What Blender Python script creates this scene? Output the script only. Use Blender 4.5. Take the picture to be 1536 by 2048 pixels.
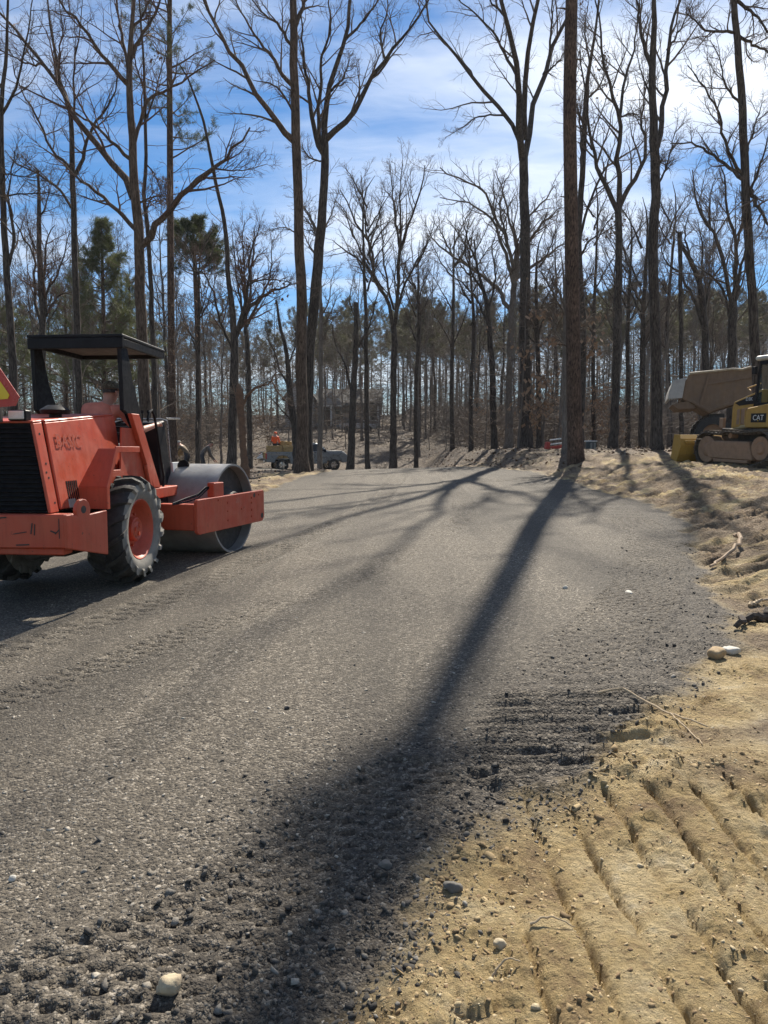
import bpy, bmesh, math, random
import numpy as np
from mathutils import Vector, Matrix, Euler

# ------------------------------------------------------------------ scene, camera, sky, sun
for o in list(bpy.data.objects):
    bpy.data.objects.remove(o)
SC = bpy.context.scene
COL = SC.collection
rad = math.radians
H = 1.6
FPX = 1420.0
PITCH = rad(5.0)
cam_d = bpy.data.cameras.new('camera')
cam_d.sensor_fit = 'VERTICAL'
cam_d.sensor_height = 36.0
cam_d.lens = FPX / 2048 * 36.0
cam_d.clip_start = 0.05
cam_d.clip_end = 3000
cam = bpy.data.objects.new('camera', cam_d)
cam.location = (0, 0, H)
cam.rotation_euler = (rad(90) - PITCH, 0, 0)
COL.objects.link(cam)
SC.camera = cam

SUN_AZ, SUN_EL = rad(15.7), rad(44.0)          # azimuth clockwise from +Y
sdir = Vector((math.sin(SUN_AZ) * math.cos(SUN_EL), math.cos(SUN_AZ) * math.cos(SUN_EL), math.sin(SUN_EL)))
sun_d = bpy.data.lights.new('sun', 'SUN')
sun_d.energy = 5.0
sun_d.angle = rad(0.55)
sun_d.color = (1.0, 0.92, 0.79)
sun = bpy.data.objects.new('sun', sun_d)
sun.rotation_euler = sdir.to_track_quat('Z', 'Y').to_euler()
COL.objects.link(sun)

W = bpy.data.worlds.new('World')
SC.world = W
W.use_nodes = True
nt = W.node_tree
nt.nodes.clear()


def nd(t, typ, **kw):
    n = t.nodes.new(typ)
    for k, v in kw.items():
        setattr(n, k, v)
    return n


def math_n(t, op, a, b=None, c=None, clamp=False):
    n = t.nodes.new('ShaderNodeMath')
    n.operation = op
    n.use_clamp = clamp
    for i, v in enumerate((a, b, c)):
        if v is None:
            continue
        if isinstance(v, (int, float)):
            n.inputs[i].default_value = v
        else:
            t.links.new(v, n.inputs[i])
    return n.outputs[0]


def ramp_n(t, fac, stops):
    n = t.nodes.new('ShaderNodeValToRGB')
    el = n.color_ramp.elements
    while len(el) < len(stops):
        el.new(0.5)
    for e, (p, c) in zip(el, stops):
        e.position = p
        e.color = c if len(c) == 4 else (*c, 1)
    t.links.new(fac, n.inputs[0])
    return n.outputs[0]


def mix_n(t, fac, a, b, blend='MIX'):
    n = t.nodes.new('ShaderNodeMix')
    n.data_type = 'RGBA'
    n.blend_type = blend
    if isinstance(fac, (int, float)):
        n.inputs[0].default_value = fac
    else:
        t.links.new(fac, n.inputs[0])
    for i, v in ((6, a), (7, b)):
        if isinstance(v, (tuple, list)):
            n.inputs[i].default_value = v if len(v) == 4 else (*v, 1)
        else:
            t.links.new(v, n.inputs[i])
    return n.outputs[2]


def map_n(t, v, a, b, c=0.0, d=1.0):
    n = t.nodes.new('ShaderNodeMapRange')
    n.interpolation_type = 'SMOOTHSTEP'
    t.links.new(v, n.inputs[0])
    for i, q in enumerate((a, b, c, d)):
        n.inputs[i + 1].default_value = q
    return n.outputs[0]


sky = nd(nt, 'ShaderNodeTexSky', sky_type='NISHITA')
sky.sun_disc = False
sky.sun_elevation = SUN_EL
sky.sun_rotation = SUN_AZ
sky.altitude = 120
sky.air_density = 1.0
sky.dust_density = 0.0
sky.ozone_density = 4.0
tc = nd(nt, 'ShaderNodeTexCoord')
sx = nd(nt, 'ShaderNodeSeparateXYZ')
nt.links.new(tc.outputs['Generated'], sx.inputs[0])
zz = math_n(nt, 'ADD', math_n(nt, 'MAXIMUM', sx.outputs[2], 0.0), 0.16)
cx = nd(nt, 'ShaderNodeCombineXYZ')
nt.links.new(math_n(nt, 'DIVIDE', sx.outputs[0], zz), cx.inputs[0])
nt.links.new(math_n(nt, 'DIVIDE', sx.outputs[1], zz), cx.inputs[1])
mp = nd(nt, 'ShaderNodeMapping')
mp.inputs['Location'].default_value = (3.1, 1.35, 0)
mp.inputs['Rotation'].default_value = (0, 0, rad(-24))
mp.inputs['Scale'].default_value = (0.55, 1.0, 1)
nt.links.new(cx.outputs[0], mp.inputs[0])
n1 = nd(nt, 'ShaderNodeTexNoise')
n1.inputs['Scale'].default_value = 1.15
n1.inputs['Detail'].default_value = 6
n1.inputs['Roughness'].default_value = 0.52
n1.inputs['Distortion'].default_value = 0.5
nt.links.new(mp.outputs[0], n1.inputs['Vector'])
mp2 = nd(nt, 'ShaderNodeMapping')
mp2.inputs['Rotation'].default_value = (0, 0, rad(-38))
mp2.inputs['Scale'].default_value = (0.7, 3.2, 1)
nt.links.new(cx.outputs[0], mp2.inputs[0])
n2 = nd(nt, 'ShaderNodeTexNoise')
n2.inputs['Scale'].default_value = 2.2
n2.inputs['Detail'].default_value = 7
n2.inputs['Roughness'].default_value = 0.6
n2.inputs['Distortion'].default_value = 0.7
nt.links.new(mp2.outputs[0], n2.inputs['Vector'])
dv = nd(nt, 'ShaderNodeVectorMath', operation='DOT_PRODUCT')
nt.links.new(tc.outputs['Generated'], dv.inputs[0])
dv.inputs[1].default_value = sdir
glow = map_n(nt, dv.outputs['Value'], 0.45, 1.0, 0.0, 1.0)
cl = math_n(nt, 'ADD', map_n(nt, math_n(nt, 'ADD', n1.outputs[0], math_n(nt, 'MULTIPLY', glow, .075)), 0.42, 0.76), math_n(nt, 'MULTIPLY', math_n(nt, 'SUBTRACT', n2.outputs[0], 0.5), 0.75), clamp=True)
cl = math_n(nt, 'MULTIPLY', cl, 0.80)
CLOUD_LO, CLOUD_HI = 11.0, 19.0
cb = math_n(nt, 'ADD', CLOUD_LO, math_n(nt, 'MULTIPLY', glow, CLOUD_HI - CLOUD_LO))
cc = nd(nt, 'ShaderNodeCombineXYZ')
nt.links.new(math_n(nt, 'MULTIPLY', cb, 0.97), cc.inputs[0])
nt.links.new(cb, cc.inputs[1])
nt.links.new(math_n(nt, 'MULTIPLY', cb, 1.04), cc.inputs[2])
skyc = nd(nt, 'ShaderNodeMix', data_type='RGBA')
nt.links.new(cl, skyc.inputs[0])
hs = nd(nt, 'ShaderNodeHueSaturation')
hs.inputs['Saturation'].default_value = 1.22
hs.inputs['Value'].default_value = 1.65
nt.links.new(sky.outputs[0], hs.inputs['Color'])
nt.links.new(hs.outputs[0], skyc.inputs[6])
nt.links.new(cc.outputs[0], skyc.inputs[7])
bg = nd(nt, 'ShaderNodeBackground')
bg.inputs['Strength'].default_value = 0.045
nt.links.new(skyc.outputs[2], bg.inputs[0])
ow = nd(nt, 'ShaderNodeOutputWorld')
nt.links.new(bg.outputs[0], ow.inputs[0])

SC.view_settings.view_transform = 'Standard'
SC.view_settings.look = 'None'
SC.view_settings.exposure = 0.68
SC.view_settings.gamma = 1.0
SC.view_settings.use_curve_mapping = False
SC.render.engine = 'CYCLES'
SC.cycles.max_bounces = 6
SC.cycles.diffuse_bounces = 3
SC.cycles.glossy_bounces = 3
SC.cycles.use_denoising = True

RNG = np.random.default_rng(7)
random.seed(7)


# ------------------------------------------------------------------ pixel <-> place helpers
def pray(u, v):
    b = -(v - 1024) / FPX
    return np.array([(u - 768) / FPX, math.cos(PITCH) + b * math.sin(PITCH), -math.sin(PITCH) + b * math.cos(PITCH)])


def at(u, v, y):
    d = pray(u, v)
    t = y / d[1]
    return np.array([d[0] * t, y, H + d[2] * t])


# ------------------------------------------------------------------ noise
def _hash(ix, iy, seed):
    ix = ix.astype(np.int64).astype(np.uint64)
    iy = iy.astype(np.int64).astype(np.uint64)
    h = ix * np.uint64(374761393) + iy * np.uint64(668265263) + np.uint64(seed * 974711 + 12345)
    h = (h ^ (h >> np.uint64(13))) * np.uint64(1274126177)
    h ^= h >> np.uint64(16)
    return (h & np.uint64(0xFFFFFF)).astype(np.float64) / 16777215.0


def perlin(x, y, seed=0):
    x0 = np.floor(x)
    y0 = np.floor(y)
    fx = x - x0
    fy = y - y0
    u = fx * fx * fx * (fx * (fx * 6 - 15) + 10)
    v = fy * fy * fy * (fy * (fy * 6 - 15) + 10)

    def g(i, j):
        a = _hash(x0 + i, y0 + j, seed) * 2 * math.pi
        return np.cos(a) * (fx - i) + np.sin(a) * (fy - j)
    n = (g(0, 0) * (1 - u) + g(1, 0) * u) * (1 - v) + (g(0, 1) * (1 - u) + g(1, 1) * u) * v
    return n * 1.5


def fbm(x, y, octv=3, seed=0, gain=0.5):
    s = 0
    a = 1.0
    for i in range(octv):
        s = s + a * perlin(x * 2 ** i + 17.3 * i, y * 2 ** i - 9.1 * i, seed + i)
        a *= gain
    return s


def billow(x, y, seed=0):
    return np.abs(perlin(x, y, seed)) * 2 - 0.45


def worley(x, y, seed=0):
    x0 = np.floor(x)
    y0 = np.floor(y)
    best = np.full(x.shape, 9.0)
    val = np.zeros(x.shape)
    for i in (-1, 0, 1):
        for j in (-1, 0, 1):
            cxx = x0 + i + _hash(x0 + i, y0 + j, seed)
            cyy = y0 + j + _hash(x0 + i, y0 + j, seed + 1)
            d = (cxx - x) ** 2 + (cyy - y) ** 2
            m = d < best
            best = np.where(m, d, best)
            val = np.where(m, _hash(x0 + i, y0 + j, seed + 2), val)
    return np.sqrt(best), val


def sstep(a, b, x):
    t = np.clip((x - a) / (b - a), 0, 1)
    return t * t * (3 - 2 * t)


# ------------------------------------------------------------------ terrain
_PY = [-60, 0, 8, 16, 22, 26, 29, 33, 38, 42, 46, 51, 57, 70, 90, 110, 130, 160, 200, 400, 2000]
_PZ = [-.4, 0, .24, .48, .66, .78, .82, .74, .5, .25, .1, .12, .85, 2.5, 4.3, 6.3, 8.0, 8.6, 6, -4, -6]
_RY = [-60, 0, 4, 8, 12, 18, 22, 26, 32, 45, 60, 80, 110, 130, 160, 200, 400, 2000]
_RZ = [.0, .06, .25, .50, .75, 1.16, 1.38, 1.56, 1.65, 1.6, 2.0, 3.9, 7.6, 9.6, 10.6, 8, -4, -6]
_ty = np.linspace(-60, 420, 4801)


def _sm(a, n=41):
    p = np.pad(a, n, mode='edge')
    k = np.hanning(2 * n + 1)
    return np.convolve(p, k / k.sum(), 'valid')


_tp = _sm(np.interp(_ty, _PY, _PZ))
_tr = _sm(np.interp(_ty, _RY, _RZ))
_EY = [-60, 1.5, 2.3, 3.0, 3.9, 4.7, 5.7, 8, 11.3, 14.4, 20.4, 26, 30, 40, 2000]
_EX = [-.6, -.25, .25, .75, 1.6, 2.3, 2.85, 3.6, 4.8, 5.1, 5.2, 4.6, 4.0, 2.5, 2.5]
ROAD = [(-1.0, -8), (-.6, .3), (-.27, 1.55), (-.07, 1.8), (.03, 2.02), (.23, 2.32), (.43, 2.64), (.75, 3.0), (1.05, 3.32), (1.26, 3.54), (1.59, 3.91), (2.0, 4.45), (2.29, 4.73), (2.61, 5.17),
        (2.85, 5.7), (3.11, 6.58), (3.61, 8.02), (4.14, 9.38), (4.82, 11.31), (5.02, 12.64), (5.1, 14.41), (5.03, 16.52), (5.2, 20.39), (5.0, 24.34), (4.57, 25.8), (3.9, 29), (2.6, 36), (0, 43), (-4, 47.5),
        (-9, 48.5), (-9, 44), (-5, 42), (-3.2, 37), (-2.4, 32), (-2.18, 28.71), (-2.97, 25.09), (-3.13, 21.37), (-3.24, 18.88), (-3.6, 15), (-5.2, 12.5), (-8, 10.5), (-10, 7), (-10, -8)]
TRACKS = [  # points, width, pitch, depth
    ([(-3.9, 3.4), (-2.88, 5.21), (-2.55, 5.84), (-2.14, 6.83), (-1.41, 9.57), (-.7, 12.6), (-.09, 15.95), (.76, 25.57)], .46, .20, .026),
    ([(-3.4, 2.6), (-2.18, 4.52), (-1.42, 5.86), (-.36, 7.51), (.35, 9.2), (1.03, 10.97), (1.5, 13), (1.76, 15.4), (2.09, 26.59)], .40, .13, .018),
    ([(1.25, 4.7), (2.0, 5.8), (2.7, 7.1), (3.24, 8.41), (3.75, 9.9), (4.0, 11.49), (4.3, 13.5), (4.5, 16)], .7, .12, .018),
    ([(-1.6, 1.55), (-1.08, 1.86), (-.71, 2.03), (-.53, 2.25), (-.25, 2.61), (.1, 3.1)], .50, .105, .018),
    ([(-1.4, 20.0), (-.9, 24), (-.5, 28.2)], .4, .2, .02),
    ([(3.4, 21.2), (2.0, 20.2), (4.6, 20.6)], .3, .2, .03),
]


def seg_sd(x, y, poly):
    best = np.full(x.shape, 1e9)
    inside = np.zeros(x.shape, bool)
    n = len(poly)
    for i in range(n):
        ax, ay = poly[i]
        bx, by = poly[(i + 1) % n]
        dx, dy = bx - ax, by - ay
        t = np.clip(((x - ax) * dx + (y - ay) * dy) / (dx * dx + dy * dy), 0, 1)
        d = (x - ax - t * dx) ** 2 + (y - ay - t * dy) ** 2
        best = np.minimum(best, d)
        c = ((ay > y) != (by > y))
        xi = (bx - ax) * (y - ay) / (by - ay if by != ay else 1e-9) + ax
        inside ^= c & (x < xi)
    d = np.sqrt(best)
    return np.where(inside, d, -d)


def base_z(x, y):
    x = np.asarray(x, float)
    y = np.asarray(y, float)
    zr = np.interp(y, _ty, _tp) + .03 * np.clip(x, -6, 6) * np.clip((45 - y) / 15, 0, 1)
    e = np.interp(y, _EY, _EX)
    w = np.clip(.8 + y * .12, .9, 3.2)
    b = sstep(e - .1, e + w, x)
    z = zr * (1 - b) + np.interp(y, _ty, _tr) * b
    # left of the road the ground stays a little higher past the crest
    lf = sstep(-4.5, -8, x) * sstep(26, 33, y) * sstep(62, 46, y)
    z = z + lf * np.maximum(0, .42 - z) * .9
    return z


def gz(x, y):
    return float(base_z(np.array([x]), np.array([y]))[0])


def terrain(x, y):
    """full height and soil weights (gravel, loose rim, dark soil, leaf litter)"""
    x = np.asarray(x, float)
    y = np.asarray(y, float)
    z = base_z(x, y)
    dr = np.hypot(x, y)
    near = sstep(26, 12, dr)

    def oc(lam):      # relief finer than the grid can carry fades out
        return sstep(lam * 105, lam * 55, dr)
    d = seg_sd(x, y, ROAD)
    d = d + perlin(x / .55, y / .55, 3) * .16 + perlin(x / .13, y / .13, 5) * .05
    grav = sstep(-.13, .10, d)
    rim = sstep(1.25, .2, d + perlin(x / .7, y / .7, 9) * .35) * grav * sstep(-4, 0.0, x)
    leaf = np.clip(sstep(29, 35, y + perlin(x / 2.5, y / 2.5, 11) * 3) + sstep(-3.4, -5.2, x + perlin(x / 1.5, y / 1.5, 12)) * sstep(11, 15, y), 0, 1) * (1 - grav)
    leaf = np.maximum(leaf, .75 * sstep(21.5, 26, y + perlin(x / 1.1, y / 1.1, 14) * 2.5) * sstep(3.5, 5, x) * (1 - grav))
    leaf = np.maximum(leaf, sstep(46, 50, np.hypot(x, y)) * (1 - grav))
    dark = sstep(-.05, .42, fbm(x / 1.9, y / 1.3, 3, 21) + .5 * sstep(3.6, 5.2, x) * sstep(4.6, 5.6, y) * sstep(15, 9, y) - .35 * sstep(5.0, 3.6, y))
    _xs = x * .975 + y * .22
    _ys = -x * .22 + y * .975
    dark = np.maximum(dark, sstep(5, 8, y) * sstep(-.30, .18, perlin(_xs / 1.3, _ys / .30, 22) + .5 * perlin(_xs / .4, _ys / .13, 23)))
    dark = dark * (1 - grav)
    # --- relief
    z = z + grav * (.010 * fbm(x / .9, y / .9, 2, 31) + near * (.0035 * oc(.035) * perlin(x / .035, y / .035, 33) + .0045 * oc(.06) * billow(x / .06, y / .06, 34)))
    inB = sstep(3.02, 3.12, y) * sstep(4.3, 4.05, y) * sstep(.38, .55, x - .25 * (y - 3.5)) * sstep(1.62, 1.35, x - .25 * (y - 3.5))
    zs = z.copy()
    lr = rim * near * (1 - .75 * inB)
    z = z + lr * (.014 * perlin(x / .17, y / .17, 41) - .010 * oc(.09) * billow(x / .09, y / .09, 42) + .006 * oc(.04) * perlin(x / .04, y / .04, 43))
    cl_ = (1 - grav)
    wx, wd = worley(x / .12 + .3 * perlin(x / .1, y / .1, 50), y / .12 + .3 * perlin(x / .1, y / .1, 51), 52)
    w2, d2 = worley(x / .055 + .35 * perlin(x / .05, y / .05, 54), y / .055 + .35 * perlin(x / .05, y / .05, 55), 56)
    lumps = sstep(-.25, .35, perlin(x / .45, y / .38, 57)) * .85 + .15
    dome1 = np.sqrt(np.clip(1 - (wx / .62) ** 2, 0, 1)) * (.2 + wd)
    dome2 = np.sqrt(np.clip(1 - (w2 / .62) ** 2, 0, 1)) * (.2 + d2)
    clod = lumps * (.024 * oc(.12) * dome1 * (wd > .62) + .015 * oc(.06) * dome2) - .008 * near
    inA0 = sstep(2.98, 2.86, y) * sstep(.42, .6, x + .12 * (2.9 - y)) * sstep(4.2, 3.4, x)
    rough = 1 - .65 * inA0
    z = z + cl_ * (.045 * fbm(x / 1.1, y / .9, 2, 61) + rough * near * (.018 * perlin(x / .34, y / .34, 62) - .006 * oc(.12) * billow(x / .14, y / .14, 63)) + near * (-.004 * oc(.05) * billow(x / .06, y / .06, 64)
                   + clod))
    # streaky graded bank beyond
    bank = cl_ * sstep(5.5, 8, y) * (1 - leaf)
    xs = x * math.cos(.22) + y * math.sin(.22)
    ys = -x * math.sin(.22) + y * math.cos(.22)
    z = z + bank * (-.080 * billow(xs / 1.6, ys / .42, 71) - .065 * billow(xs / .6, ys / .22, 72) + .04 * perlin(xs / .25, ys / .12, 73))
    z = z + leaf * (.06 * fbm(x / 1.4, y / 1.4, 2, 81) + .03 * perlin(x / .4, y / .4, 83))
    # --- dozer grouser prints: long furrows in the near clay
    px = x + .006 * perlin(x / .35, y / .35, 91) + .007 * perlin(x / .06, y / .06, 99)
    inA = inA0 * (1 - grav)
    ph = (px / .172) % 1.0
    sd_ = (ph - .5)
    groove = np.where(sd_ < 0, np.exp(-(sd_ / .035) ** 2), np.exp(-(sd_ / .10) ** 2)) * np.clip(.70 + .95 * perlin(x / .2, y / .30, 92), .1, 1.2)
    dome = .007 * (1 - ((ph + .5) % 1.0 * 2 - 1) ** 2)
    z = z + inA * (-.052 * groove + dome + .008 * perlin((px / .172 - ph) * 3.7, y * 2.1, 98))
    berm = np.exp(-((y - 3.03 + .05 * perlin(x / .3, 0 * y, 93)) / .085) ** 2) * sstep(.4, .6, x) * sstep(1.75, 1.35, x)
    z = z + berm * (.030 - .022 * billow(x / .11, y / .11, 94) + .015 * dome1)
    # --- corrugation pressed across the loose edge
    q = ((y + .03 * x + .015 * perlin(x / .25, y / .25, 95)) / .118) % 1.0
    z = z + inB * (.050 * (np.abs(q - .5) * 2) ** 1.2 - .016) * (.8 + .5 * perlin(x / .3, y / .2, 96))
    inC = sstep(4.9, 5.1, y) * sstep(6.9, 6.5, y) * sstep(3.0, 3.3, x) * sstep(5.4, 5.0, x) * (1 - grav)
    q = ((y - .35 * x + .02 * perlin(x / .3, y / .3, 97)) / .17) % 1.0
    z = z + inC * .035 * (np.abs(q - .5) * 2)
    # --- tyre tracks on the stone
    trk = np.zeros(x.shape)
    for k, (pts, w, pitch, dep) in enumerate(TRACKS):
        bx0, by0 = np.min(pts, 0) - w
        bx1, by1 = np.max(pts, 0) + w
        m = np.nonzero((x > bx0) & (x < bx1) & (y > by0) & (y < by1))[0]
        if len(m) == 0:
            continue
        xx, yy = x[m], y[m]
        bd = np.full(xx.shape, 1e9)
        bs = np.zeros(xx.shape)
        acc = 0
        for (ax, ay), (bx, by) in zip(pts[:-1], pts[1:]):
            dx, dy = bx - ax, by - ay
            L = math.hypot(dx, dy)
            t = np.clip(((xx - ax) * dx + (yy - ay) * dy) / (L * L), 0, 1)
            ex, ey = xx - ax - t * dx, yy - ay - t * dy
            dd = np.hypot(ex, ey)
            sg = np.sign(dx * ey - dy * ex)
            mm = dd < np.abs(bd)
            bd = np.where(mm, dd * np.where(sg == 0, 1, sg), bd)
            bs = np.where(mm, acc + t * L, bs)
            acc += L
        a = np.abs(bd)
        inside = sstep(w / 2, w / 2 - .04, a)
        ph = (bs / pitch + a / w * .9 + (bd > 0) * .5) % 1.0
        if k == 99:
            lug = 1 - sstep(.0, .10, ph) * sstep(.55, .42, ph)
        else:
            nc = 3
            cw_ = pitch * .95
            xq = xx + .15 * yy + .012 * perlin(xx / .3, yy / .3, 119)
            ci = np.floor(xq / cw_)
            cph = (xq / cw_) % 1.0
            ph = ((yy - .10 * xx) / (pitch * .85) + .5 * (ci % 2) + .07 * perlin(xx / .2, yy / .2, 120)) % 1.0
            lug = np.exp(-((ph - .5) / .12) ** 2) * sstep(.0, .14, cph) * sstep(1.0, .86, cph)
        fade = .75 + .7 * perlin(xx / 1.5, yy / 1.5, 101 + k)
        fade = np.clip(fade, .25, 1.15)
        rows = 1.0 - .6 * np.exp(-((a - w * .25) / .02) ** 2)
        dz = inside * fade * dep * (.35 - lug * 1.7)
        z[m] += (zs[m] - z[m]) * inside * np.clip(fade, 0, 1) * .8 * grav[m]
        edge = np.exp(-((a - w / 2) / .035) ** 2) * dep * 1.0 * fade
        z[m] += (dz + edge) * (grav[m] * .9 + .1)
        trk[m] = np.maximum(trk[m], inside * fade)
    # faint drum edges
    for off in (-1.5, .15, 1.9):
        ln = np.exp(-((x - off - .075 * y + .1 * perlin(x * 0, y / 3, 111)) / .03) ** 2) * grav
        z = z + ln * .006
    return z, np.stack([grav, rim, dark, leaf], 1), d, trk


# ------------------------------------------------------------------ mesh helpers
def mesh_np(name, verts, faces, smooth=False, mat_idx=None):
    """faces: (n,3) or (n,4) arrays, or a list of such"""
    me = bpy.data.meshes.new(name)
    if not isinstance(faces, list):
        faces = [faces]
    faces = [f for f in faces if len(f)]
    me.vertices.add(len(verts))
    me.vertices.foreach_set('co', np.ascontiguousarray(verts, np.float32).ravel())
    nl = sum(f.size for f in faces)
    npol = sum(len(f) for f in faces)
    me.loops.add(nl)
    me.polygons.add(npol)
    me.loops.foreach_set('vertex_index', np.concatenate([f.ravel() for f in faces]).astype(np.int32))
    tot = np.concatenate([np.full(len(f), f.shape[1], np.int32) for f in faces])
    st = np.concatenate([[0], np.cumsum(tot)[:-1]]).astype(np.int32)
    me.polygons.foreach_set('loop_start', st)
    me.polygons.foreach_set('loop_total', tot)
    if smooth:
        me.polygons.foreach_set('use_smooth', np.ones(npol, bool))
    if mat_idx is not None:
        me.polygons.foreach_set('material_index', np.asarray(mat_idx, np.int32))
    me.update(calc_edges=True)
    return me


def link(name, me, mat=None, parent=None):
    o = bpy.data.objects.new(name, me)
    COL.objects.link(o)
    if mat is not None and me is not None and len(me.materials) == 0:
        for m in (mat if isinstance(mat, (list, tuple)) else [mat]):
            me.materials.append(m)
    if parent is not None:
        o.parent = parent
    return o


def tag(o, label, cat, group=None):
    o['label'] = label
    o['category'] = cat
    if group:
        o['group'] = group
    return o


def thing(name, label, cat, loc=(0, 0, 0), rz=0.0, group=None, rx=0.0):
    o = bpy.data.objects.new(name, None)
    o.empty_display_size = .1
    COL.objects.link(o)
    o.location = loc
    o.rotation_euler = (rx, 0, rz)
    return tag(o, label, cat, group)


def kind(o, k):
    o['kind'] = k
    return o


class B:
    """small builder of solid shapes in one bmesh"""

    def __init__(s):
        s.bm = bmesh.new()

    def _add(s, vs, fs, M=None):
        bv = [s.bm.verts.new(M @ Vector(v) if M is not None else Vector(v)) for v in vs]
        for f in fs:
            try:
                s.bm.faces.new([bv[i] for i in f])
            except ValueError:
                pass
        return s

    def hexa(s, c, M=None):
        return s._add(c, [(0, 3, 2, 1), (4, 5, 6, 7), (0, 1, 5, 4), (1, 2, 6, 5), (2, 3, 7, 6), (3, 0, 4, 7)], M)

    def box(s, c, sz, rot=(0, 0, 0), M=None):
        R = Matrix.Translation(Vector(c)) @ Euler(rot).to_matrix().to_4x4()
        if M is not None:
            R = M @ R
        x, y, z = sz[0] / 2, sz[1] / 2, sz[2] / 2
        return s.hexa([(-x, -y, -z), (x, -y, -z), (x, y, -z), (-x, y, -z), (-x, -y, z), (x, -y, z), (x, y, z), (-x, y, z)], R)

    def bb(s, x0, x1, y0, y1, z0, z1, M=None):
        return s.box(((x0 + x1) / 2, (y0 + y1) / 2, (z0 + z1) / 2), (x1 - x0, y1 - y0, z1 - z0), M=M)

    def prism(s, pts, a0, a1, axis='x', M=None):
        n = len(pts)

        def p3(p, a):
            return {'x': (a, p[0], p[1]), 'y': (p[0], a, p[1]), 'z': (p[0], p[1], a)}[axis]
        vs = [p3(p, a0) for p in pts] + [p3(p, a1) for p in pts]
        fs = [tuple(range(n))[::-1], tuple(range(n, 2 * n))] + [(i, (i + 1) % n, n + (i + 1) % n, n + i) for i in range(n)]
        return s._add(vs, fs, M)

    def loft(s, rings, M=None, cap=True):
        n = len(rings[0])
        vs = [p for r in rings for p in r]
        fs = []
        for k in range(len(rings) - 1):
            for i in range(n):
                fs.append((k * n + i, k * n + (i + 1) % n, (k + 1) * n + (i + 1) % n, (k + 1) * n + i))
        if cap:
            fs.append(tuple(range(n))[::-1])
            fs.append(tuple(range((len(rings) - 1) * n, len(rings) * n)))
        return s._add(vs, fs, M)

    def cyl(s, p0, p1, r, r1=None, seg=16, M=None, cap=True):
        p0, p1 = Vector(p0), Vector(p1)
        r1 = r if r1 is None else r1
        d = (p1 - p0).normalized()
        a = d.orthogonal().normalized()
        b = d.cross(a)
        rings = [[p + (a * math.cos(2 * math.pi * i / seg) + b * math.sin(2 * math.pi * i / seg)) * q for i in range(seg)] for p, q in ((p0, r), (p1, r1))]
        return s.loft(rings, M, cap)

    def tube(s, pts, r, seg=8, M=None):
        P = [Vector(p) for p in pts]
        rs = r if isinstance(r, (list, tuple)) else [r] * len(P)
        rings = []
        ref = None
        for i, p in enumerate(P):
            t = (P[min(i + 1, len(P) - 1)] - P[max(i - 1, 0)]).normalized()
            if ref is None:
                ref = t.orthogonal().normalized()
            ref = (ref - t * ref.dot(t)).normalized()
            b = t.cross(ref)
            rings.append([p + (ref * math.cos(2 * math.pi * k / seg) + b * math.sin(2 * math.pi * k / seg)) * rs[i] for k in range(seg)])
        return s.loft(rings, M)

    def lathe(s, prof, origin=(0, 0, 0), seg=32, M=None, closed=False):
        """prof of (x along the axle, radius); revolves round local X"""
        ox, oy, oz = origin
        n = len(prof)
        vs = []
        for i in range(seg):
            a = 2 * math.pi * i / seg
            for (px, r) in prof:
                vs.append((ox + px, oy + r * math.cos(a), oz + r * math.sin(a)))
        fs = []
        for i in range(seg):
            j = (i + 1) % seg
            for k in range(n if closed else n - 1):
                k2 = (k + 1) % n
                fs.append((i * n + k, i * n + k2, j * n + k2, j * n + k))
        return s._add(vs, fs, M)

    def obj(s, name, mat, parent=None, bevel=0.0, smooth=False, seg=1, M=None):
        if M is not None:
            s.bm.transform(M)
        bmesh.ops.recalc_face_normals(s.bm, faces=s.bm.faces[:])
        me = bpy.data.meshes.new(name)
        s.bm.to_mesh(me)
        s.bm.free()
        if smooth:
            me.polygons.foreach_set('use_smooth', [True] * len(me.polygons))
            try:
                me.set_sharp_from_angle(angle=rad(40))
            except Exception:
                pass
        o = link(name, me, mat, parent)
        if bevel:
            b = o.modifiers.new('bevel', 'BEVEL')
            b.width = bevel
            b.segments = seg
            b.limit_method = 'ANGLE'
            b.angle_limit = rad(35)
        return o


def text_obj(name, txt, size, mat, parent, M, depth=.004):
    cu = bpy.data.curves.new(name, 'FONT')
    cu.body = txt
    cu.size = size
    cu.extrude = depth
    cu.align_x = 'CENTER'
    cu.align_y = 'CENTER'
    cu.resolution_u = 3
    tmp = bpy.data.objects.new('tmp', cu)
    COL.objects.link(tmp)
    dg = bpy.context.evaluated_depsgraph_get()
    me = bpy.data.meshes.new_from_object(tmp.evaluated_get(dg))
    bpy.data.objects.remove(tmp)
    me.transform(M)
    me.materials.clear()
    o = link(name, me, mat, parent)
    return o


# ------------------------------------------------------------------ materials
def new_mat(name):
    m = bpy.data.materials.new(name)
    m.use_nodes = True
    t = m.node_tree
    t.nodes.clear()
    p = nd(t, 'ShaderNodeBsdfPrincipled')
    o = nd(t, 'ShaderNodeOutputMaterial')
    t.links.new(p.outputs[0], o.inputs[0])
    return m, t, p


def noise(t, vec, scale, detail=4, rough=.55, dist=0.0):
    n = nd(t, 'ShaderNodeTexNoise')
    n.inputs['Scale'].default_value = scale
    n.inputs['Detail'].default_value = detail
    n.inputs['Roughness'].default_value = rough
    n.inputs['Distortion'].default_value = dist
    if vec is not None:
        t.links.new(vec, n.inputs['Vector'])
    return n.outputs[0]


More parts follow.
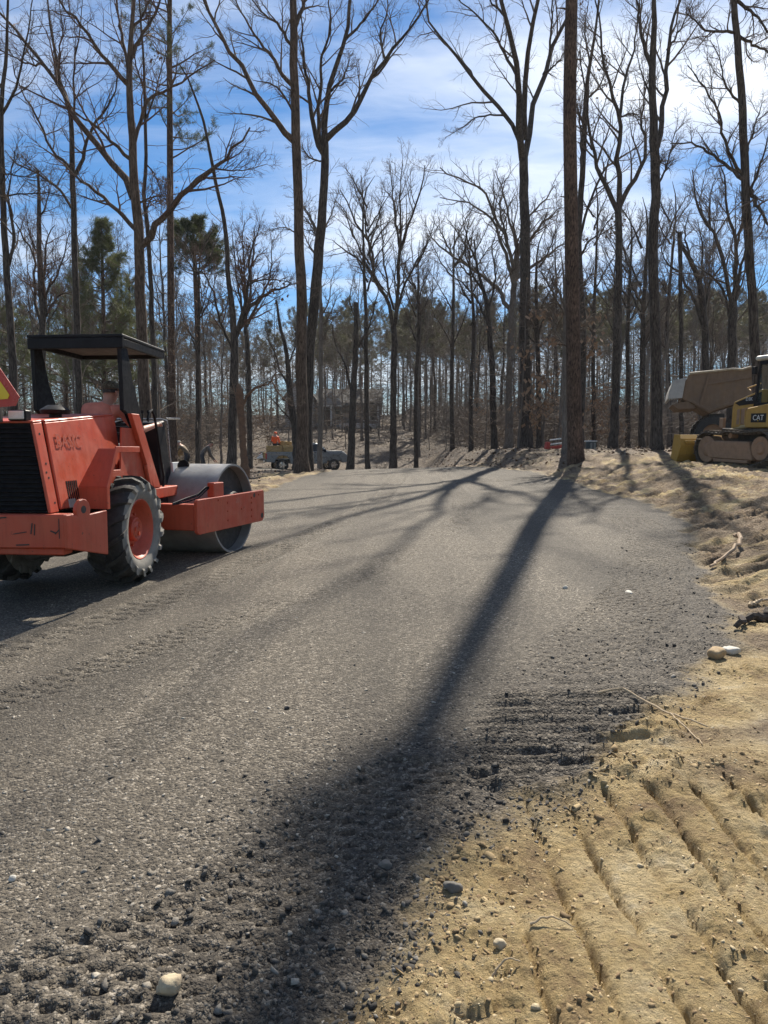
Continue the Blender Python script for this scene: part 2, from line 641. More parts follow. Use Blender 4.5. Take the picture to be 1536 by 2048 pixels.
def bump(t, p, h, strength=.4, dist=.01, prev=None):
    b = nd(t, 'ShaderNodeBump')
    b.inputs['Strength'].default_value = strength
    b.inputs['Distance'].default_value = dist
    t.links.new(h, b.inputs['Height'])
    if prev is not None:
        t.links.new(prev, b.inputs['Normal'])
    t.links.new(b.outputs[0], p.inputs['Normal'])
    return b.outputs[0]


def simple(name, c1, c2=None, scale=6, rough=.6, metal=0.0, bstr=.15, bscale=60, spec=.5, dirt=None, dirt_lo=.55, dirt_hi=.75, bdist=.004):
    m, t, p = new_mat(name)
    c2 = c2 or tuple(x * .7 for x in c1)
    tcn = nd(t, 'ShaderNodeTexCoord').outputs['Object']
    col = mix_n(t, ramp_n(t, noise(t, tcn, scale, 5, .6), [(.35, (0, 0, 0)), (.68, (1, 1, 1))]), c1, c2)
    if dirt:
        f = ramp_n(t, noise(t, tcn, scale * 2.3, 8, .7), [(dirt_lo, (0, 0, 0)), (dirt_hi, (1, 1, 1))])
        col = mix_n(t, f, col, dirt)
    t.links.new(col, p.inputs['Base Color'])
    rr = map_n(t, noise(t, tcn, scale * 3, 4), .3, .7, max(rough - .12, .05), min(rough + .12, 1))
    t.links.new(rr, p.inputs['Roughness'])
    p.inputs['Metallic'].default_value = metal
    p.inputs['Specular IOR Level'].default_value = spec
    if bstr:
        bump(t, p, noise(t, tcn, bscale, 4), bstr, bdist)
    return m


def worn_paint(name, c1, c2, chip, rust, rough=.45):
    """faded enamel with chips, streaks and a dust film"""
    m, t, p = new_mat(name)
    tcn = nd(t, 'ShaderNodeTexCoord').outputs['Object']
    col = mix_n(t, ramp_n(t, noise(t, tcn, 2.2, 5, .6), [(.33, (0, 0, 0)), (.7, (1, 1, 1))]), c1, c2)
    mpn = nd(t, 'ShaderNodeMapping')
    mpn.inputs['Scale'].default_value = (9, 9, .8)
    t.links.new(tcn, mpn.inputs[0])
    col = mix_n(t, math_n(t, 'MULTIPLY', ramp_n(t, noise(t, mpn.outputs[0], 2.5, 6, .65), [(.45, (0, 0, 0)), (.75, (1, 1, 1))]), .45), col, tuple(x * .55 for x in c1))
    fine = noise(t, tcn, 24, 9, .72, .4)
    ch = ramp_n(t, fine, [(.635, (0, 0, 0)), (.66, (1, 1, 1))])
    col = mix_n(t, ch, col, rust)
    ch2 = ramp_n(t, noise(t, tcn, 38, 6, .7), [(.70, (0, 0, 0)), (.72, (1, 1, 1))])
    col = mix_n(t, ch2, col, chip)
    t.links.new(col, p.inputs['Base Color'])
    t.links.new(map_n(t, noise(t, tcn, 7, 5), .3, .7, rough - .1, rough + .2), p.inputs['Roughness'])
    bump(t, p, math_n(t, 'ADD', math_n(t, 'MULTIPLY', noise(t, tcn, 3, 3), 3.0), math_n(t, 'MULTIPLY', fine, .4)), .25, .006)
    return m


RED = worn_paint('red_paint', (.50, .070, .029), (.47, .098, .052), (.62, .36, .28), (.10, .035, .022))
BLACKP = simple('black_paint', (.007, .007, .009), (.012, .012, .014), rough=.5, bstr=.1, spec=.2)
BLACKM = simple('black_grille', (.006, .006, .008), (.010, .010, .011), rough=.75, bstr=.1, spec=.2)
RUBBER = simple('tyre_rubber', (.022, .022, .022), (.045, .042, .038), scale=9, rough=.8, dirt=(.10, .09, .075), dirt_lo=.56, dirt_hi=.8, bstr=.3)
DUSTY = simple('dusty_tyre_wall', (.25, .235, .205), (.15, .14, .125), scale=9, rough=.9, dirt=(.25, .24, .21), dirt_lo=.5, dirt_hi=.8, bstr=.35)
STEEL = simple('drum_steel', (.36, .35, .335), (.26, .25, .24), scale=5, rough=.42, metal=.3, dirt=(.20, .17, .14), dirt_lo=.55, dirt_hi=.85, bstr=.2, bscale=90)
DARKM = simple('dark_metal', (.035, .032, .03), (.06, .05, .042), rough=.7, bstr=.3)
GREYM = simple('grey_metal', (.42, .42, .42), (.3, .3, .3), rough=.35, metal=.7)
WHITEP = simple('white_paint', (.72, .73, .72), (.6, .61, .6), rough=.5, dirt=(.35, .32, .28), dirt_lo=.58, dirt_hi=.8)
REFY = simple('reflective_yellow', (.80, .58, .03), (.72, .5, .03), rough=.45, bstr=.0)
REFR = simple('reflective_red', (.50, .035, .02), (.4, .03, .02), rough=.35, bstr=.0)
LAMPG = simple('lamp_lens', (.62, .62, .58), (.5, .5, .47), rough=.25, bstr=.2, bscale=150)
CHIPM = simple('scraped_metal', (.45, .43, .40), (.3, .27, .24), rough=.5, metal=.3)
FADED = simple('faded_lettering', (.34, .062, .034), (.42, .085, .046), scale=30, rough=.6)
CATY = worn_paint('dozer_yellow', (.48, .275, .05), (.40, .23, .047), (.4, .3, .2), (.16, .09, .05), .5)
CATMUD = simple('dusty_track_frame', (.35, .215, .13), (.26, .165, .10), scale=7, rough=.85, dirt=(.26, .17, .11), bstr=.3)
SHOE = simple('track_steel', (.085, .075, .065), (.15, .12, .09), scale=9, rough=.55, metal=.4, dirt=(.2, .15, .1), bstr=.3)
BEDP = worn_paint('dump_bed_paint', (.20, .125, .07), (.15, .10, .065), (.3, .24, .18), (.10, .07, .05), .6)
BEDE = simple('bed_edge', (.45, .38, .27), (.3, .24, .17), scale=9, rough=.7)
GREYPL = simple('tailgate_grey', (.42, .41, .38), (.33, .32, .30), rough=.6)
GLASSD, _t, _p = new_mat('cab_glass')
_p.inputs['Base Color'].default_value = (.75, .85, .85, 1)
_p.inputs['Roughness'].default_value = .04
_p.inputs['Transmission Weight'].default_value = 1.0
_p.inputs['IOR'].default_value = 1.1
WINB = simple('dark_window', (.02, .024, .028), (.03, .034, .038), rough=.08, bstr=0)
TRUCKP = simple('pickup_paint', (.20, .22, .235), (.17, .19, .205), scale=2, rough=.35, metal=.3, bstr=0)
CHROME = simple('chrome', (.65, .65, .65), (.55, .55, .55), rough=.2, metal=.9, bstr=0)
TAILR = simple('tail_lamp_red', (.45, .015, .015), (.35, .01, .01), rough=.25, bstr=0)
SKIN = simple('skin', (.52, .27, .19), (.46, .23, .165), scale=20, rough=.55, bstr=.1)
SHIRT = simple('salmon_shirt', (.78, .27, .19), (.66, .21, .145), scale=12, rough=.9, bstr=.35, bscale=40)
CAMO, _t, _p = new_mat('camouflage_cloth')
_c = nd(_t, 'ShaderNodeTexCoord').outputs['Object']
_t.links.new(ramp_n(_t, noise(_t, _c, 26, 2, .5, .6), [(.40, (.06, .045, .028)), (.47, (.14, .11, .07)), (.55, (.045, .05, .03)), (.62, (.2, .165, .11))]), _p.inputs['Base Color'])
_p.inputs['Roughness'].default_value = .95
JEANS = simple('dark_trousers', (.045, .05, .06), (.03, .033, .04), scale=12, rough=.9)
GREYSH = simple('grey_shirt', (.15, .13, .115), (.11, .1, .09), scale=12, rough=.9)
TANJ = simple('tan_jacket', (.21, .155, .10), (.15, .115, .08), scale=12, rough=.95)
PALEC = simple('pale_cap', (.5, .47, .42), (.42, .4, .36), rough=.9)
HIVIS = simple('orange_hi_vis', (.95, .13, .02), (.85, .11, .02), scale=9, rough=.7)
BOOT = simple('boots', (.05, .035, .025), (.03, .022, .018), rough=.8)
HAIR = simple('hair', (.05, .035, .025), (.03, .02, .015), scale=60, rough=.7)
STRAW = simple('straw', (.46, .33, .15), (.30, .20, .085), scale=30, rough=.95, bstr=.8, bscale=70, bdist=.02)
SIDING = simple('grey_siding', (.34, .35, .36), (.29, .30, .31), scale=3, rough=.8)
TRIM = simple('white_trim', (.72, .72, .70), (.62, .62, .6), rough=.7)
ROOF = simple('roof_shingle', (.06, .058, .06), (.04, .04, .042), scale=20, rough=.9)
RUST = simple('rust_bark', (.17, .095, .055), (.11, .065, .042), scale=9, rough=.9, bstr=.5)
WOODC = simple('cut_wood', (.42, .30, .17), (.32, .22, .12), scale=14, rough=.9)
PALEW = simple('pale_stick', (.50, .39, .25), (.36, .27, .17), scale=20, rough=.85, bstr=.5)
PALEROOT = simple('bare_root', (.36, .26, .17), (.26, .18, .11), scale=14, rough=.85, bstr=.5)
DARKLOG = simple('dark_log', (.045, .035, .028), (.08, .06, .045), scale=14, rough=.9, bstr=.8)
STONEO = simple('ochre_stone', (.50, .42, .28), (.32, .25, .17), scale=22, rough=.9, bstr=.6, bscale=40, bdist=.01)
STONEW = simple('white_stone', (.55, .52, .45), (.46, .43, .37), scale=22, rough=.8, bstr=.4)
STONET = simple('tan_stone', (.40, .29, .16), (.30, .21, .12), scale=22, rough=.9, bstr=.6)
REDPL = simple('red_panel', (.45, .05, .035), (.38, .045, .03), rough=.6)
BIN = simple('dark_bin', (.07, .085, .08), (.05, .06, .06), rough=.7)


def bark_mat(name, dark, light, vs=1.0, rust=None):
    m, t, p = new_mat(name)
    tcn = nd(t, 'ShaderNodeTexCoord').outputs['Object']
    mpn = nd(t, 'ShaderNodeMapping')
    mpn.inputs['Scale'].default_value = (1, 1, .16 * vs)
    t.links.new(tcn, mpn.inputs[0])
    f = noise(t, mpn.outputs[0], 26, 5, .65, .3)
    col = mix_n(t, ramp_n(t, f, [(.36, (0, 0, 0)), (.64, (1, 1, 1))]), dark, light)
    lg = noise(t, tcn, 1.3, 3, .6)
    col = mix_n(t, math_n(t, 'MULTIPLY', ramp_n(t, lg, [(.4, (0, 0, 0)), (.7, (1, 1, 1))]), .5), col, rust or tuple(x * .6 for x in dark))
    t.links.new(col, p.inputs['Base Color'])
    p.inputs['Roughness'].default_value = .92
    p.inputs['Specular IOR Level'].default_value = .25
    bump(t, p, f, .9, .03)
    return m


BARK_D = bark_mat('oak_bark', (.026, .021, .018), (.125, .105, .088))
BARK_R = bark_mat('brown_bark', (.042, .029, .022), (.185, .135, .10))
BARK_P = bark_mat('pine_bark', (.032, .022, .017), (.185, .122, .088), 1.6)
BARK_G = bark_mat('grey_bark', (.12, .10, .082), (.24, .21, .18))
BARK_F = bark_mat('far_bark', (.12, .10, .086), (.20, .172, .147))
TWIG = simple('twigs', (.095, .072, .057), (.14, .108, .086), scale=3, rough=.9, bstr=0, spec=.25)
TWIGR = simple('reddish_twigs', (.13, .078, .06), (.10, .068, .055), scale=3, rough=.9, bstr=0, spec=.25)
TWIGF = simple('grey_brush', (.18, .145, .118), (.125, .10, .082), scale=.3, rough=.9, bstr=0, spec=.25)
LITTER = simple('leaf_litter', (.21, .14, .09), (.13, .085, .055), scale=1.5, rough=.85, bstr=0)
LEAFD = simple('dead_leaves', (.17, .09, .045), (.11, .06, .035), scale=3, rough=.85, bstr=0)
BEECH = simple('pale_beech_leaves', (.34, .22, .135), (.26, .16, .095), scale=1.5, rough=.8, bstr=0)


def needle_mat(name, a, b):
    m, t, p = new_mat(name)
    tcn = nd(t, 'ShaderNodeTexCoord').outputs['Object']
    col = mix_n(t, ramp_n(t, noise(t, tcn, 1.6, 4, .6), [(.35, (0, 0, 0)), (.65, (1, 1, 1))]), a, b)
    t.links.new(col, p.inputs['Base Color'])
    p.inputs['Roughness'].default_value = .6
    tr = nd(t, 'ShaderNodeBsdfTranslucent')
    t.links.new(mix_n(t, .5, col, (.10, .11, .03)), tr.inputs[0])
    mx = nd(t, 'ShaderNodeMixShader')
    mx.inputs[0].default_value = .35
    t.links.new(p.outputs[0], mx.inputs[1])
    t.links.new(tr.outputs[0], mx.inputs[2])
    t.links.new(mx.outputs[0], [n for n in t.nodes if n.type == 'OUTPUT_MATERIAL'][0].inputs[0])
    return m


NEED_D = needle_mat('dark_needles', (.035, .055, .022), (.055, .07, .03))
NEED_P = needle_mat('pale_needles', (.085, .105, .035), (.12, .13, .055))
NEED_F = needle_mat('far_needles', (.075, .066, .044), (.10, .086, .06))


def ground_mat():
    m, t, p = new_mat('site_ground')
    geo = nd(t, 'ShaderNodeTexCoord').outputs['Object']
    at_ = nd(t, 'ShaderNodeAttribute', attribute_name='soil')
    sp = nd(t, 'ShaderNodeSeparateColor')
    t.links.new(at_.outputs['Color'], sp.inputs[0])
    grav, rim, dark = sp.outputs[0], sp.outputs[1], sp.outputs[2]
    leaf = at_.outputs['Alpha']
    # crushed stone: cells of differing tone
    v1 = nd(t, 'ShaderNodeTexVoronoi')
    v1.inputs['Scale'].default_value = 62
    t.links.new(geo, v1.inputs['Vector'])
    v2 = nd(t, 'ShaderNodeTexVoronoi')
    v2.inputs['Scale'].default_value = 150
    t.links.new(geo, v2.inputs['Vector'])
    s1 = nd(t, 'ShaderNodeSeparateColor')
    t.links.new(v1.outputs['Color'], s1.inputs[0])
    s2 = nd(t, 'ShaderNodeSeparateColor')
    t.links.new(v2.outputs['Color'], s2.inputs[0])
    tone = math_n(t, 'ADD', math_n(t, 'MULTIPLY', s1.outputs[0], .55), math_n(t, 'MULTIPLY', s2.outputs[0], .45))
    gcol = ramp_n(t, tone, [(.12, (.045, .038, .030)), (.45, (.104, .087, .064)), (.7, (.187, .158, .119)), (.93, (.46, .405, .33))])
    pat = noise(t, geo, .9, 5, .6)
    gcol = mix_n(t, ramp_n(t, pat, [(.35, (0, 0, 0)), (.7, (.55, .55, .55))]), gcol, mix_n(t, .5, gcol, (.10, .085, .066)))
    lm = nd(t, 'ShaderNodeMapping')
    lm.inputs['Rotation'].default_value = (0, 0, rad(12))
    lm.inputs['Scale'].default_value = (1.0, .09, 1)
    t.links.new(geo, lm.inputs[0])
    lane_shade = noise(t, lm.outputs[0], .75, 4, .6, .3)
    gcol = mix_n(t, ramp_n(t, lane_shade, [(.40, (.75, .75, .75)), (.60, (0, 0, 0))]), gcol, mix_n(t, .75, gcol, (.045, .038, .03)))  # roller lanes, with the road's shadow bands painted into the stone colour
    rcol = ramp_n(t, tone, [(.15, (.028, .023, .018)), (.6, (.075, .062, .047)), (.95, (.22, .19, .15))])
    gcol = mix_n(t, rim, gcol, rcol)
    # clay
    nA = noise(t, geo, 3.2, 8, .68, .3)
    nB = noise(t, geo, 22, 7, .7)
    ccol = ramp_n(t, nA, [(.30, (.25, .165, .080)), (.47, (.50, .365, .168)), (.60, (.62, .485, .265)), (.74, (.72, .62, .44))])
    ccol = mix_n(t, ramp_n(t, nB, [(.36, (.8, .8, .8)), (.52, (0, 0, 0))]), ccol, mix_n(t, .6, ccol, (.16, .095, .045)))
    dcol = ramp_n(t, nB, [(.3, (.085, .055, .036)), (.5, (.17, .115, .075)), (.68, (.30, .225, .15))])
    ccol = mix_n(t, math_n(t, 'MULTIPLY', dark, .85), ccol, dcol)
    # leaf litter
    v3 = nd(t, 'ShaderNodeTexVoronoi')
    v3.inputs['Scale'].default_value = 11
    t.links.new(geo, v3.inputs['Vector'])
    s3 = nd(t, 'ShaderNodeSeparateColor')
    t.links.new(v3.outputs['Color'], s3.inputs[0])
    lcol = ramp_n(t, s3.outputs[0], [(.1, (.035, .026, .019)), (.5, (.085, .060, .042)), (.85, (.155, .113, .08)), (.97, (.30, .24, .18))])
    lcol = mix_n(t, ramp_n(t, noise(t, geo, .35, 4), [(.4, (0, 0, 0)), (.65, (.7, .7, .7))]), lcol, mix_n(t, .6, lcol, (.20, .145, .085)))
    ccol = mix_n(t, leaf, ccol, lcol)
    col = mix_n(t, grav, ccol, gcol)
    t.links.new(col, p.inputs['Base Color'])
    p.inputs['Roughness'].default_value = .82
    p.inputs['Specular IOR Level'].default_value = .35
    hg = math_n(t, 'ADD', math_n(t, 'MULTIPLY', math_n(t, 'SUBTRACT', 1.0, v1.outputs['Distance']), .009), math_n(t, 'MULTIPLY', math_n(t, 'SUBTRACT', 1.0, v2.outputs['Distance']), .004))
    hg = math_n(t, 'ADD', hg, math_n(t, 'MULTIPLY', s1.outputs[1], .006))
    hc = math_n(t, 'ADD', math_n(t, 'MULTIPLY', nB, .046), math_n(t, 'MULTIPLY', noise(t, geo, 85, 7, .8), .026))
    dn = nd(t, 'ShaderNodeTexNoise')
    dn.inputs['Scale'].default_value = 30
    dn.inputs['Detail'].default_value = 3
    t.links.new(geo, dn.inputs['Vector'])
    wv = nd(t, 'ShaderNodeVectorMath', operation='MULTIPLY_ADD')
    t.links.new(dn.outputs['Color'], wv.inputs[0])
    wv.inputs[1].default_value = (.035, .035, .035)
    t.links.new(geo, wv.inputs[2])
    for sc_, am in ((30, .030), (70, .016)):
        vc = nd(t, 'ShaderNodeTexVoronoi')
        vc.inputs['Scale'].default_value = sc_
        t.links.new(wv.outputs[0], vc.inputs['Vector'])
        sv = nd(t, 'ShaderNodeSeparateColor')
        t.links.new(vc.outputs['Color'], sv.inputs[0])
        cell = math_n(t, 'MULTIPLY', math_n(t, 'SUBTRACT', 1.0, vc.outputs['Distance'], clamp=True), math_n(t, 'POWER', sv.outputs[0], 1.6))
        hc = math_n(t, 'ADD', hc, math_n(t, 'MULTIPLY', cell, am))
    hc = math_n(t, 'ADD', hc, math_n(t, 'MULTIPLY', math_n(t, 'MULTIPLY', s3.outputs[1], leaf), .05))
    hm = nd(t, 'ShaderNodeMix', data_type='FLOAT')
    t.links.new(grav, hm.inputs[0])
    t.links.new(hc, hm.inputs[2])
    t.links.new(hg, hm.inputs[3])
    bump(t, p, hm.outputs[0], 1.0, 1.0)
    return m


GROUND = ground_mat()


# ------------------------------------------------------------------ ground and road: one graded grid, split by surface
def build_ground():
    ax, ay = 0.0, -0.7
    r = [0.35 * (1.25 ** i) for i in range(7)]
    r = [q for q in r if q < 1.55]
    q = 1.6
    while q < 56:
        r.append(q)
        q *= 1.0052 if q < 4 else (1.0042 if q < 13 else (1.0055 if q < 22 else 1.018))
    while q < 900:
        r.append(q)
        q *= 1.05
    r = np.array(r)
    dense = np.concatenate([np.arange(-50, -33, .3), np.arange(-33, 33.001, .15), np.arange(33.3, 50, .3)])
    coarse = np.arange(54, 310, 4.0)
    ang = np.radians(np.concatenate([dense, coarse]))
    nr, na = len(r), len(ang)
    A, R = np.meshgrid(ang, r)
    X = (ax + R * np.sin(A)).ravel()
    Y = (ay + R * np.cos(A)).ravel()
    Z, soil, d, trk = terrain(X, Y)
    V = np.stack([X, Y, Z], 1)
    V = np.vstack([V, [[ax, ay, gz(ax, ay)]]])
    soil = np.vstack([soil, soil[:1]])
    i = np.arange(nr - 1)[:, None]
    j = np.arange(na)[None, :]
    j2 = (j + 1) % na
    Q = np.stack(np.broadcast_arrays(i * na + j, i * na + j2, (i + 1) * na + j2, (i + 1) * na + j), -1).reshape(-1, 4)[:, ::-1]
    cen = np.arange(na)
    T = np.stack([np.full(na, nr * na), (cen + 1) % na, cen], 1)[:, ::-1]
    fd = d[Q].mean(1)
    cxy = V[Q].mean(1)
    leafy = soil[Q][:, :, 3].mean(1)
    road = fd > -.02
    wood = (~road) & (leafy > .5)
    dirt = (~road) & (~wood)
    for name, sel, extra in (('road', road, T), ('ground', dirt, None), ('woodland_floor', wood, None)):
        F = Q[sel]
        used = np.unique(np.concatenate([F.ravel(), extra.ravel()]) if extra is not None else F.ravel())
        remap = np.full(len(V), -1, np.int64)
        remap[used] = np.arange(len(used))
        fs = [remap[F]]
        if extra is not None:
            fs.append(remap[extra])
        me = mesh_np(name, V[used], fs, smooth=True)
        a = me.attributes.new('soil', 'FLOAT_COLOR', 'POINT')
        a.data.foreach_set('color', soil[used].astype(np.float32).ravel())
        kind(link(name, me, GROUND), 'structure')


build_ground()
# ------------------------------------------------------------------ trees
class Tubes:
    """collects sets of equally sampled branches and sweeps them all at once"""

    def __init__(s):
        s.v = []
        s.f = []
        s.n = 0

    def add(s, P, R, k):
        """P (M,N,3), R (M,N)"""
        M_, N = R.shape
        T = np.gradient(P, axis=1) if P.shape[1] > 2 else np.repeat(P[:, 1:] - P[:, :1], 2, 1)
        T /= np.linalg.norm(T, axis=2, keepdims=True) + 1e-9
        D = P[:, -1] - P[:, 0]
        D /= np.linalg.norm(D, axis=1, keepdims=True) + 1e-9
        ref = np.where(np.abs(D[:, 2:3]) > .8, np.array([[1., .13, 0]]), np.array([[.1, .05, 1.]]))
        U = np.cross(T, ref[:, None, :])
        U /= np.linalg.norm(U, axis=2, keepdims=True) + 1e-9
        Vv = np.cross(T, U)
        a = np.arange(k) * 2 * math.pi / k
        ring = P[:, :, None, :] + R[:, :, None, None] * (U[:, :, None, :] * np.cos(a)[None, None, :, None] + Vv[:, :, None, :] * np.sin(a)[None, None, :, None])
        s.v.append(ring.reshape(-1, 3))
        idx = np.arange(M_ * N * k).reshape(M_, N, k) + s.n
        a0 = idx[:, :-1, :]
        b0 = idx[:, 1:, :]
        q = np.stack([a0, np.roll(a0, -1, 2), np.roll(b0, -1, 2), b0], -1).reshape(-1, 4)
        s.f.append(q)
        s.n += M_ * N * k
        return s

    def mesh(s, name, smooth=True):
        if not s.v:
            return None
        return mesh_np(name, np.vstack(s.v), np.vstack(s.f), smooth)


def resample(P, R, n):
    P = np.asarray(P, float)
    R = np.asarray(R, float)
    t = np.concatenate([[0], np.cumsum(np.linalg.norm(np.diff(P, axis=0), axis=1))])
    t /= t[-1]
    q = np.linspace(0, 1, n)
    # Catmull-Rom through the points
    out = np.zeros((n, 3))
    Pe = np.vstack([2 * P[0] - P[1], P, 2 * P[-1] - P[-2]])
    k = np.clip(np.searchsorted(t, q, side='right') - 1, 0, len(P) - 2)
    u = ((q - t[k]) / (t[k + 1] - t[k] + 1e-9))[:, None]
    p0, p1, p2, p3 = Pe[k], Pe[k + 1], Pe[k + 2], Pe[k + 3]
    out = .5 * (2 * p1 + (p2 - p0) * u + (2 * p0 - 5 * p1 + 4 * p2 - p3) * u ** 2 + (3 * p1 - p0 - 3 * p2 + p3) * u ** 3)
    return out, np.interp(q, t, R)


def spawn(P, R, n, t0, t1, ang, L, npts, rk, rmax, rtip, up, wob, rng, lfall=.5, planar=None):
    """children of a set of branches; returns (P', R')"""
    M_, N = R.shape
    tt = t0 + (t1 - t0) * (np.arange(n)[None, :] + rng.random((M_, n))) / n
    x = tt * (N - 1)
    i = np.clip(x.astype(int), 0, N - 2)
    u = (x - i)[..., None]
    rows = np.arange(M_)[:, None]
    A = P[rows, i]
    Bq = P[rows, i + 1]
    base = A * (1 - u) + Bq * u
    tan = Bq - A
    tan /= np.linalg.norm(tan, axis=2, keepdims=True) + 1e-9
    rb = R[rows, i] * (1 - u[..., 0]) + R[rows, i + 1] * u[..., 0]
    rv = rng.normal(size=tan.shape)
    if planar is not None:
        rv[..., 2] *= planar
    rv -= tan * (rv * tan).sum(2, keepdims=True)
    rv /= np.linalg.norm(rv, axis=2, keepdims=True) + 1e-9
    a = np.radians(ang[0] + (ang[1] - ang[0]) * rng.random((M_, n)))[..., None]
    d = np.cos(a) * tan + np.sin(a) * rv
    d[..., 2] += up
    d /= np.linalg.norm(d, axis=2, keepdims=True)
    if np.isscalar(L):
        L = np.full(M_, L)
    ln = L[:, None] * (1 - lfall * (tt - t0) / (t1 - t0 + 1e-9)) * (.55 + .7 * rng.random((M_, n)))
    r0 = np.clip(rb * rk, rtip, rmax)
    base, d, ln, r0 = base.reshape(-1, 3), d.reshape(-1, 3), ln.ravel(), r0.ravel()
    C = np.zeros((len(base), npts, 3))
    C[:, 0] = base
    st = (ln / (npts - 1))[:, None]
    for k in range(1, npts):
        d = d + rng.normal(size=d.shape) * wob
        d[:, 2] += up * .35
        d /= np.linalg.norm(d, axis=1, keepdims=True)
        C[:, k] = C[:, k - 1] + d * st
    f = np.linspace(0, 1, npts)[None, :]
    RR = r0[:, None] * (1 - f) + rtip * f
    return C, RR


def leaf_quads(pts, size, rng, hang=True):
    n = len(pts)
    a = rng.random(n) * 2 * math.pi
    s = size * (.6 + .8 * rng.random(n))
    ux = np.stack([np.cos(a), np.sin(a), rng.normal(size=n) * .4], 1) * s[:, None] * .45
    uz = np.stack([rng.normal(size=n) * .35, rng.normal(size=n) * .35, -np.ones(n) * (1 if hang else .2)], 1) * s[:, None]
    if not hang:
        uz = np.stack([-np.sin(a), np.cos(a), rng.normal(size=n) * .4], 1) * s[:, None]
    V = np.stack([pts, pts + ux * 1 + uz * .45, pts + uz, pts - ux + uz * .5], 1).reshape(-1, 3)
    F = np.arange(4 * n).reshape(n, 4)
    return V, F


def px_poly(pts, y, dy=0.0, rng=None, wig=0.0):
    """pixel trace (u, v, width px) -> points and radii at distance y"""
    P, R = [], []
    n = len(pts)
    for k, p in enumerate(pts):
        yy = y + dy * k / max(n - 1, 1)
        q = at(p[0], p[1], yy)
        P.append(q)
        R.append(.5 * p[2] * yy / FPX if len(p) > 2 else 0)
    return np.array(P), np.array(R)


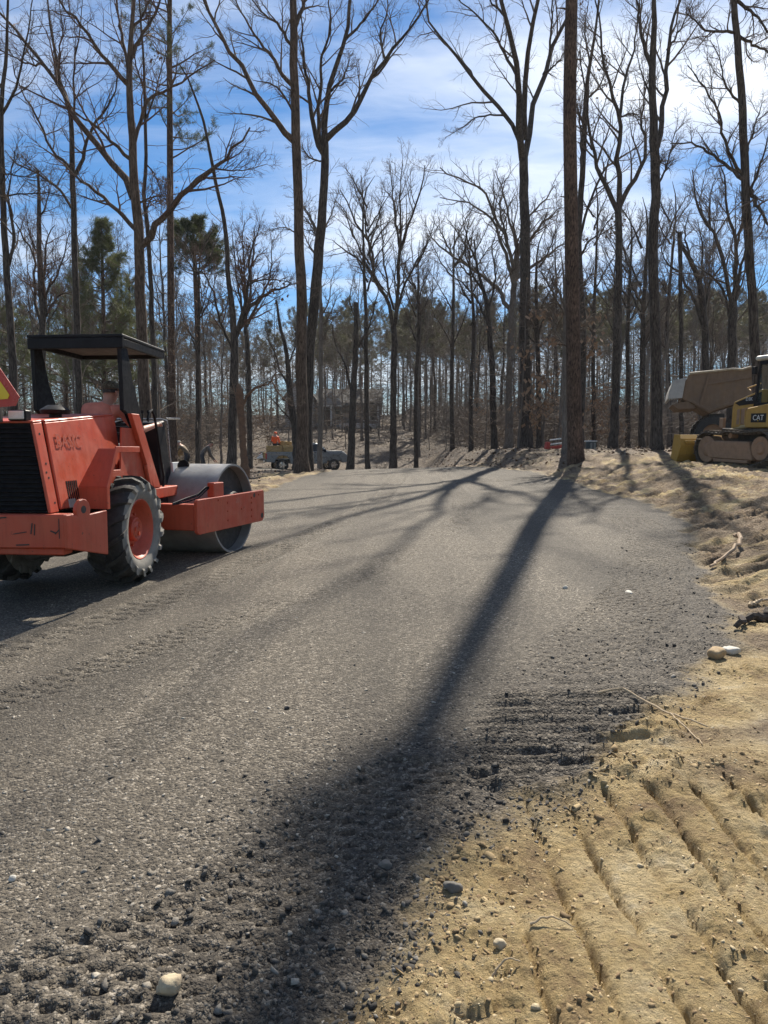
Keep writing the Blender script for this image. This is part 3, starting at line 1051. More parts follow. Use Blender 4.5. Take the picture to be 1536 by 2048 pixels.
def traced_tree(name, label, cat, y, trunk, limbs, bark, twig=None, seed=1, dens=1.0, flare=1.5, up=.12, leaves=0, leafmat=None, gen_limbs=0, top_crown=True,
                spread=1.0, group=None, trunk_twigs=10, tw=1.0, low=0.35):
    rng = np.random.default_rng(seed)
    P, R = px_poly(trunk, y)
    base = P[0].copy()
    base[2] = gz(base[0], base[1]) - .25
    if P[0][2] < base[2] + .3:
        P[0] = base
    else:
        P = np.vstack([base, P])
        R = np.concatenate([[R[0] * 1.05], R])
    N = 30
    Q, RR = resample(P, R, N)
    h = Q[:, 2] - Q[0, 2]
    RR = RR * (1 + (flare - 1) * np.exp(-h / .45))
    Q[1:-1, :2] += rng.normal(size=(N - 2, 2)) * RR[1:-1, None] * .10
    loc = np.array([base[0], base[1], base[2] + .25])
    tb = Tubes()
    k = 12
    tb.add((Q - loc)[None], RR[None], k)
    LP, LR = [], []
    for (w, pts) in limbs:
        dy = rng.uniform(-.45, .45)
        lp, _ = px_poly([(a, b, 1) for a, b in pts], y)
        ln = np.linalg.norm(np.diff(lp, axis=0), axis=1).sum()
        # start on the trunk's own distance, drift nearer or farther on the way out
        for q in range(len(lp)):
            f = q / (len(lp) - 1)
            lp[q] = at(pts[q][0], pts[q][1], y + dy * ln * .6 * f)
        r0 = .5 * w * y / FPX
        a, b = resample(lp, np.linspace(r0, max(r0 * .22, .008), len(lp)), 14)
        a[1:-1] += rng.normal(size=(12, 3)) * r0 * .35
        LP.append(a)
        LR.append(b)
    if gen_limbs:
        gp, gr = spawn(Q[None], RR[None], gen_limbs, low, .97, (28, 58), 6.0 * spread, 14, .55, .12, .01, up, .10, rng, .55)
        LP += list(gp)
        LR += list(gr)
    cr = Tubes()
    root = thing(name, label, cat, tuple(loc), group=group)
    if LP:
        LP, LR = np.array(LP), np.array(LR)
        tb.add(LP - loc, LR, 8)
        src, srcR = LP, LR
        length = np.linalg.norm(LP[:, -1] - LP[:, 0], axis=1)
    else:
        src, srcR, length = None, None, None
    sets = []
    if src is not None:
        n1 = max(4, int(9 * dens))
        a1, r1 = spawn(src, srcR, n1, .12, 1.0, (25, 60), np.clip(length * .42, .9, 3.2) * spread, 8, .6, .05, .006 * tw, up * .8, .13, rng, .45)
        sets.append((a1, r1, 5))
        n2 = max(3, int(6 * dens))
        L1 = np.linalg.norm(a1[:, -1] - a1[:, 0], axis=1)
        a2, r2 = spawn(a1, r1, n2, .15, 1.0, (25, 62), np.clip(L1 * .5, .35, 1.4), 6, .6, .018, .0042 * tw, up * .6, .17, rng, .4)
        sets.append((a2, r2, 4))
        n3 = max(2, int(5 * dens))
        L2 = np.linalg.norm(a2[:, -1] - a2[:, 0], axis=1)
        a3, r3 = spawn(a2, r2, n3, .2, 1.0, (25, 60), np.clip(L2 * .55, .2, .7), 3, .6, .008, .0032 * tw, up * .4, .2, rng, .3)
        sets.append((a3, r3, 3))
        # twigs directly on limbs
        b2, q2 = spawn(src, srcR, int(10 * dens), .1, 1.0, (35, 80), .9, 6, .3, .012, .004 * tw, up * .5, .2, rng, .2)
        sets.append((b2, q2, 3))
    if trunk_twigs:
        t2, s2 = spawn(Q[None], RR[None], trunk_twigs, .2, .9, (50, 95), 1.6, 7, .2, .014, .005 * tw, .1, .2, rng, .0)
        sets.append((t2, s2, 4))
        t3, s3 = spawn(t2, s2, 4, .2, 1, (25, 60), .6, 4, .6, .008, .0035 * tw, .05, .2, rng, .2)
        sets.append((t3, s3, 3))
    for a, b, kk in sets:
        cr.add(a - loc, b, kk)
    to = link('trunk', tb.mesh('trunk'), bark, root)
    cm = cr.mesh('crown')
    if cm:
        link('crown', cm, twig or TWIG, root)
    if leaves and sets:
        tips = sets[min(1, len(sets) - 1)][0][:, -1]
        c = tips[rng.integers(0, len(tips), max(3, leaves // 9))]
        pts = c[rng.integers(0, len(c), leaves)] + rng.normal(size=(leaves, 3)) * .18
        V, F = leaf_quads(pts - loc, .10, rng)
        link('leaves', mesh_np('leaves', V, F), leafmat or LEAFD, root)
    return root


def needles(C, D, per, length, width, rng):
    """tufts of needle blades at points C pointing along D"""
    n = len(C)
    d = np.repeat(D, per, 0) * .7 + rng.normal(size=(n * per, 3)) * .75
    d /= np.linalg.norm(d, axis=1, keepdims=True)
    c = np.repeat(C, per, 0) + rng.normal(size=(n * per, 3)) * length * .25
    s = rng.normal(size=d.shape)
    s -= d * (s * d).sum(1, keepdims=True)
    s /= np.linalg.norm(s, axis=1, keepdims=True)
    ln = length * (.7 + .6 * rng.random((len(d), 1)))
    V = np.stack([c + s * width * .5, c - s * width * .5, c + d * ln], 1).reshape(-1, 3)
    return V, np.arange(3 * len(d)).reshape(-1, 3)


def pine_meshes(Q, RR, rng, t0, t1, nb, blen, prof, sub, per, nl, nw, droop=0.0, loc=np.zeros(3), k=8, dead=12):
    """trunk mesh, crown (branches) mesh, needle mesh for a pine of trunk Q,RR"""
    tb = Tubes().add((Q - loc)[None], RR[None], k)
    H_ = len(Q)
    tts = np.sort(t0 + (t1 - t0) * (np.arange(nb) + rng.random(nb)) / nb)
    P, R = [], []
    for t in tts:
        x = t * (H_ - 1)
        i = min(int(x), H_ - 2)
        b = Q[i] + (Q[i + 1] - Q[i]) * (x - i)
        a = rng.random() * 2 * math.pi
        L = blen * prof((t - t0) / (t1 - t0)) * rng.uniform(.65, 1.2)
        el = rng.uniform(.05, .45) + .7 * ((t - t0) / (t1 - t0)) ** 3
        d = np.array([math.cos(a) * math.cos(el), math.sin(a) * math.cos(el), math.sin(el)])
        pts = [b]
        for q in range(7):
            d = d + rng.normal(size=3) * .10 + np.array([0, 0, .06 - droop * .12])
            d /= np.linalg.norm(d)
            pts.append(pts[-1] + d * L / 7)
        P.append(pts)
        rb = min(RR[i] * .45, .012 + L * .013)
        R.append(np.linspace(rb, .008, 8))
    P, R = np.array(P), np.array(R)
    cr = Tubes().add(P - loc, R, 4)
    LL = np.linalg.norm(P[:, -1] - P[:, 0], axis=1)
    s1, q1 = spawn(P, R, sub, .3, 1.0, (25, 65), LL * .38, 5, .6, .02, .006, .12, .15, rng, .4)
    cr.add(s1 - loc, q1, 3)
    C = np.concatenate([s1[:, -1], s1[:, 3], s1[:, 2], P[:, -1]])
    D = np.concatenate([s1[:, -1] - s1[:, -2], s1[:, 3] - s1[:, 2], s1[:, 3] - s1[:, 1], P[:, -1] - P[:, -2]])
    D /= np.linalg.norm(D, axis=1, keepdims=True) + 1e-9
    V, F = needles(C, D, per, nl, nw, rng)
    if dead:
        dp, dr = spawn(Q[None], RR[None], dead, .25, max(t0, .35), (60, 100), 1.6, 6, .25, .025, .008, -.02, .14, rng, 0)
        cr.add(dp - loc, dr, 4)
        d2, dr2 = spawn(dp, dr, 4, .3, 1, (30, 70), .6, 4, .6, .01, .005, 0, .2, rng, .3)
        cr.add(d2 - loc, dr2, 3)
    return tb.mesh('trunk'), cr.mesh('crown'), mesh_np('needles', V - loc, F)


def WS(f, pts):
    return [(u, v, w * f) for u, v, w in pts]


# ---- the big trees round the road, traced one by one
OAK = 'tree'
traced_tree('bare_tree', 'dark slender trunk at the left edge of the frame with a steep side stem', OAK, 22,
            WS(0.8, [(30, 840, 21), (24, 700, 18), (15, 560, 16), (8, 430, 14), (3, 300, 12), (3, 200, 10), (12, 120, 8), (15, 40, 6), (20, -100, 4), (26, -220, 3)]),
            [(7, [(18, 530), (27, 487), (25, 450), (17, 410), (15, 390), (20, 365), (23, 345), (30, 300)]), (4, [(14, 392), (33, 388), (100, 387), (140, 396)]),
             (3, [(8, 347), (40, 352), (75, 356)]), (6, [(3, 230), (30, 180), (45, 120), (60, 40), (70, -60)]), (5, [(5, 180), (-30, 120), (-60, 20)])], BARK_D, seed=11)
traced_tree('bare_tree', 'straight dark trunk rising behind the roller canopy with a Y fork high up', OAK, 30,
            WS(0.9, [(160, 860, 16), (154, 650, 14), (150, 520, 13), (147, 400, 12), (145, 350, 12), (143, 260, 10), (138, 210, 9), (120, 165, 7), (112, 110, 6), (100, 50, 4), (90, -60, 3)]),
            [(7, [(145, 350), (125, 320), (105, 300), (72, 230), (50, 195), (30, 150)]), (8, [(150, 352), (170, 310), (178, 270), (205, 225), (228, 190), (240, 120)]),
             (6, [(143, 415), (120, 380), (80, 350), (35, 328), (10, 300)]), (5, [(142, 250), (150, 190), (148, 130), (160, 60), (165, 0)]), (4, [(130, 190), (95, 140), (60, 110), (30, 60)])], BARK_D, seed=12)
traced_tree('bare_tree', 'large brown oak left of the central pair with long limbs sweeping to both sides', OAK, 25,
            WS(0.73, [(291, 880, 36), (285, 700, 29), (279, 560, 27), (275, 450, 26), (270, 390, 24), (266, 300, 21), (261, 220, 18), (258, 150, 16), (262, 80, 12), (268, 0, 9), (272, -150, 6), (275, -330, 3)]),
            [(15, [(266, 395), (250, 360), (225, 325), (190, 285), (160, 245), (130, 200), (118, 175), (85, 125), (45, 75), (0, 25), (-60, -30)]),
             (9, [(270, 458), (240, 425), (205, 395), (175, 370), (152, 352), (135, 335), (100, 305)]),
             (14, [(283, 492), (305, 460), (340, 415), (372, 380), (400, 352), (425, 335), (455, 312), (480, 280), (500, 255)]), (4, [(425, 336), (455, 341), (490, 340), (535, 328)]),
             (8, [(263, 320), (240, 300), (215, 275), (180, 245), (140, 210), (100, 140)]), (10, [(257, 170), (240, 155), (210, 115), (180, 75), (150, 35), (115, -5), (80, -60)]),
             (8, [(266, 300), (285, 230), (300, 195), (330, 180), (360, 165), (400, 140), (430, 120)]), (8, [(260, 120), (280, 80), (305, 40), (322, 0), (340, -60)]),
             (7, [(258, 150), (245, 80), (235, 20), (228, -60)]), (6, [(262, 60), (290, 20), (310, -40)]), (5, [(272, 410), (300, 395), (330, 392)]),
             (5, [(120, 172), (118, 120), (125, 60), (118, 0)]), (5, [(85, 125), (60, 130), (20, 110), (-30, 90)])], BARK_R, TWIGR, seed=13, flare=1.4)
traced_tree('bare_tree', 'thin wavy trunk close behind the right side of the large brown oak', OAK, 27,
            WS(0.85, [(311, 880, 12), (305, 650, 11), (300, 540, 10), (293, 430, 9), (287, 400, 9), (292, 330, 8), (290, 220, 7), (287, 120, 5), (280, 20, 4), (275, -60, 3)]),
            [(4, [(292, 430), (300, 400), (312, 392), (335, 393)]), (3, [(294, 330), (310, 350), (320, 380)]), (4, [(290, 240), (310, 190), (325, 130), (345, 60)]), (4, [(288, 180), (270, 120), (262, 50)])], BARK_D, TWIGR, seed=14, leaves=40)
traced_tree('bare_tree', 'dark leaning trunk left of the pickup forking low into two rising stems', OAK, 26,
            WS(0.85, [(463, 945, 24), (465, 870, 20), (467, 780, 20), (469, 700, 19), (467, 640, 14), (457, 560, 11), (453, 480, 10), (446, 430, 9), (438, 395, 8), (428, 345, 8), (415, 280, 6), (405, 235, 6), (392, 200, 5), (380, 165, 4), (360, 130, 3)]),
            [(12, [(470, 690), (480, 650), (500, 615), (525, 590), (550, 580), (582, 565)]), (8, [(476, 665), (490, 610), (496, 560), (500, 510), (520, 450)]), (6, [(465, 700), (440, 640), (425, 580), (405, 545), (375, 540)]),
             (4, [(497, 570), (520, 560), (550, 560), (585, 566)]), (4, [(492, 600), (480, 540), (470, 480)])], BARK_D, TWIGR, seed=15, leaves=90, top_crown=False)
traced_tree('bare_tree', 'tall brown straight trunk of the central pair standing before the pickup', OAK, 29,
            WS(0.73, [(605, 950, 50), (604, 925, 37), (603, 880, 33), (603, 800, 31), (603, 700, 29), (603, 600, 28), (600, 500, 26), (597, 400, 25), (592, 300, 24), (590, 220, 23), (589, 150, 22), (587, 60, 20), (585, -20, 17), (583, -200, 11), (580, -420, 4)]),
            [(13, [(591, 285), (570, 262), (545, 238), (510, 185), (480, 130), (450, 85), (420, 30), (395, -20), (370, -80)]), (9, [(589, 175), (570, 150), (545, 115), (520, 85), (490, 40), (470, -10)]),
             (7, [(588, 100), (565, 60), (545, 40), (520, 20), (490, -20)]), (10, [(587, 60), (605, 20), (620, -20), (640, -90)]), (5, [(590, 230), (560, 180), (535, 165), (505, 160)]), (3, [(598, 470), (570, 455), (535, 460)]),
             (8, [(585, -60), (550, -120), (520, -200)])], BARK_R, seed=16, flare=1.08)
traced_tree('bare_tree', 'dark bowed trunk of the central pair leaning right with a wide fork', OAK, 30,
            WS(0.78, [(612, 945, 34), (615, 850, 26), (619, 760, 24), (624, 650, 25), (632, 560, 26), (641, 470, 24), (648, 400, 20), (651, 350, 20), (650, 310, 20), (648, 270, 16), (652, 220, 14), (660, 170, 12), (680, 110, 10), (695, 60, 9), (700, 0, 8), (712, -100, 5), (715, -200, 3)]),
            [(12, [(651, 280), (680, 255), (710, 220), (730, 180), (750, 140), (775, 115), (800, 85), (840, 30), (870, -20)]), (11, [(648, 310), (632, 270), (622, 230), (618, 180), (610, 140), (605, 90), (602, 30)]),
             (8, [(640, 290), (636, 230), (640, 180), (640, 130), (655, 80), (660, 20), (655, -50)]), (5, [(655, 190), (690, 150), (700, 110)]), (4, [(645, 322), (625, 318), (608, 300), (604, 285)]), (5, [(770, 118), (760, 70), (775, 20), (770, -40)]),
             (6, [(690, 80), (720, 50), (750, 10), (770, -40)])], BARK_D, seed=17, flare=1.3)
traced_tree('bare_tree', 'small dark crooked trunk bending left behind the central pair', OAK, 34,
            [(594, 930, 17), (590, 860, 14), (581, 800, 13), (578, 760, 11), (572, 700, 8), (560, 650, 6), (552, 600, 4)],
            [(5, [(578, 770), (560, 740), (548, 700), (530, 670)]), (4, [(575, 730), (590, 690), (590, 640)]), (4, [(590, 850), (560, 815), (535, 790)])], BARK_D, seed=18, dens=.8)
traced_tree('bare_tree', 'fan shaped bare tree with ascending limbs in the gap right of the central pair', OAK, 46,
            [(786, 938, 16), (787, 850, 13), (788, 760, 12), (789, 690, 12), (786, 645, 11)],
            [(8, [(786, 655), (775, 600), (750, 560), (745, 510), (725, 460), (700, 420), (680, 380)]), (8, [(788, 655), (795, 600), (797, 540), (805, 480), (825, 430), (840, 380), (850, 330)]),
             (6, [(790, 650), (805, 580), (830, 530), (850, 500), (870, 440)]), (6, [(773, 595), (740, 540), (690, 500), (665, 480)]), (5, [(750, 560), (735, 480), (728, 410), (722, 350)]), (6, [(796, 560), (800, 470), (800, 400), (805, 320)]),
             (5, [(788, 620), (770, 540), (765, 480), (760, 420)]), (5, [(800, 500), (790, 440), (785, 380), (780, 330)]), (4, [(740, 530), (705, 470), (690, 420), (670, 400)])], BARK_D, seed=19, dens=1.15, up=.22, tw=1.3)
traced_tree('bare_tree', 'near black forked tree beside the road crest with an arching left limb', OAK, 38,
            WS(0.9, [(1054, 925, 38), (1052, 880, 27), (1052, 800, 24), (1050, 650, 23), (1050, 500, 22), (1049, 400, 20), (1047, 330, 19), (1046, 300, 18)]),
            [(14, [(1045, 320), (1040, 280), (1036, 230), (1034, 190), (1033, 150), (1028, 110), (1018, 70), (1010, 30), (1004, -10), (998, -80), (990, -200), (985, -400), (975, -600)]),
             (13, [(1048, 320), (1052, 285), (1059, 250), (1070, 215), (1085, 150), (1098, 110), (1112, 80), (1130, 50), (1150, 10), (1165, -60), (1175, -250), (1178, -450)]), (12, [(1050, 280), (1053, 220), (1050, 160), (1052, 120), (1062, 70), (1075, 0), (1080, -70), (1088, -200), (1094, -360), (1100, -540)]),
             (9, [(1042, 290), (1025, 245), (1000, 215), (968, 180), (945, 155), (915, 120), (910, 100), (885, 80), (860, 50), (850, 0), (845, -120), (840, -260)]), (4, [(1010, 231), (980, 230), (950, 235), (925, 255), (890, 275)]),
             (6, [(1033, 150), (1010, 110), (990, 70), (965, 40), (930, 10), (900, -20)]), (5, [(1099, 108), (1103, 50), (1105, 0), (1100, -60)]), (5, [(1086, 150), (1110, 130), (1128, 105)]), (5, [(1012, 35), (980, 0), (960, -50)])], BARK_D, seed=20, flare=1.3)
traced_tree('bare_tree', 'slim tree half hidden behind the massive pine trunk with hanging dead leaves', OAK, 34,
            [(1160, 910, 14), (1165, 700, 14), (1160, 560, 13), (1157, 470, 12), (1163, 380, 11), (1168, 280, 10), (1172, 200, 9), (1178, 140, 7), (1188, 80, 5), (1198, 0, 4)],
            [(6, [(1160, 475), (1175, 420), (1205, 345), (1235, 320), (1280, 290), (1300, 270)]), (5, [(1163, 360), (1162, 300), (1160, 240), (1165, 180)]), (5, [(1172, 200), (1200, 170), (1220, 120)]), (5, [(1158, 520), (1180, 480), (1200, 470), (1230, 450)]),
             (4, [(1168, 260), (1150, 190), (1155, 120), (1170, 50)]), (4, [(1180, 130), (1170, 60), (1180, -10)])], BARK_D, seed=21, leaves=260)
traced_tree('bare_tree', 'slender dark tree right of the massive pine with three candelabra limbs', OAK, 32,
            WS(0.86, [(1226, 910, 21), (1230, 800, 18), (1234, 680, 17), (1238, 560, 16), (1237, 480, 15), (1237, 425, 15), (1238, 405, 13)]),
            [(10, [(1236, 425), (1215, 375), (1198, 345), (1192, 330), (1183, 290), (1178, 250), (1176, 215), (1165, 160), (1160, 100)]), (11, [(1238, 410), (1239, 360), (1232, 315), (1240, 270), (1237, 230), (1225, 195), (1215, 150), (1205, 100), (1200, 50), (1190, 0)]),
             (10, [(1240, 412), (1262, 370), (1280, 335), (1290, 310), (1291, 280), (1284, 250), (1290, 200), (1300, 150)]), (7, [(1239, 235), (1245, 190), (1255, 140), (1268, 95), (1275, 40), (1280, -20)]), (4, [(1240, 235), (1260, 228), (1285, 230)]),
             (4, [(1184, 300), (1160, 250), (1150, 190)])], BARK_D, seed=22)
traced_tree('bare_tree', 'knotty dark trunk left of the dump truck with a steep right fork', OAK, 27,
            WS(0.92, [(1313, 902, 34), (1312, 870, 23), (1312, 700, 21), (1309, 600, 20), (1306, 500, 20), (1311, 400, 19), (1311, 330, 19), (1308, 280, 18), (1305, 220, 15), (1304, 130, 14), (1308, 60, 11), (1308, 0, 9), (1310, -100, 6), (1312, -200, 3)]),
            [(12, [(1312, 300), (1321, 260), (1326, 230), (1330, 160), (1335, 100), (1342, 60), (1355, 20), (1362, -20), (1375, -90)]), (9, [(1304, 135), (1290, 95), (1280, 50), (1273, 0), (1265, -60)]), (4, [(1304, 200), (1285, 150), (1268, 90)]),
             (5, [(1314, 330), (1323, 322), (1324, 316)]), (5, [(1334, 100), (1360, 60), (1385, 10)]), (5, [(1312, 375), (1330, 340), (1345, 290), (1355, 240)]), (4, [(1308, 500), (1330, 480), (1345, 440)])], BARK_D, seed=23, flare=1.35)
traced_tree('bare_tree', 'tall dark trunk leaning left above the dozer at the right edge', OAK, 22,
            WS(0.68, [(1520, 905, 30), (1515, 800, 27), (1510, 700, 26), (1503, 580, 24), (1497, 450, 23), (1492, 380, 23), (1486, 250, 21), (1478, 130, 19), (1470, 30, 17), (1465, -60, 15), (1455, -250, 9), (1450, -400, 4)]),
            [(8, [(1488, 360), (1470, 345), (1445, 325), (1420, 305), (1395, 290), (1365, 285), (1340, 287)]), (7, [(1486, 350), (1465, 320), (1450, 280), (1437, 230), (1420, 190), (1395, 160), (1375, 130)]), (10, [(1496, 375), (1513, 408), (1530, 435), (1545, 480)]),
             (6, [(1473, 65), (1440, 62), (1410, 60), (1385, 35), (1370, 25)]), (7, [(1475, 70), (1500, 85), (1530, 100), (1560, 120)]), (7, [(1470, 0), (1500, 20), (1536, 60), (1560, 90)]), (6, [(1492, 400), (1515, 350), (1530, 300), (1545, 240)]),
             (5, [(1490, 320), (1510, 250), (1530, 200)]), (5, [(1483, 210), (1450, 170), (1440, 120), (1420, 80)])], BARK_D, seed=24)
traced_tree('bare_tree', 'broad multi stemmed tree behind the dump truck spreading like an open hand', OAK, 36,
            [(1460, 910, 17), (1463, 750, 16), (1465, 640, 16), (1467, 605, 14)],
            [(9, [(1465, 610), (1455, 560), (1440, 500), (1420, 460), (1400, 420), (1390, 380), (1385, 340)]), (9, [(1467, 612), (1472, 530), (1472, 480), (1455, 420), (1450, 370), (1440, 330)]), (8, [(1469, 612), (1482, 540), (1495, 490), (1500, 430)]),
             (6, [(1463, 640), (1445, 580), (1420, 550), (1390, 530)]), (5, [(1420, 460), (1420, 400), (1430, 350)]), (5, [(1472, 500), (1485, 430), (1480, 370)])], BARK_D, seed=25, dens=1.1, tw=1.2)
traced_tree('bare_tree', 'grey trunk with a wide domed crown left of the near black forked tree', OAK, 42,
            [(1017, 918, 17), (1018, 800, 14), (1020, 700, 13), (1025, 600, 12), (1030, 550, 11)],
            [(8, [(1026, 565), (1015, 520), (1000, 480), (985, 440), (960, 420), (930, 405), (880, 395)]), (8, [(1028, 555), (1022, 510), (1008, 470), (985, 430), (975, 390), (950, 370), (900, 350), (880, 335)]), (7, [(1030, 550), (1030, 480), (1015, 420), (1005, 380), (990, 340)]),
             (9, [(1022, 620), (990, 575), (960, 550), (920, 520), (880, 490), (855, 470)]), (8, [(1031, 552), (1060, 480), (1090, 440), (1125, 415)]), (8, [(1030, 560), (1070, 530), (1110, 500), (1140, 480)]), (7, [(1030, 550), (1042, 480), (1060, 430), (1090, 400), (1110, 370)]),
             (5, [(1015, 480), (1000, 420), (1010, 360)])], BARK_G, seed=26, dens=1.15, tw=1.3)
traced_tree('bare_tree', 'smaller dark tree with a ragged crown left of the domed grey trunk', OAK, 40,
            [(988, 915, 13), (985, 750, 12), (978, 650, 10), (972, 600, 8), (955, 540, 5), (948, 480, 3)],
            [(6, [(980, 660), (960, 610), (930, 570), (900, 550)]), (5, [(975, 620), (990, 560), (985, 500), (995, 450)]), (5, [(965, 580), (940, 540), (930, 490), (940, 430)]), (4, [(950, 520), (930, 460), (925, 410)])], BARK_D, seed=27, dens=1.1, tw=1.2)
traced_tree('bare_tree', 'twisted tree right of the leaf covered dead pole with curling upper limbs', OAK, 40,
            [(1410, 910, 14), (1411, 700, 13), (1406, 620, 12), (1398, 560, 10), (1375, 510, 8), (1362, 490, 6)],
            [(6, [(1408, 640), (1418, 570), (1445, 530), (1460, 500)]), (7, [(1405, 650), (1385, 590), (1360, 550), (1330, 520), (1322, 490)]), (5, [(1385, 530), (1370, 470), (1380, 420)]), (5, [(1400, 570), (1405, 500), (1395, 440)])], BARK_D, seed=28, dens=1.1, tw=1.2)
traced_tree('bare_tree', 'three stemmed bare tree at far left behind the edge trunk', OAK, 38,
            [(83, 880, 13), (85, 640, 11), (80, 540, 10), (78, 460, 9), (78, 400, 7), (76, 340, 4)],
            [(7, [(84, 660), (70, 600), (68, 520), (40, 460), (25, 440)]), (6, [(85, 640), (90, 540), (95, 480), (110, 450)]), (6, [(86, 650), (97, 580), (115, 550), (130, 500), (140, 460)]), (5, [(86, 640), (120, 590), (145, 590)]), (4, [(80, 520), (60, 470), (50, 410)]),
             (4, [(78, 440), (95, 400), (100, 350)])], BARK_D, TWIGR, seed=29, dens=1.1, tw=1.2)
traced_tree('bare_tree', 'bare tree with a rounded fine crown left of the pickup and behind the leaning trunk', OAK, 44,
            [(500, 920, 11), (498, 800, 10), (495, 700, 9), (490, 640, 8)],
            [(6, [(490, 650), (480, 590), (470, 540), (465, 470)]), (6, [(491, 650), (500, 580), (505, 520), (510, 450)]), (6, [(492, 655), (520, 600), (540, 550), (545, 480)]), (5, [(490, 640), (490, 560), (485, 480), (490, 440)])], BARK_D, TWIGR, seed=30, dens=1.2, up=.25, tw=1.3)
traced_tree('bare_tree', 'dark bent stem standing on the leafy slope left of the road crest gap', OAK, 40,
            [(700, 942, 15), (704, 850, 14), (708, 760, 12), (712, 680, 10), (712, 605, 9)],
            [(5, [(712, 700), (735, 660), (750, 610), (760, 560)]), (5, [(706, 800), (690, 730), (672, 690), (660, 640)]), (3, [(711, 640), (700, 600), (705, 560)])], BARK_D, seed=31, dens=.9)
traced_tree('broken_snag', 'leaning dead pole with a broken hooked top between knotty trunk and dump truck', 'tree', 38,
            [(1363, 908, 9), (1362, 700, 8), (1361, 560, 8), (1360, 500, 8), (1359, 464, 9)],
            [(4, [(1360, 470), (1352, 462), (1345, 468), (1343, 480)]), (3, [(1360, 468), (1365, 463), (1363, 474)])], BARK_D, seed=32, dens=.4, trunk_twigs=3)
traced_tree('broken_snag', 'reddish brown broken trunk beside the drum with one arching branch', 'tree', 24,
            [(493, 962, 18), (487, 900, 13), (483, 840, 14), (480, 800, 17), (478, 778, 14), (477, 768, 5)],
            [(6, [(484, 812), (500, 785), (515, 775), (530, 768), (542, 765), (552, 745), (566, 742)]), (3, [(544, 762), (556, 785), (570, 800), (585, 812)]), (3, [(482, 800), (470, 785), (466, 770)])], RUST, seed=33, dens=.6, trunk_twigs=3, flare=1.3)
# pale bark flank stems beside the big pine and on the right bank
for i, (u, w_, y, lab) in enumerate(((1131, 15, 27, 'pale grey trunk touching the left side of the massive pine'), (1078, 11, 36, 'thin dark trunk between the near black tree and the massive pine'),
                                     (1283, 12, 41, 'thin trunk with high crown between candelabra tree and knotty trunk'), (1188, 9, 44, 'thin straight trunk just right of the massive pine'),
                                     (942, 9, 43, 'thin straight trunk at the right end of the leafy gap'), (640, 10, 41, 'thin dark trunk right behind the pickup bonnet'), (735, 10, 42, 'thin trunk on the leaf slope left of the fan shaped tree'),
                                     (395, 9, 34, 'thin trunk behind the stooping worker in the cap'), (1255, 10, 45, 'slim trunk with crown behind the candelabra tree'), (1340, 9, 47, 'slim pole of a tree behind the broken hooked snag'),
                                     (832, 9, 48, 'thin trunk alone on the slope right of the fan shaped tree'), (905, 9, 52, 'thin trunk farther up the slope left of the ragged crown'))):
    top = 560 - (i * 53) % 170
    rr = np.random.default_rng(300 + i)
    tr = [(u, 925, w_), (u + rr.uniform(-3, 3), 780, w_ * .9), (u + rr.uniform(-7, 7), 650, w_ * .8), (u + rr.uniform(-12, 12), top, w_ * .3), (u + rr.uniform(-20, 20), top - 60, w_ * .08)]
    lm = []
    for q in range(8):
        v0 = rr.uniform(top - 10, 720)
        sgn = 1 if q % 2 else -1
        lm.append((w_ * .42, [(u, v0), (u + sgn * rr.uniform(12, 25), v0 - rr.uniform(25, 45)), (u + sgn * rr.uniform(25, 60), v0 - rr.uniform(70, 110))]))
    traced_tree('bare_tree', lab, OAK, y, tr, lm, BARK_G if i in (0, 5) else BARK_D, seed=400 + i, dens=.9, tw=1.2)

# ---- massive pine that throws the long shadow
rng = np.random.default_rng(51)
Pp, Rp = px_poly([(1153, 922, 66), (1151, 900, 57), (1149, 850, 52), (1147, 750, 51), (1145, 600, 49), (1143, 480, 47), (1141, 350, 45), (1139.5, 250, 44), (1140, 150, 43), (1142, 50, 41), (1144, -50, 39), (1146, -300, 31), (1149, -600, 21), (1150, -880, 6)], 24)
Rp = Rp * .56
Pp[0][2] = gz(Pp[0][0], 24) - .2
Qp, RRp = resample(Pp, Rp, 34)
locp = np.array([Pp[0][0], 24, Pp[0][2] + .2])
tm, cm, nm = pine_meshes(Qp, RRp, rng, .71, .995, 56, 1.75, lambda t: min(1, .18 + 2.2 * t * t) if t < .6 else 1.1 - .6 * t, 6, 12, .2, .012, loc=locp, k=16, dead=0)
root = thing('pine_tree', 'massive reddish pine trunk on the right bank whose long shadow crosses the road', 'tree', tuple(locp))
link('trunk', tm, BARK_P, root)
link('crown', cm, TWIG, root)
link('needles', nm, NEED_D, root)
for (u, v, du) in ((1129, 18, -16), (1160, 120, 8), (1128, 395, -8), (1162, 560, 9), (1124, 690, -12)):
    a = at(1142, v + 6, 24)
    b_ = at(u + du, v - 2, 23.9)
    link('branch_stub', Tubes().add(np.array([[a, (a + b_) / 2 + np.array([0, 0, .05]), b_]]) - locp, np.array([[.035, .028, .014]]), 5).mesh('branch_stub'), BARK_P, root)


def traced_pine(label, y, trunk, t0, nb, blen, prof, mat, seed, per=14, nl=.26, nw=.02, sub=6, k=8, dead=8, droop=0.0, bark=None):
    rng = np.random.default_rng(seed)
    P, R = px_poly(trunk, y)
    P[0][2] = gz(P[0][0], y) - .15
    Q, RR = resample(P, R, 24)
    loc = np.array([P[0][0], y, P[0][2] + .15])
    tm, cm, nm = pine_meshes(Q, RR, rng, t0, .99, nb, blen, prof, sub, per, nl, nw, droop, loc, k, dead)
    root = thing('pine_tree', label, 'tree', tuple(loc))
    link('trunk', tm, bark or BARK_P, root)
    link('crown', cm, TWIG, root)
    link('needles', nm, mat, root)
    return root


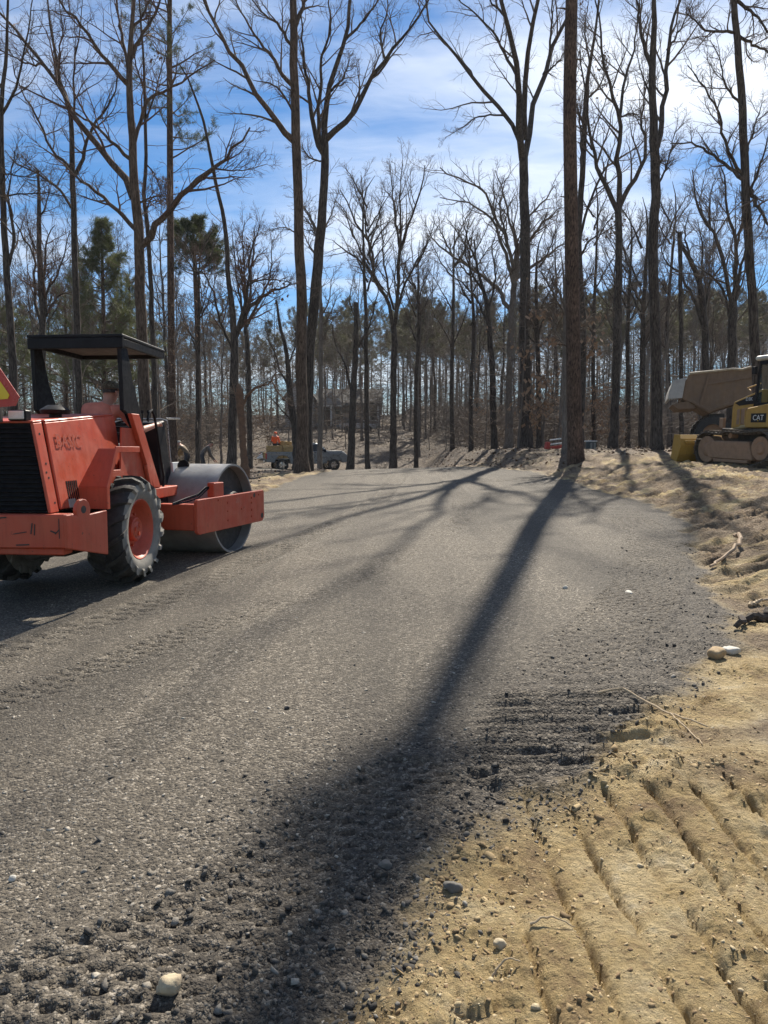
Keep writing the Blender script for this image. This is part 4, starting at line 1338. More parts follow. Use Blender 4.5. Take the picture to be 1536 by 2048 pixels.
traced_pine('straight tall pine with tufted dark boughs above the brown oak', 33, [(347, 905, 17), (343, 700, 14), (341, 500, 13), (340, 300, 12), (339, 100, 10), (340, -60, 8), (342, -300, 4)], .52, 46, 2.6, lambda t: 1.0 - .3 * t, NEED_D, 61, per=22, nl=.2, nw=.014, sub=6)
traced_pine('round topped pine standing alone against the sky left of the leaning trunk', 48, [(399, 900, 11), (396, 700, 10), (391, 560, 9), (388, 490, 7), (386, 448, 3)], .79, 46, 2.3, lambda t: 1.0 - .75 * t * t, NEED_D, 62, per=26, nl=.26, nw=.03, sub=7)
traced_pine('conical pale green pine rising above the roller canopy', 52, [(207, 870, 10), (207, 640, 8), (205, 540, 6), (203, 450, 2)], .26, 120, 4.3, lambda t: 1.1 - t * .95, NEED_P, 63, per=20, nl=.28, nw=.024, sub=8, dead=0)
traced_pine('leafy pine low behind the trunk at the left edge', 60, [(22, 880, 10), (22, 760, 9), (20, 632, 3)], .35, 60, 4.6, lambda t: 1.1 - t * .8, NEED_P, 64, per=14, nl=.3, nw=.03, sub=6, dead=0)
traced_pine('loose grey green pine between the conical pine and the three stemmed tree', 58, [(130, 880, 8), (132, 700, 7), (130, 590, 3)], .35, 50, 3.8, lambda t: 1.1 - t * .7, NEED_P, 65, per=12, nl=.3, nw=.022, sub=6, dead=0)
traced_pine('dark pine in the gap behind the fan shaped tree', 72, [(838, 880, 9), (838, 700, 8), (836, 596, 3)], .55, 30, 2.8, lambda t: 1.1 - t * .7, NEED_F, 66, per=16, nl=.34, nw=.04, sub=6)
traced_pine('slim green pine right of the brown oak behind the worker', 56, [(262, 880, 9), (262, 700, 7), (258, 560, 3)], .35, 40, 2.6, lambda t: 1.1 - t * .8, NEED_P, 67, per=14, nl=.28, nw=.024, sub=6, dead=0)

# ---- variants for the woods behind, copied with shared meshes


def variant_tree(seed, h, r, nl, spread, up, tw=1.6, fork=.45, n1=7, n2=5, n3=4):
    rng = np.random.default_rng(seed)
    n = 16
    z = np.linspace(-.3, h, n)
    P = np.stack([np.cumsum(rng.normal(size=n)) * .06 * h / 14, np.cumsum(rng.normal(size=n)) * .06 * h / 14, z], 1)
    R = r * (1 - .92 * np.linspace(0, 1, n) ** 1.1)
    R[0] *= 1.4
    tb = Tubes().add(P[None], R[None], 8)
    lp, lr = spawn(P[None], R[None], nl, fork, .98, (22, 52), h * .34 * spread, 10, .6, r * .6, .012, up, .10, rng, .6)
    tb.add(lp, lr, 6)
    LL = np.linalg.norm(lp[:, -1] - lp[:, 0], axis=1)
    a1, r1 = spawn(lp, lr, n1, .12, 1, (22, 55), LL * .42, 6, .6, .035, .007 * tw, up * .8, .14, rng, .4)
    L1 = np.linalg.norm(a1[:, -1] - a1[:, 0], axis=1)
    a2, r2 = spawn(a1, r1, n2, .15, 1, (22, 60), np.clip(L1 * .55, .4, 2), 5, .6, .016, .005 * tw, up * .6, .16, rng, .35)
    L2 = np.linalg.norm(a2[:, -1] - a2[:, 0], axis=1)
    a3, r3 = spawn(a2, r2, n3, .2, 1, (22, 60), np.clip(L2 * .6, .25, 1), 3, .6, .008, .0042 * tw, up * .4, .2, rng, .3)
    cr = Tubes().add(a1, r1, 4).add(a2, r2, 3).add(a3, r3, 3)
    d1, dr1 = spawn(P[None], R[None], 10, .12, fork + .15, (60, 95), 1.8, 5, .2, .02, .006, .05, .2, rng, 0)
    d2, dr2 = spawn(d1, dr1, 5, .2, 1, (30, 60), .8, 4, .6, .01, .005, .0, .2, rng, .3)
    cr.add(d1, dr1, 3).add(d2, dr2, 3)
    return tb.mesh('trunk'), cr.mesh('crown')


def variant_pine(seed, h, r, t0, blen, per=10):
    rng = np.random.default_rng(seed)
    n = 16
    P = np.stack([np.cumsum(rng.normal(size=n)) * .05, np.cumsum(rng.normal(size=n)) * .05, np.linspace(-.3, h, n)], 1)
    R = r * (1 - .88 * np.linspace(0, 1, n))
    return pine_meshes(P, R, rng, t0, .99, 26, blen, lambda t: .6 + .6 * math.sin(math.pi * min(t + .15, 1)) - .1 * t, 5, per, .45, .07, k=6, dead=14)


def variant_sapling(seed, h, leafy):
    """understorey beech: thin stem with flat, level sprays"""
    rng = np.random.default_rng(seed)
    n = 9
    P = np.stack([np.cumsum(rng.normal(size=n)) * .06, np.cumsum(rng.normal(size=n)) * .06, np.linspace(-.2, h, n)], 1)
    R = np.linspace(.03 + h * .004, .008, n)
    tb = Tubes().add(P[None], R[None], 5)
    a1, r1 = spawn(P[None], R[None], 16, .14, 1, (62, 95), h * .36, 7, .5, .015, .006, .02, .10, rng, .5)
    L1 = np.linalg.norm(a1[:, -1] - a1[:, 0], axis=1)
    a2, r2 = spawn(a1, r1, 6, .2, 1, (30, 60), L1 * .45, 5, .6, .009, .005, 0.0, .12, rng, .4, planar=.15)
    a3, r3 = spawn(a2, r2, 4, .2, 1, (30, 60), .5, 3, .6, .006, .004, 0.0, .12, rng, .3, planar=.15)
    cr = Tubes().add(a1, r1, 3).add(a2, r2, 3).add(a3, r3, 3)
    lf = None
    if leafy:
        pts = np.concatenate([a3[:, -1], a3[:, 1], a2[:, -1]])
        pts = pts[rng.random(len(pts)) < leafy]
        V, F = leaf_quads(pts, .12, rng)
        lf = mesh_np('leaves', V, F)
    return tb.mesh('trunk'), cr.mesh('crown'), lf


def place(name, label, cat, group, parts, x, y, s, rz, sz=1.0):
    o = thing(name, label, cat, (x, y, gz(x, y)), rz, group)
    o.scale = (s, s, s * sz)
    for nm, me, mt in parts:
        if me is not None:
            link(nm, me, mt, o)
    return o


DV = [variant_tree(100 + i, h, r, nl, sp, up) for i, (h, r, nl, sp, up) in enumerate(((17, .16, 9, 1.0, .22), (20, .19, 10, .9, .26), (15, .13, 9, 1.1, .2), (19, .15, 11, .8, .3), (22, .21, 9, 1.05, .18), (13, .11, 9, 1.0, .25)))]
PV = [variant_pine(200 + i, h, r, t0, bl) for i, (h, r, t0, bl) in enumerate(((21, .20, .60, 3.0), (23, .22, .66, 3.2), (19, .17, .55, 2.8), (24, .21, .70, 2.7)))]
SV = [variant_sapling(250 + i, h, lf) for i, (h, lf) in enumerate(((5, 0), (7, .0), (4, .5), (6, 0), (8, .12)))]
DVH = (17, 20, 15, 19, 22, 13)
PVH = (21, 23, 19, 24)
rng = np.random.default_rng(77)
taken = []


def free(x, y, dmin):
    for (a, b) in taken:
        if (a - x) ** 2 + (b - y) ** 2 < dmin * dmin:
            return False
    taken.append((x, y))
    return True


def zone(n, y0, y1, f, dmin, u0=-120, u1=1660, p=1.0):
    out = []
    tries = 0
    while len(out) < n and tries < n * 60:
        tries += 1
        y = y0 + (y1 - y0) * rng.random() ** p
        u = rng.uniform(u0, u1)
        x = (u - 768) / FPX * y
        if f(u, y, x) and free(x, y, dmin):
            out.append((x, y, u))
    return out


def clear(u, y, x):      # keep the pickup, the house and its yard and the road gap open
    if y < 60 and -10.5 < x < 0.5:
        return False
    if 60 <= y < 104 and -14 < x < 1.5 and rng.random() < .6:
        return False
    if y < 44 and x < 4.5:
        return False
    if y < 32 and x > 4.5:
        return False
    return True


def where(u):
    return ('at the left behind the roller', 'left') if u < 480 else (('in the middle beyond the road crest', 'middle') if u < 1060 else ('at the right behind the bank', 'right'))


for (x, y, u) in zone(54, 40, 80, clear, 2.2):
    ki = rng.integers(len(DV))
    t = DV[ki]
    vt = rng.uniform(400, 600) if u > 900 or u < 420 else rng.uniform(520, 660)
    hgt = min(1.15, (H + (900 - vt) / FPX * y - gz(x, y)) / DVH[ki])
    place('bare_tree', 'slender bare deciduous tree in the mixed woods ' + where(u)[0], 'tree', 'bare trees in the woods behind, ' + where(u)[1], (('trunk', t[0], BARK_D if rng.random() < .6 else BARK_F), ('crown', t[1], TWIG if rng.random() < .6 else TWIGR)), x, y, hgt, rng.uniform(0, 6.28))
for (x, y, u) in zone(230, 74, 150, lambda u, y, x: clear(u, y, x) and (u > 620 or rng.random() < .5), 1.3):
    ki = rng.integers(len(PV))
    t = PV[ki]
    vt = (rng.uniform(585, 655) if u > 1000 else rng.uniform(610, 690)) if u > 620 else rng.uniform(610, 720)
    s = (H + (900 - vt) / FPX * y - gz(x, y)) / PVH[ki]
    place('pine_tree', 'tall bare-stemmed pine in the dense dark woods ' + where(u)[0], 'tree', 'pines in the woods behind, ' + where(u)[1], (('trunk', t[0], BARK_F), ('crown', t[1], TWIG), ('needles', t[2], NEED_F)), x, y, s, rng.uniform(0, 6.28))
for (x, y, u) in zone(95, 70, 150, lambda u, y, x: clear(u, y, x), 1.5):
    t = DV[rng.integers(len(DV))]
    place('bare_tree', 'bare grey tree deep among the pines ' + where(u)[0], 'tree', 'bare grey trees among the pines, ' + where(u)[1], (('trunk', t[0], BARK_F), ('crown', t[1], TWIGF)), x, y, rng.uniform(.55, .85), rng.uniform(0, 6.28))
for (x, y, u) in zone(120, 33, 90, lambda u, y, x: not (y < 62 and -10.5 < x < 1.5) and not (y < 44 and x < 5), 1.4):
    t = SV[rng.integers(len(SV))]
    place('sapling', 'thin understorey sapling with level twiggy sprays ' + where(u)[0], 'sapling', 'saplings under the trees, ' + where(u)[1], (('trunk', t[0], BARK_F), ('crown', t[1], TWIGF if rng.random() < .6 else TWIG), ('leaves', t[2], BEECH)), x, y, rng.uniform(.6, 1.15), rng.uniform(0, 6.28))
t = SV[2]
place('beech_sapling', 'young beech keeping its pale copper leaves beside the massive pine', 'sapling', None, (('trunk', t[0], BARK_F), ('crown', t[1], TWIG), ('leaves', t[2], BEECH)), *at(1118, 890, 34)[:2], 1.7, .4)
t = SV[4]
place('beech_sapling', 'young beech with sparse russet leaves right of the brown oak trunk', 'sapling', None, (('trunk', t[0], BARK_F), ('crown', t[1], TWIG), ('leaves', t[2], LEAFD)), *at(318, 900, 30)[:2], .9, 1.4)


# far thicket of brush that reads as one mass
def thicket(n, y0, y1, seed, hmax, low=False):
    rng = np.random.default_rng(seed)
    y = y0 + (y1 - y0) * rng.random(n)
    x = (rng.uniform(-150, 1700, n) - 768) / FPX * y
    keep = ~((y < 104) & (x > -15) & (x < 2.5) & (rng.random(n) < .5))
    if low:
        keep &= (x > 5.2) | (x < -14)
    x, y = x[keep], y[keep]
    n = len(x)
    z = base_z(x, y) + rng.random(n) ** 1.35 * hmax * np.clip(y / 110, .4, 1.15)
    d = rng.normal(size=(n, 3))
    d[:, 2] = np.abs(d[:, 2]) * .55 + .05
    d /= np.linalg.norm(d, axis=1, keepdims=True)
    L = rng.uniform(.7, 2.2, n)
    P = np.zeros((n, 2, 3))
    P[:, 0] = np.stack([x, y, z], 1)
    for k in range(1, 2):
        d = d + rng.normal(size=d.shape) * .25
        d /= np.linalg.norm(d, axis=1, keepdims=True)
        P[:, k] = P[:, k - 1] + d * L[:, None]
    R = np.linspace(1, .4, 2)[None, :] * rng.uniform(.012, .030, n)[:, None]
    return Tubes().add(P, R, 3).mesh('brush')


kind(link('brush', thicket(84000, 62, 150, 5, 15.0), TWIGF), 'stuff')
kind(link('undergrowth', thicket(24000, 42, 80, 6, 5.0, True), TWIGF), 'stuff')
for i, (a, b_, lab) in enumerate((((1150, 783), (1345, 742), 'long pale fallen trunk leaning through the woods behind the candelabra tree'), ((1120, 800), (1300, 765), 'second pale leaning trunk just below the long one in the woods'),
                              ((1300, 752), (1420, 758), 'short pale fallen stem caught behind the knotty trunk'))):
    pa, pb = at(a[0], a[1], 52), at(b_[0], b_[1], 49)
    pts = np.array([pa, pa * .66 + pb * .34 + [0, 0, .1], pa * .34 + pb * .66 + [0, 0, .05], pb])
    o = link('fallen_trunk', Tubes().add(pts[None], np.array([[.075, .065, .055, .03]]), 6).mesh('fallen_trunk'), simple('bleached_wood', (.34, .29, .24), (.26, .22, .18), rough=.9))
    tag(o, lab, 'tree')
# ---- leaf litter on the slopes
n = 22000
rng = np.random.default_rng(8)
y = 14 + 60 * rng.random(n) ** 1.5
x = (rng.uniform(-60, 1600, n) - 768) / FPX * y
zz_, so_, d_, _t = terrain(x, y)
ok = (so_[:, 3] > .4)
pts = np.stack([x, y, zz_ + .03], 1)[ok]
V, F = leaf_quads(pts, .11, rng, hang=False)
kind(link('leaf_litter', mesh_np('leaf_litter', V, F), LITTER), 'stuff')

# ---- added air volume, lifts the dark woods like lens glare: haze
GLARE_HAZE = True
if GLARE_HAZE:
    b = B()
    b.bb(-190, 190, -25, 260, -9, 46)
    hm, ht, hp = new_mat('glare_air')
    ht.nodes.clear()
    pv = nd(ht, 'ShaderNodeVolumePrincipled')
    pv.inputs['Color'].default_value = (.93, .93, .95, 1)
    pv.inputs['Density'].default_value = .0002
    pv.inputs['Anisotropy'].default_value = .35
    ho = nd(ht, 'ShaderNodeOutputMaterial')
    ht.links.new(pv.outputs[0], ho.inputs['Volume'])
    hz = b.obj('glare_haze', hm)
    kind(hz, 'stuff')
    hz.display_type = 'WIRE'

# ------------------------------------------------------------------ people
def person(name, label, joints, edges, segmat, mats, rootv, world=None, group=None, subsurf=2):
    """one continuous skinned body; joints: name -> (xyz, rx[, ry]); segmat: {joint: material index}"""
    names = list(joints)
    me = bpy.data.meshes.new('tmp_body')
    me.from_pydata([joints[n][0] for n in names], [(names.index(a), names.index(b)) for a, b in edges], [])
    o = bpy.data.objects.new('tmp_body', me)
    COL.objects.link(o)
    sk = o.modifiers.new('skin', 'SKIN')
    sk.use_smooth_shade = True
    lay = me.skin_vertices[0].data if me.skin_vertices else None
    if lay is None:
        bm = bmesh.new()
        bm.from_mesh(me)
        bm.verts.layers.skin.verify()
        bm.to_mesh(me)
        bm.free()
        lay = me.skin_vertices[0].data
    for i, n in enumerate(names):
        r = joints[n][1]
        lay[i].radius = (r, joints[n][2] if len(joints[n]) > 2 else r)
        lay[i].use_root = (n == rootv)
    ss = o.modifiers.new('sub', 'SUBSURF')
    ss.levels = subsurf
    ss.render_levels = subsurf
    dg = bpy.context.evaluated_depsgraph_get()
    body = bpy.data.meshes.new_from_object(o.evaluated_get(dg))
    bpy.data.objects.remove(o)
    body.name = name
    body.materials.clear()
    for m in mats:
        body.materials.append(m)
    # colour regions: nearest bone
    segs = [(np.array(joints[a][0]), np.array(joints[b][0]), segmat.get(b, segmat.get(a, 0))) for a, b in edges]
    n = len(body.polygons)
    C = np.zeros(n * 3)
    body.polygons.foreach_get('center', C)
    C = C.reshape(-1, 3)
    best = np.full(n, 1e9)
    mi = np.zeros(n, np.int32)
    for a, b, m in segs:
        d = b - a
        t = np.clip(((C - a) @ d) / (d @ d + 1e-9), 0, 1)
        dist = np.linalg.norm(C - a - t[:, None] * d, axis=1)
        k = dist < best
        best = np.where(k, dist, best)
        mi = np.where(k, m, mi)
    body.polygons.foreach_set('material_index', mi)
    body.polygons.foreach_set('use_smooth', [True] * n)
    ob = link(name, body)
    if world is not None:
        ob.matrix_world = world
    return tag(ob, label, 'person', group)


def cap_part(parent, c, r, mat, fwd, tilt=0.0):
    """baseball cap: crown and brim, child of a person"""
    b = B()
    f = Vector(fwd).normalized()
    side = f.cross(Vector((0, 0, 1))).normalized()
    rings = []
    for k in range(6):
        a = k / 5 * math.pi / 2 * .96
        rr = r * math.cos(a) ** .75
        z = r * .95 * math.sin(a)
        rings.append([Vector(c) + (f * math.cos(t) * 1.08 + side * math.sin(t)) * rr + Vector((0, 0, z)) for t in [2 * math.pi * i / 16 for i in range(16)]])
    b.loft(rings)
    o = b.obj('cap', mat, parent, smooth=True)
    b = B()
    up, dn = [], []
    for i in range(9):
        t = (i / 8 - .5) * 2.3
        p = Vector(c) + (f * math.cos(t) + side * math.sin(t)) * r * 1.02
        q = p + f * r * .85 * max(math.cos(t * 1.1), 0) + Vector((0, 0, -r * .18 * math.cos(t)))
        up.append((p, q))
    vs = []
    for p, q in up:
        vs += [p, q, p - Vector((0, 0, .006)), q - Vector((0, 0, .006))]
    fs = []
    for i in range(8):
        a, c2 = i * 4, (i + 1) * 4
        fs += [(a, a + 1, c2 + 1, c2), (a + 2, c2 + 2, c2 + 3, a + 3), (a + 1, a + 3, c2 + 3, c2 + 1)]
    b._add(vs, fs)
    b.obj('brim', mat, o)
    return o


# ------------------------------------------------------------------ road roller
RH = rad(5.0)
RC = (-3.507, 7.593)
ROL = thing('road_roller', 'faded red single drum roller with black canopy at left on the stone road', 'road roller', (RC[0], RC[1], .145), -RH)
MF = Matrix.Translation((.456, 2.313, .055)) @ Matrix.Rotation(-rad(10), 4, 'Z')     # front frame, turned right

# wheels
for sgn in (1, -1):
    wx = .655 * sgn
    w = bpy.data.objects.new('wheel', None)
    COL.objects.link(w)
    w.parent = ROL
    w.location = (wx, .22, .59)
    R_, hw = .53, .20
    b = B()
    prof = [(-hw * .72, .30), (-hw * .98, .36), (-hw * 1.05, .43), (-hw * .95, .49), (-hw * .70, .522), (0, .532), (hw * .70, .522), (hw * .95, .49), (hw * 1.05, .43), (hw * .98, .36), (hw * .72, .30)]
    b.lathe(prof, seg=48)
    nl = 17
    for side in (1, -1):
        for i in range(nl):
            a0 = 2 * math.pi * (i + (.5 if side < 0 else 0)) / nl
            rings = []
            for q, (xf, rr, dh) in enumerate(((-.04, .528, .048), (.35, .528, .048), (.72, .517, .05), (.97, .485, .052), (1.06, .43, .03))):
                a = a0 - q * .085
                wd = .030
                ring = []
                for (da, dr) in ((-wd, -.012), (wd, -.012), (wd * .75, dh), (-wd * .75, dh)):
                    aa = a + da / rr
                    ex = dr if q < 3 else dr * .5
                    ring.append((side * (hw * xf + (dr * .5 if q >= 3 and dr > 0 else 0)), -math.sin(aa) * (rr + ex), math.cos(aa) * (rr + ex)))
                rings.append(ring)
            b.loft(rings)
    b.bm.transform(Matrix.Diagonal((1, 1.02, 1.02, 1)))
    tyre = b.obj('tyre', [RUBBER, DUSTY], w, smooth=True)
    me = tyre.data
    mi = []
    for p in me.polygons:
        c = p.center
        mi.append(1 if (abs(c.x) > hw * .80 and math.hypot(c.y, c.z) < .50) else 0)
    me.polygons.foreach_set('material_index', mi)
    s = sgn
    b = B()
    b.lathe([(s * .125, .335), (s * .165, .345), (s * .172, .325), (s * .15, .30), (s * .06, .285), (s * .02, .25), (s * .035, .20), (s * .05, .16), (s * .05, .0)], seg=40)
    rim = b.obj('rim', RED, w, smooth=True)
    b = B()
    b.lathe([(s * .04, .135), (s * .12, .13), (s * .135, .115), (s * .125, .085), (s * .135, .07), (s * .145, .0)], seg=28)
    b.obj('hub', RED, w, smooth=True)
    for i in range(8):
        a = 2 * math.pi * i / 8 + .2
        if i == 0:
            b = B()
            b.cyl((0, 0, 0), (s * .028, 0, 0), .017, seg=6)
            first = b.obj('wheel_bolt', RED, w)
            bolt_me = first.data
            bo = first
        else:
            bo = link('wheel_bolt', bolt_me, None, w)
        bo.location = (s * .037, .185 * math.cos(a), .185 * math.sin(a))
    for i in range(3):
        b = B()
        a = 2 * math.pi * i / 3 + .9
        b.cyl((s * .118, .05 * math.cos(a), .05 * math.sin(a)), (s * .15, .05 * math.cos(a), .05 * math.sin(a)), .026, seg=12)
        b.obj('hub_plug', RED, w)

# axle, belly and articulation
b = B()
b.cyl((-.5, .22, .59), (.5, .22, .59), .13, seg=14)
b.bb(-.28, .28, -.35, .45, .36, .80)
b.cyl((0, -.5, .5), (0, -.2, .5), .16, seg=14)
b.bb(-.5, -.3, -1.0, -.4, .48, .62)
b.cyl((.35, -.85, .5), (.35, -.45, .5), .08, seg=12)
b.obj('axle', DARKM, ROL, bevel=.02)
b = B()
b.bb(-.34, .34, .4, 1.25, .36, .86)
b.cyl((.12, 1.28, .3), (.12, 1.28, .9), .12, seg=14)
b.bb(-.1, .4, 1.2, 1.6, .4, .62)
b.obj('articulation_joint', DARKM, ROL, bevel=.02)

# counterweight beam and wing plates with lifting eyes
b = B()
b.hexa([(-.75, -1.27, .57), (.75, -1.20, .57), (.75, -1.02, .57), (-.75, -1.02, .57), (-.75, -1.27, .875), (.75, -1.20, .875), (.75, -1.02, .875), (-.75, -1.02, .875)])
b.bb(-.7, .7, -1.15, -.98, .50, .568)
b.obj('rear_bumper', RED, ROL, bevel=.012)
for s in (1, -1):
    pts = [(0, .57), (.10, .545), (.58, .435), (.585, .86), (.575, .872), (.42, .862)]
    for i in range(9):
        a = rad(-25 + 230 * i / 8)
        pts.append((.235 + .105 * math.cos(a), .90 + .105 * math.sin(a)))
    pts += [(.06, .872), (0, .872)]
    M = Matrix.Translation((s * .752, -1.20, 0)) @ Matrix.Rotation(-s * math.atan2(.10, .58), 4, 'Z')
    b = B()
    b.prism(pts, -.02, .02, 'x')
    wing = b.obj('wing_plate', RED, ROL, bevel=.008, M=M)
    b = B()
    b.cyl((s * .015, .235, .905), (s * .0215, .235, .905), .036, seg=16)
    b.obj('lifting_eye', DARKM, wing, M=M)

for (x0, z0, x1, z1, w_) in ((.28, .70, .40, .72, .008), (.44, .70, .455, .80, .010), (.47, .69, .478, .79, .008), (.62, .73, .67, .71, .012), (.66, .70, .70, .74, .010), (.70, .66, .70, .84, .006), (.10, .84, .22, .85, .012), (.30, .60, .42, .605, .012)):
    b = B()
    d_ = Vector((x1 - x0, 0, z1 - z0)).normalized() * .0
    nx, nz = -(z1 - z0), x1 - x0
    l_ = math.hypot(nx, nz)
    nx, nz = nx / l_ * w_ / 2, nz / l_ * w_ / 2
    yf = -1.236
    b._add([(x + s_ * nx, yf + .0467 * x - dd, z + s_ * nz) for dd in (0, .004) for (x, z, s_) in ((x0, z0, 1), (x1, z1, 1), (x1, z1, -1), (x0, z0, -1))], [(0, 1, 2, 3), (4, 7, 6, 5), (0, 4, 5, 1), (1, 5, 6, 2), (2, 6, 7, 3), (3, 7, 4, 0)])
    b.obj('scrape_mark', DARKM, ROL)
# radiator grille with slats
b = B()
b.hexa([(-.545, -1.10, .885), (.545, -1.10, .885), (.545, -1.06, .885), (-.545, -1.06, .885), (-.42, -1.10, 1.70), (.42, -1.10, 1.70), (.42, -1.06, 1.70), (-.42, -1.06, 1.70)])
gr = b.obj('radiator_grille', BLACKM, ROL)
for i in range(19):
    z = .91 + i * .041
    hw = .545 - .125 * (z - .885) / .815 - .01
    b = B()
    b.box((0, -1.108, z), (2 * hw, .022, .012), rot=(rad(-28), 0, 0))
    b.obj('grille_slat', BLACKM, gr)


def shell(y0, y1, zt0, zt1, wt, wb, zb, th=.03):
    """inverted U of sheet metal: sides splay out downwards"""
    b = B()
    for s in (1, -1):
        b.hexa([(s * wb, y0, zb), (s * (wb - th), y0, zb), (s * (wb - th), y1, zb), (s * wb, y1, zb), (s * wt, y0, zt0), (s * (wt - th), y0, zt0), (s * (wt - th), y1, zt1), (s * wt, y1, zt1)])
    b.hexa([(-wt, y0, zt0), (wt, y0, zt0), (wt, y1, zt1), (-wt, y1, zt1), (-wt, y0, zt0 + .02), (wt, y0, zt0 + .02), (wt, y1, zt1 + .02), (-wt, y1, zt1 + .02)])
    return b


shell(-1.13, -.985, 1.695, 1.71, .45, .585, .882).obj('rear_hood_band', RED, ROL, bevel=.008)
for s in (1, -1):
    for (y_, z_) in ((-1.06, 1.60), (-1.05, 1.33), (-1.07, 1.25), (-1.05, 1.20), (-1.03, .97)):
        b = B()
        xx_ = .45 + .135 * (1.70 - z_) / .82
        b.cyl((s * (xx_ - .004), y_, z_), (s * (xx_ + .0035), y_, z_), .011, seg=10)
        b.obj('bolt_hole', DARKM, ROL)
b = B()
b.hexa([(-.53, -1.05, .88), (.53, -1.05, .88), (.53, .4, .88), (-.53, .4, .88), (-.405, -1.05, 1.68), (.405, -1.05, 1.68), (.405, .4, 1.78), (-.405, .4, 1.78)])
b.obj('engine_bay', BLACKM, ROL)
hood = shell(-.935, .46, 1.71, 1.84, .45, .575, .90).obj('engine_hood', RED, ROL, bevel=.010)
# louvres cut low in the hood side
hang = math.atan2(.125, .85)
for i in range(6):
    b = B()
    y = -.76 + i * .036
    b.box((.548, y, 1.06), (.012, .016, .20), rot=(0, -hang, 0))
    b.obj('louvre', BLACKM, hood)
b = B()
b.box((.566, -.72, .945), (.016, .13, .09), rot=(0, -hang, 0))
b.obj('scraped_patch', CHIPM, hood, bevel=.01)
# lettering, almost worn away
Mt = Matrix.Translation((.4875, -.585, 1.535)) @ Matrix.Rotation(-hang, 4, 'Y') @ Matrix(((0, 0, 1, 0), (1, 0, 0, 0), (0, 1, 0, 0), (0, 0, 0, 1)))
text_obj('lettering', 'BASIC', .185, FADED, hood, Mt, .0008)

# fenders
for s in (1, -1):
    b = B()
    xi, xo = s * .66, s * .845
    o2 = s * .55
    b.hexa([(xi, -.36, 1.445), (xo, -.36, 1.445), (xo, .17, 1.445), (xi, .17, 1.445), (xi, -.36, 1.47), (xo, -.36, 1.47), (xo, .17, 1.47), (xi, .17, 1.47)])
    b.hexa([(o2, -.575, 1.09), (xo, -.575, 1.09), (xo, -.545, 1.09), (o2, -.545, 1.09), (xi, -.36, 1.47), (xo, -.36, 1.47), (xo, -.335, 1.445), (xi, -.335, 1.445)])
    b.bb(min(o2, xo), max(o2, xo), -.575, -.55, .875, 1.09)
    fe = b.obj('fender', RED, ROL, bevel=.006)
    b = B()
    lip = [(-.60, .875), (-.60, 1.095), (-.375, 1.49), (.17, 1.49), (.17, 1.43), (-.345, 1.43), (-.545, 1.075), (-.545, .875)]
    b.prism(lip, s * .846, s * .862, 'x')
    b.obj('fender_lip', RED, fe, bevel=.004)
    # inner platform wall over the tyre
    b = B()
    b.prism([(-.34, .86), (1.08, .86), (1.05, 1.05), (.62, 1.70), (.30, 1.70), (.25, 1.24), (-.34, 1.24)], s * .585, s * .605, 'x')
    b.obj('side_wall', RED, ROL, bevel=.004)
    b = B()
    b.prism([(.44, 1.86), (.64, 1.86), (1.20, 1.00), (1.00, 1.00)], s * .607, s * .66, 'x')
    b.obj('side_strut', RED, ROL, bevel=.006)

# operator platform
b = B()
b.bb(-.66, .66, .95, 1.88, .865, .995)
b.hexa([(.61, .93, .96), (.66, .93, .96), (.66, 1.0, .96), (.61, 1.0, .96), (.61, .80, 1.28), (.66, .80, 1.28), (.66, .87, 1.28), (.61, .87, 1.28)])
b.obj('platform', RED, ROL, bevel=.010)
b = B()
b.bb(-.5, .5, .46, .95, .87, 1.0)
b.bb(-.25, .25, .52, .96, 1.0, 1.28)
b.obj('seat_base', BLACKM, ROL, bevel=.01)
b = B()
b.box((.06, .74, 1.33), (.48, .46, .11))
b.box((.06, .52, 1.60), (.46, .10, .50), rot=(rad(8), 0, 0))
b.obj('seat', BLACKP, ROL, bevel=.03, seg=2)

# canopy with two tapering posts
for s in (1, -1):
    b = B()
    b.prism([(.47, 2.60), (.63, 2.60), (.76, 2.2), (.95, 1.86), (1.34, 1.06), (1.16, 1.00), (.80, 1.62), (.60, 1.86), (.49, 1.9)], *((.498, .548) if s > 0 else (-.515, -.465)), 'x')
    po = b.obj('canopy_post', BLACKP, ROL, bevel=.006)
b = B()
b.hexa([(-.53, .44, 2.70), (.58, .44, 2.70), (.58, 1.64, 2.685), (-.53, 1.64, 2.685), (-.53, .44, 2.735), (.58, .44, 2.735), (.58, 1.64, 2.72), (-.53, 1.64, 2.72)])
canopy = b.obj('canopy', BLACKP, ROL, bevel=.006)
for c in ((.025, .462, 2.64, 1.106, .042, .118), (.025, 1.615, 2.645, 1.106, .042, .075), (.556, 1.04, 2.645, .042, 1.11, .085), (-.506, 1.04, 2.645, .042, 1.11, .085)):
    b = B()
    b.box(c[:3], c[3:])
    b.obj('canopy_rim', BLACKP, canopy, bevel=.005)
b = B()
b.hexa([(-.48, .5, 2.655), (.52, .5, 2.655), (.52, 1.58, 2.655), (-.48, 1.58, 2.655), (-.48, .5, 2.67), (.52, .5, 2.67), (.52, 1.58, 2.67), (-.48, 1.58, 2.67)])
b.obj('canopy_lining', simple('canopy_lining', (.16, .14, .12), (.10, .09, .08), rough=.8), canopy)
b = B()
b.box((.50, .86, 2.13), (.03, .05, .16), rot=(rad(18), 0, 0))
b.obj('post_bracket', BLACKP, ROL)
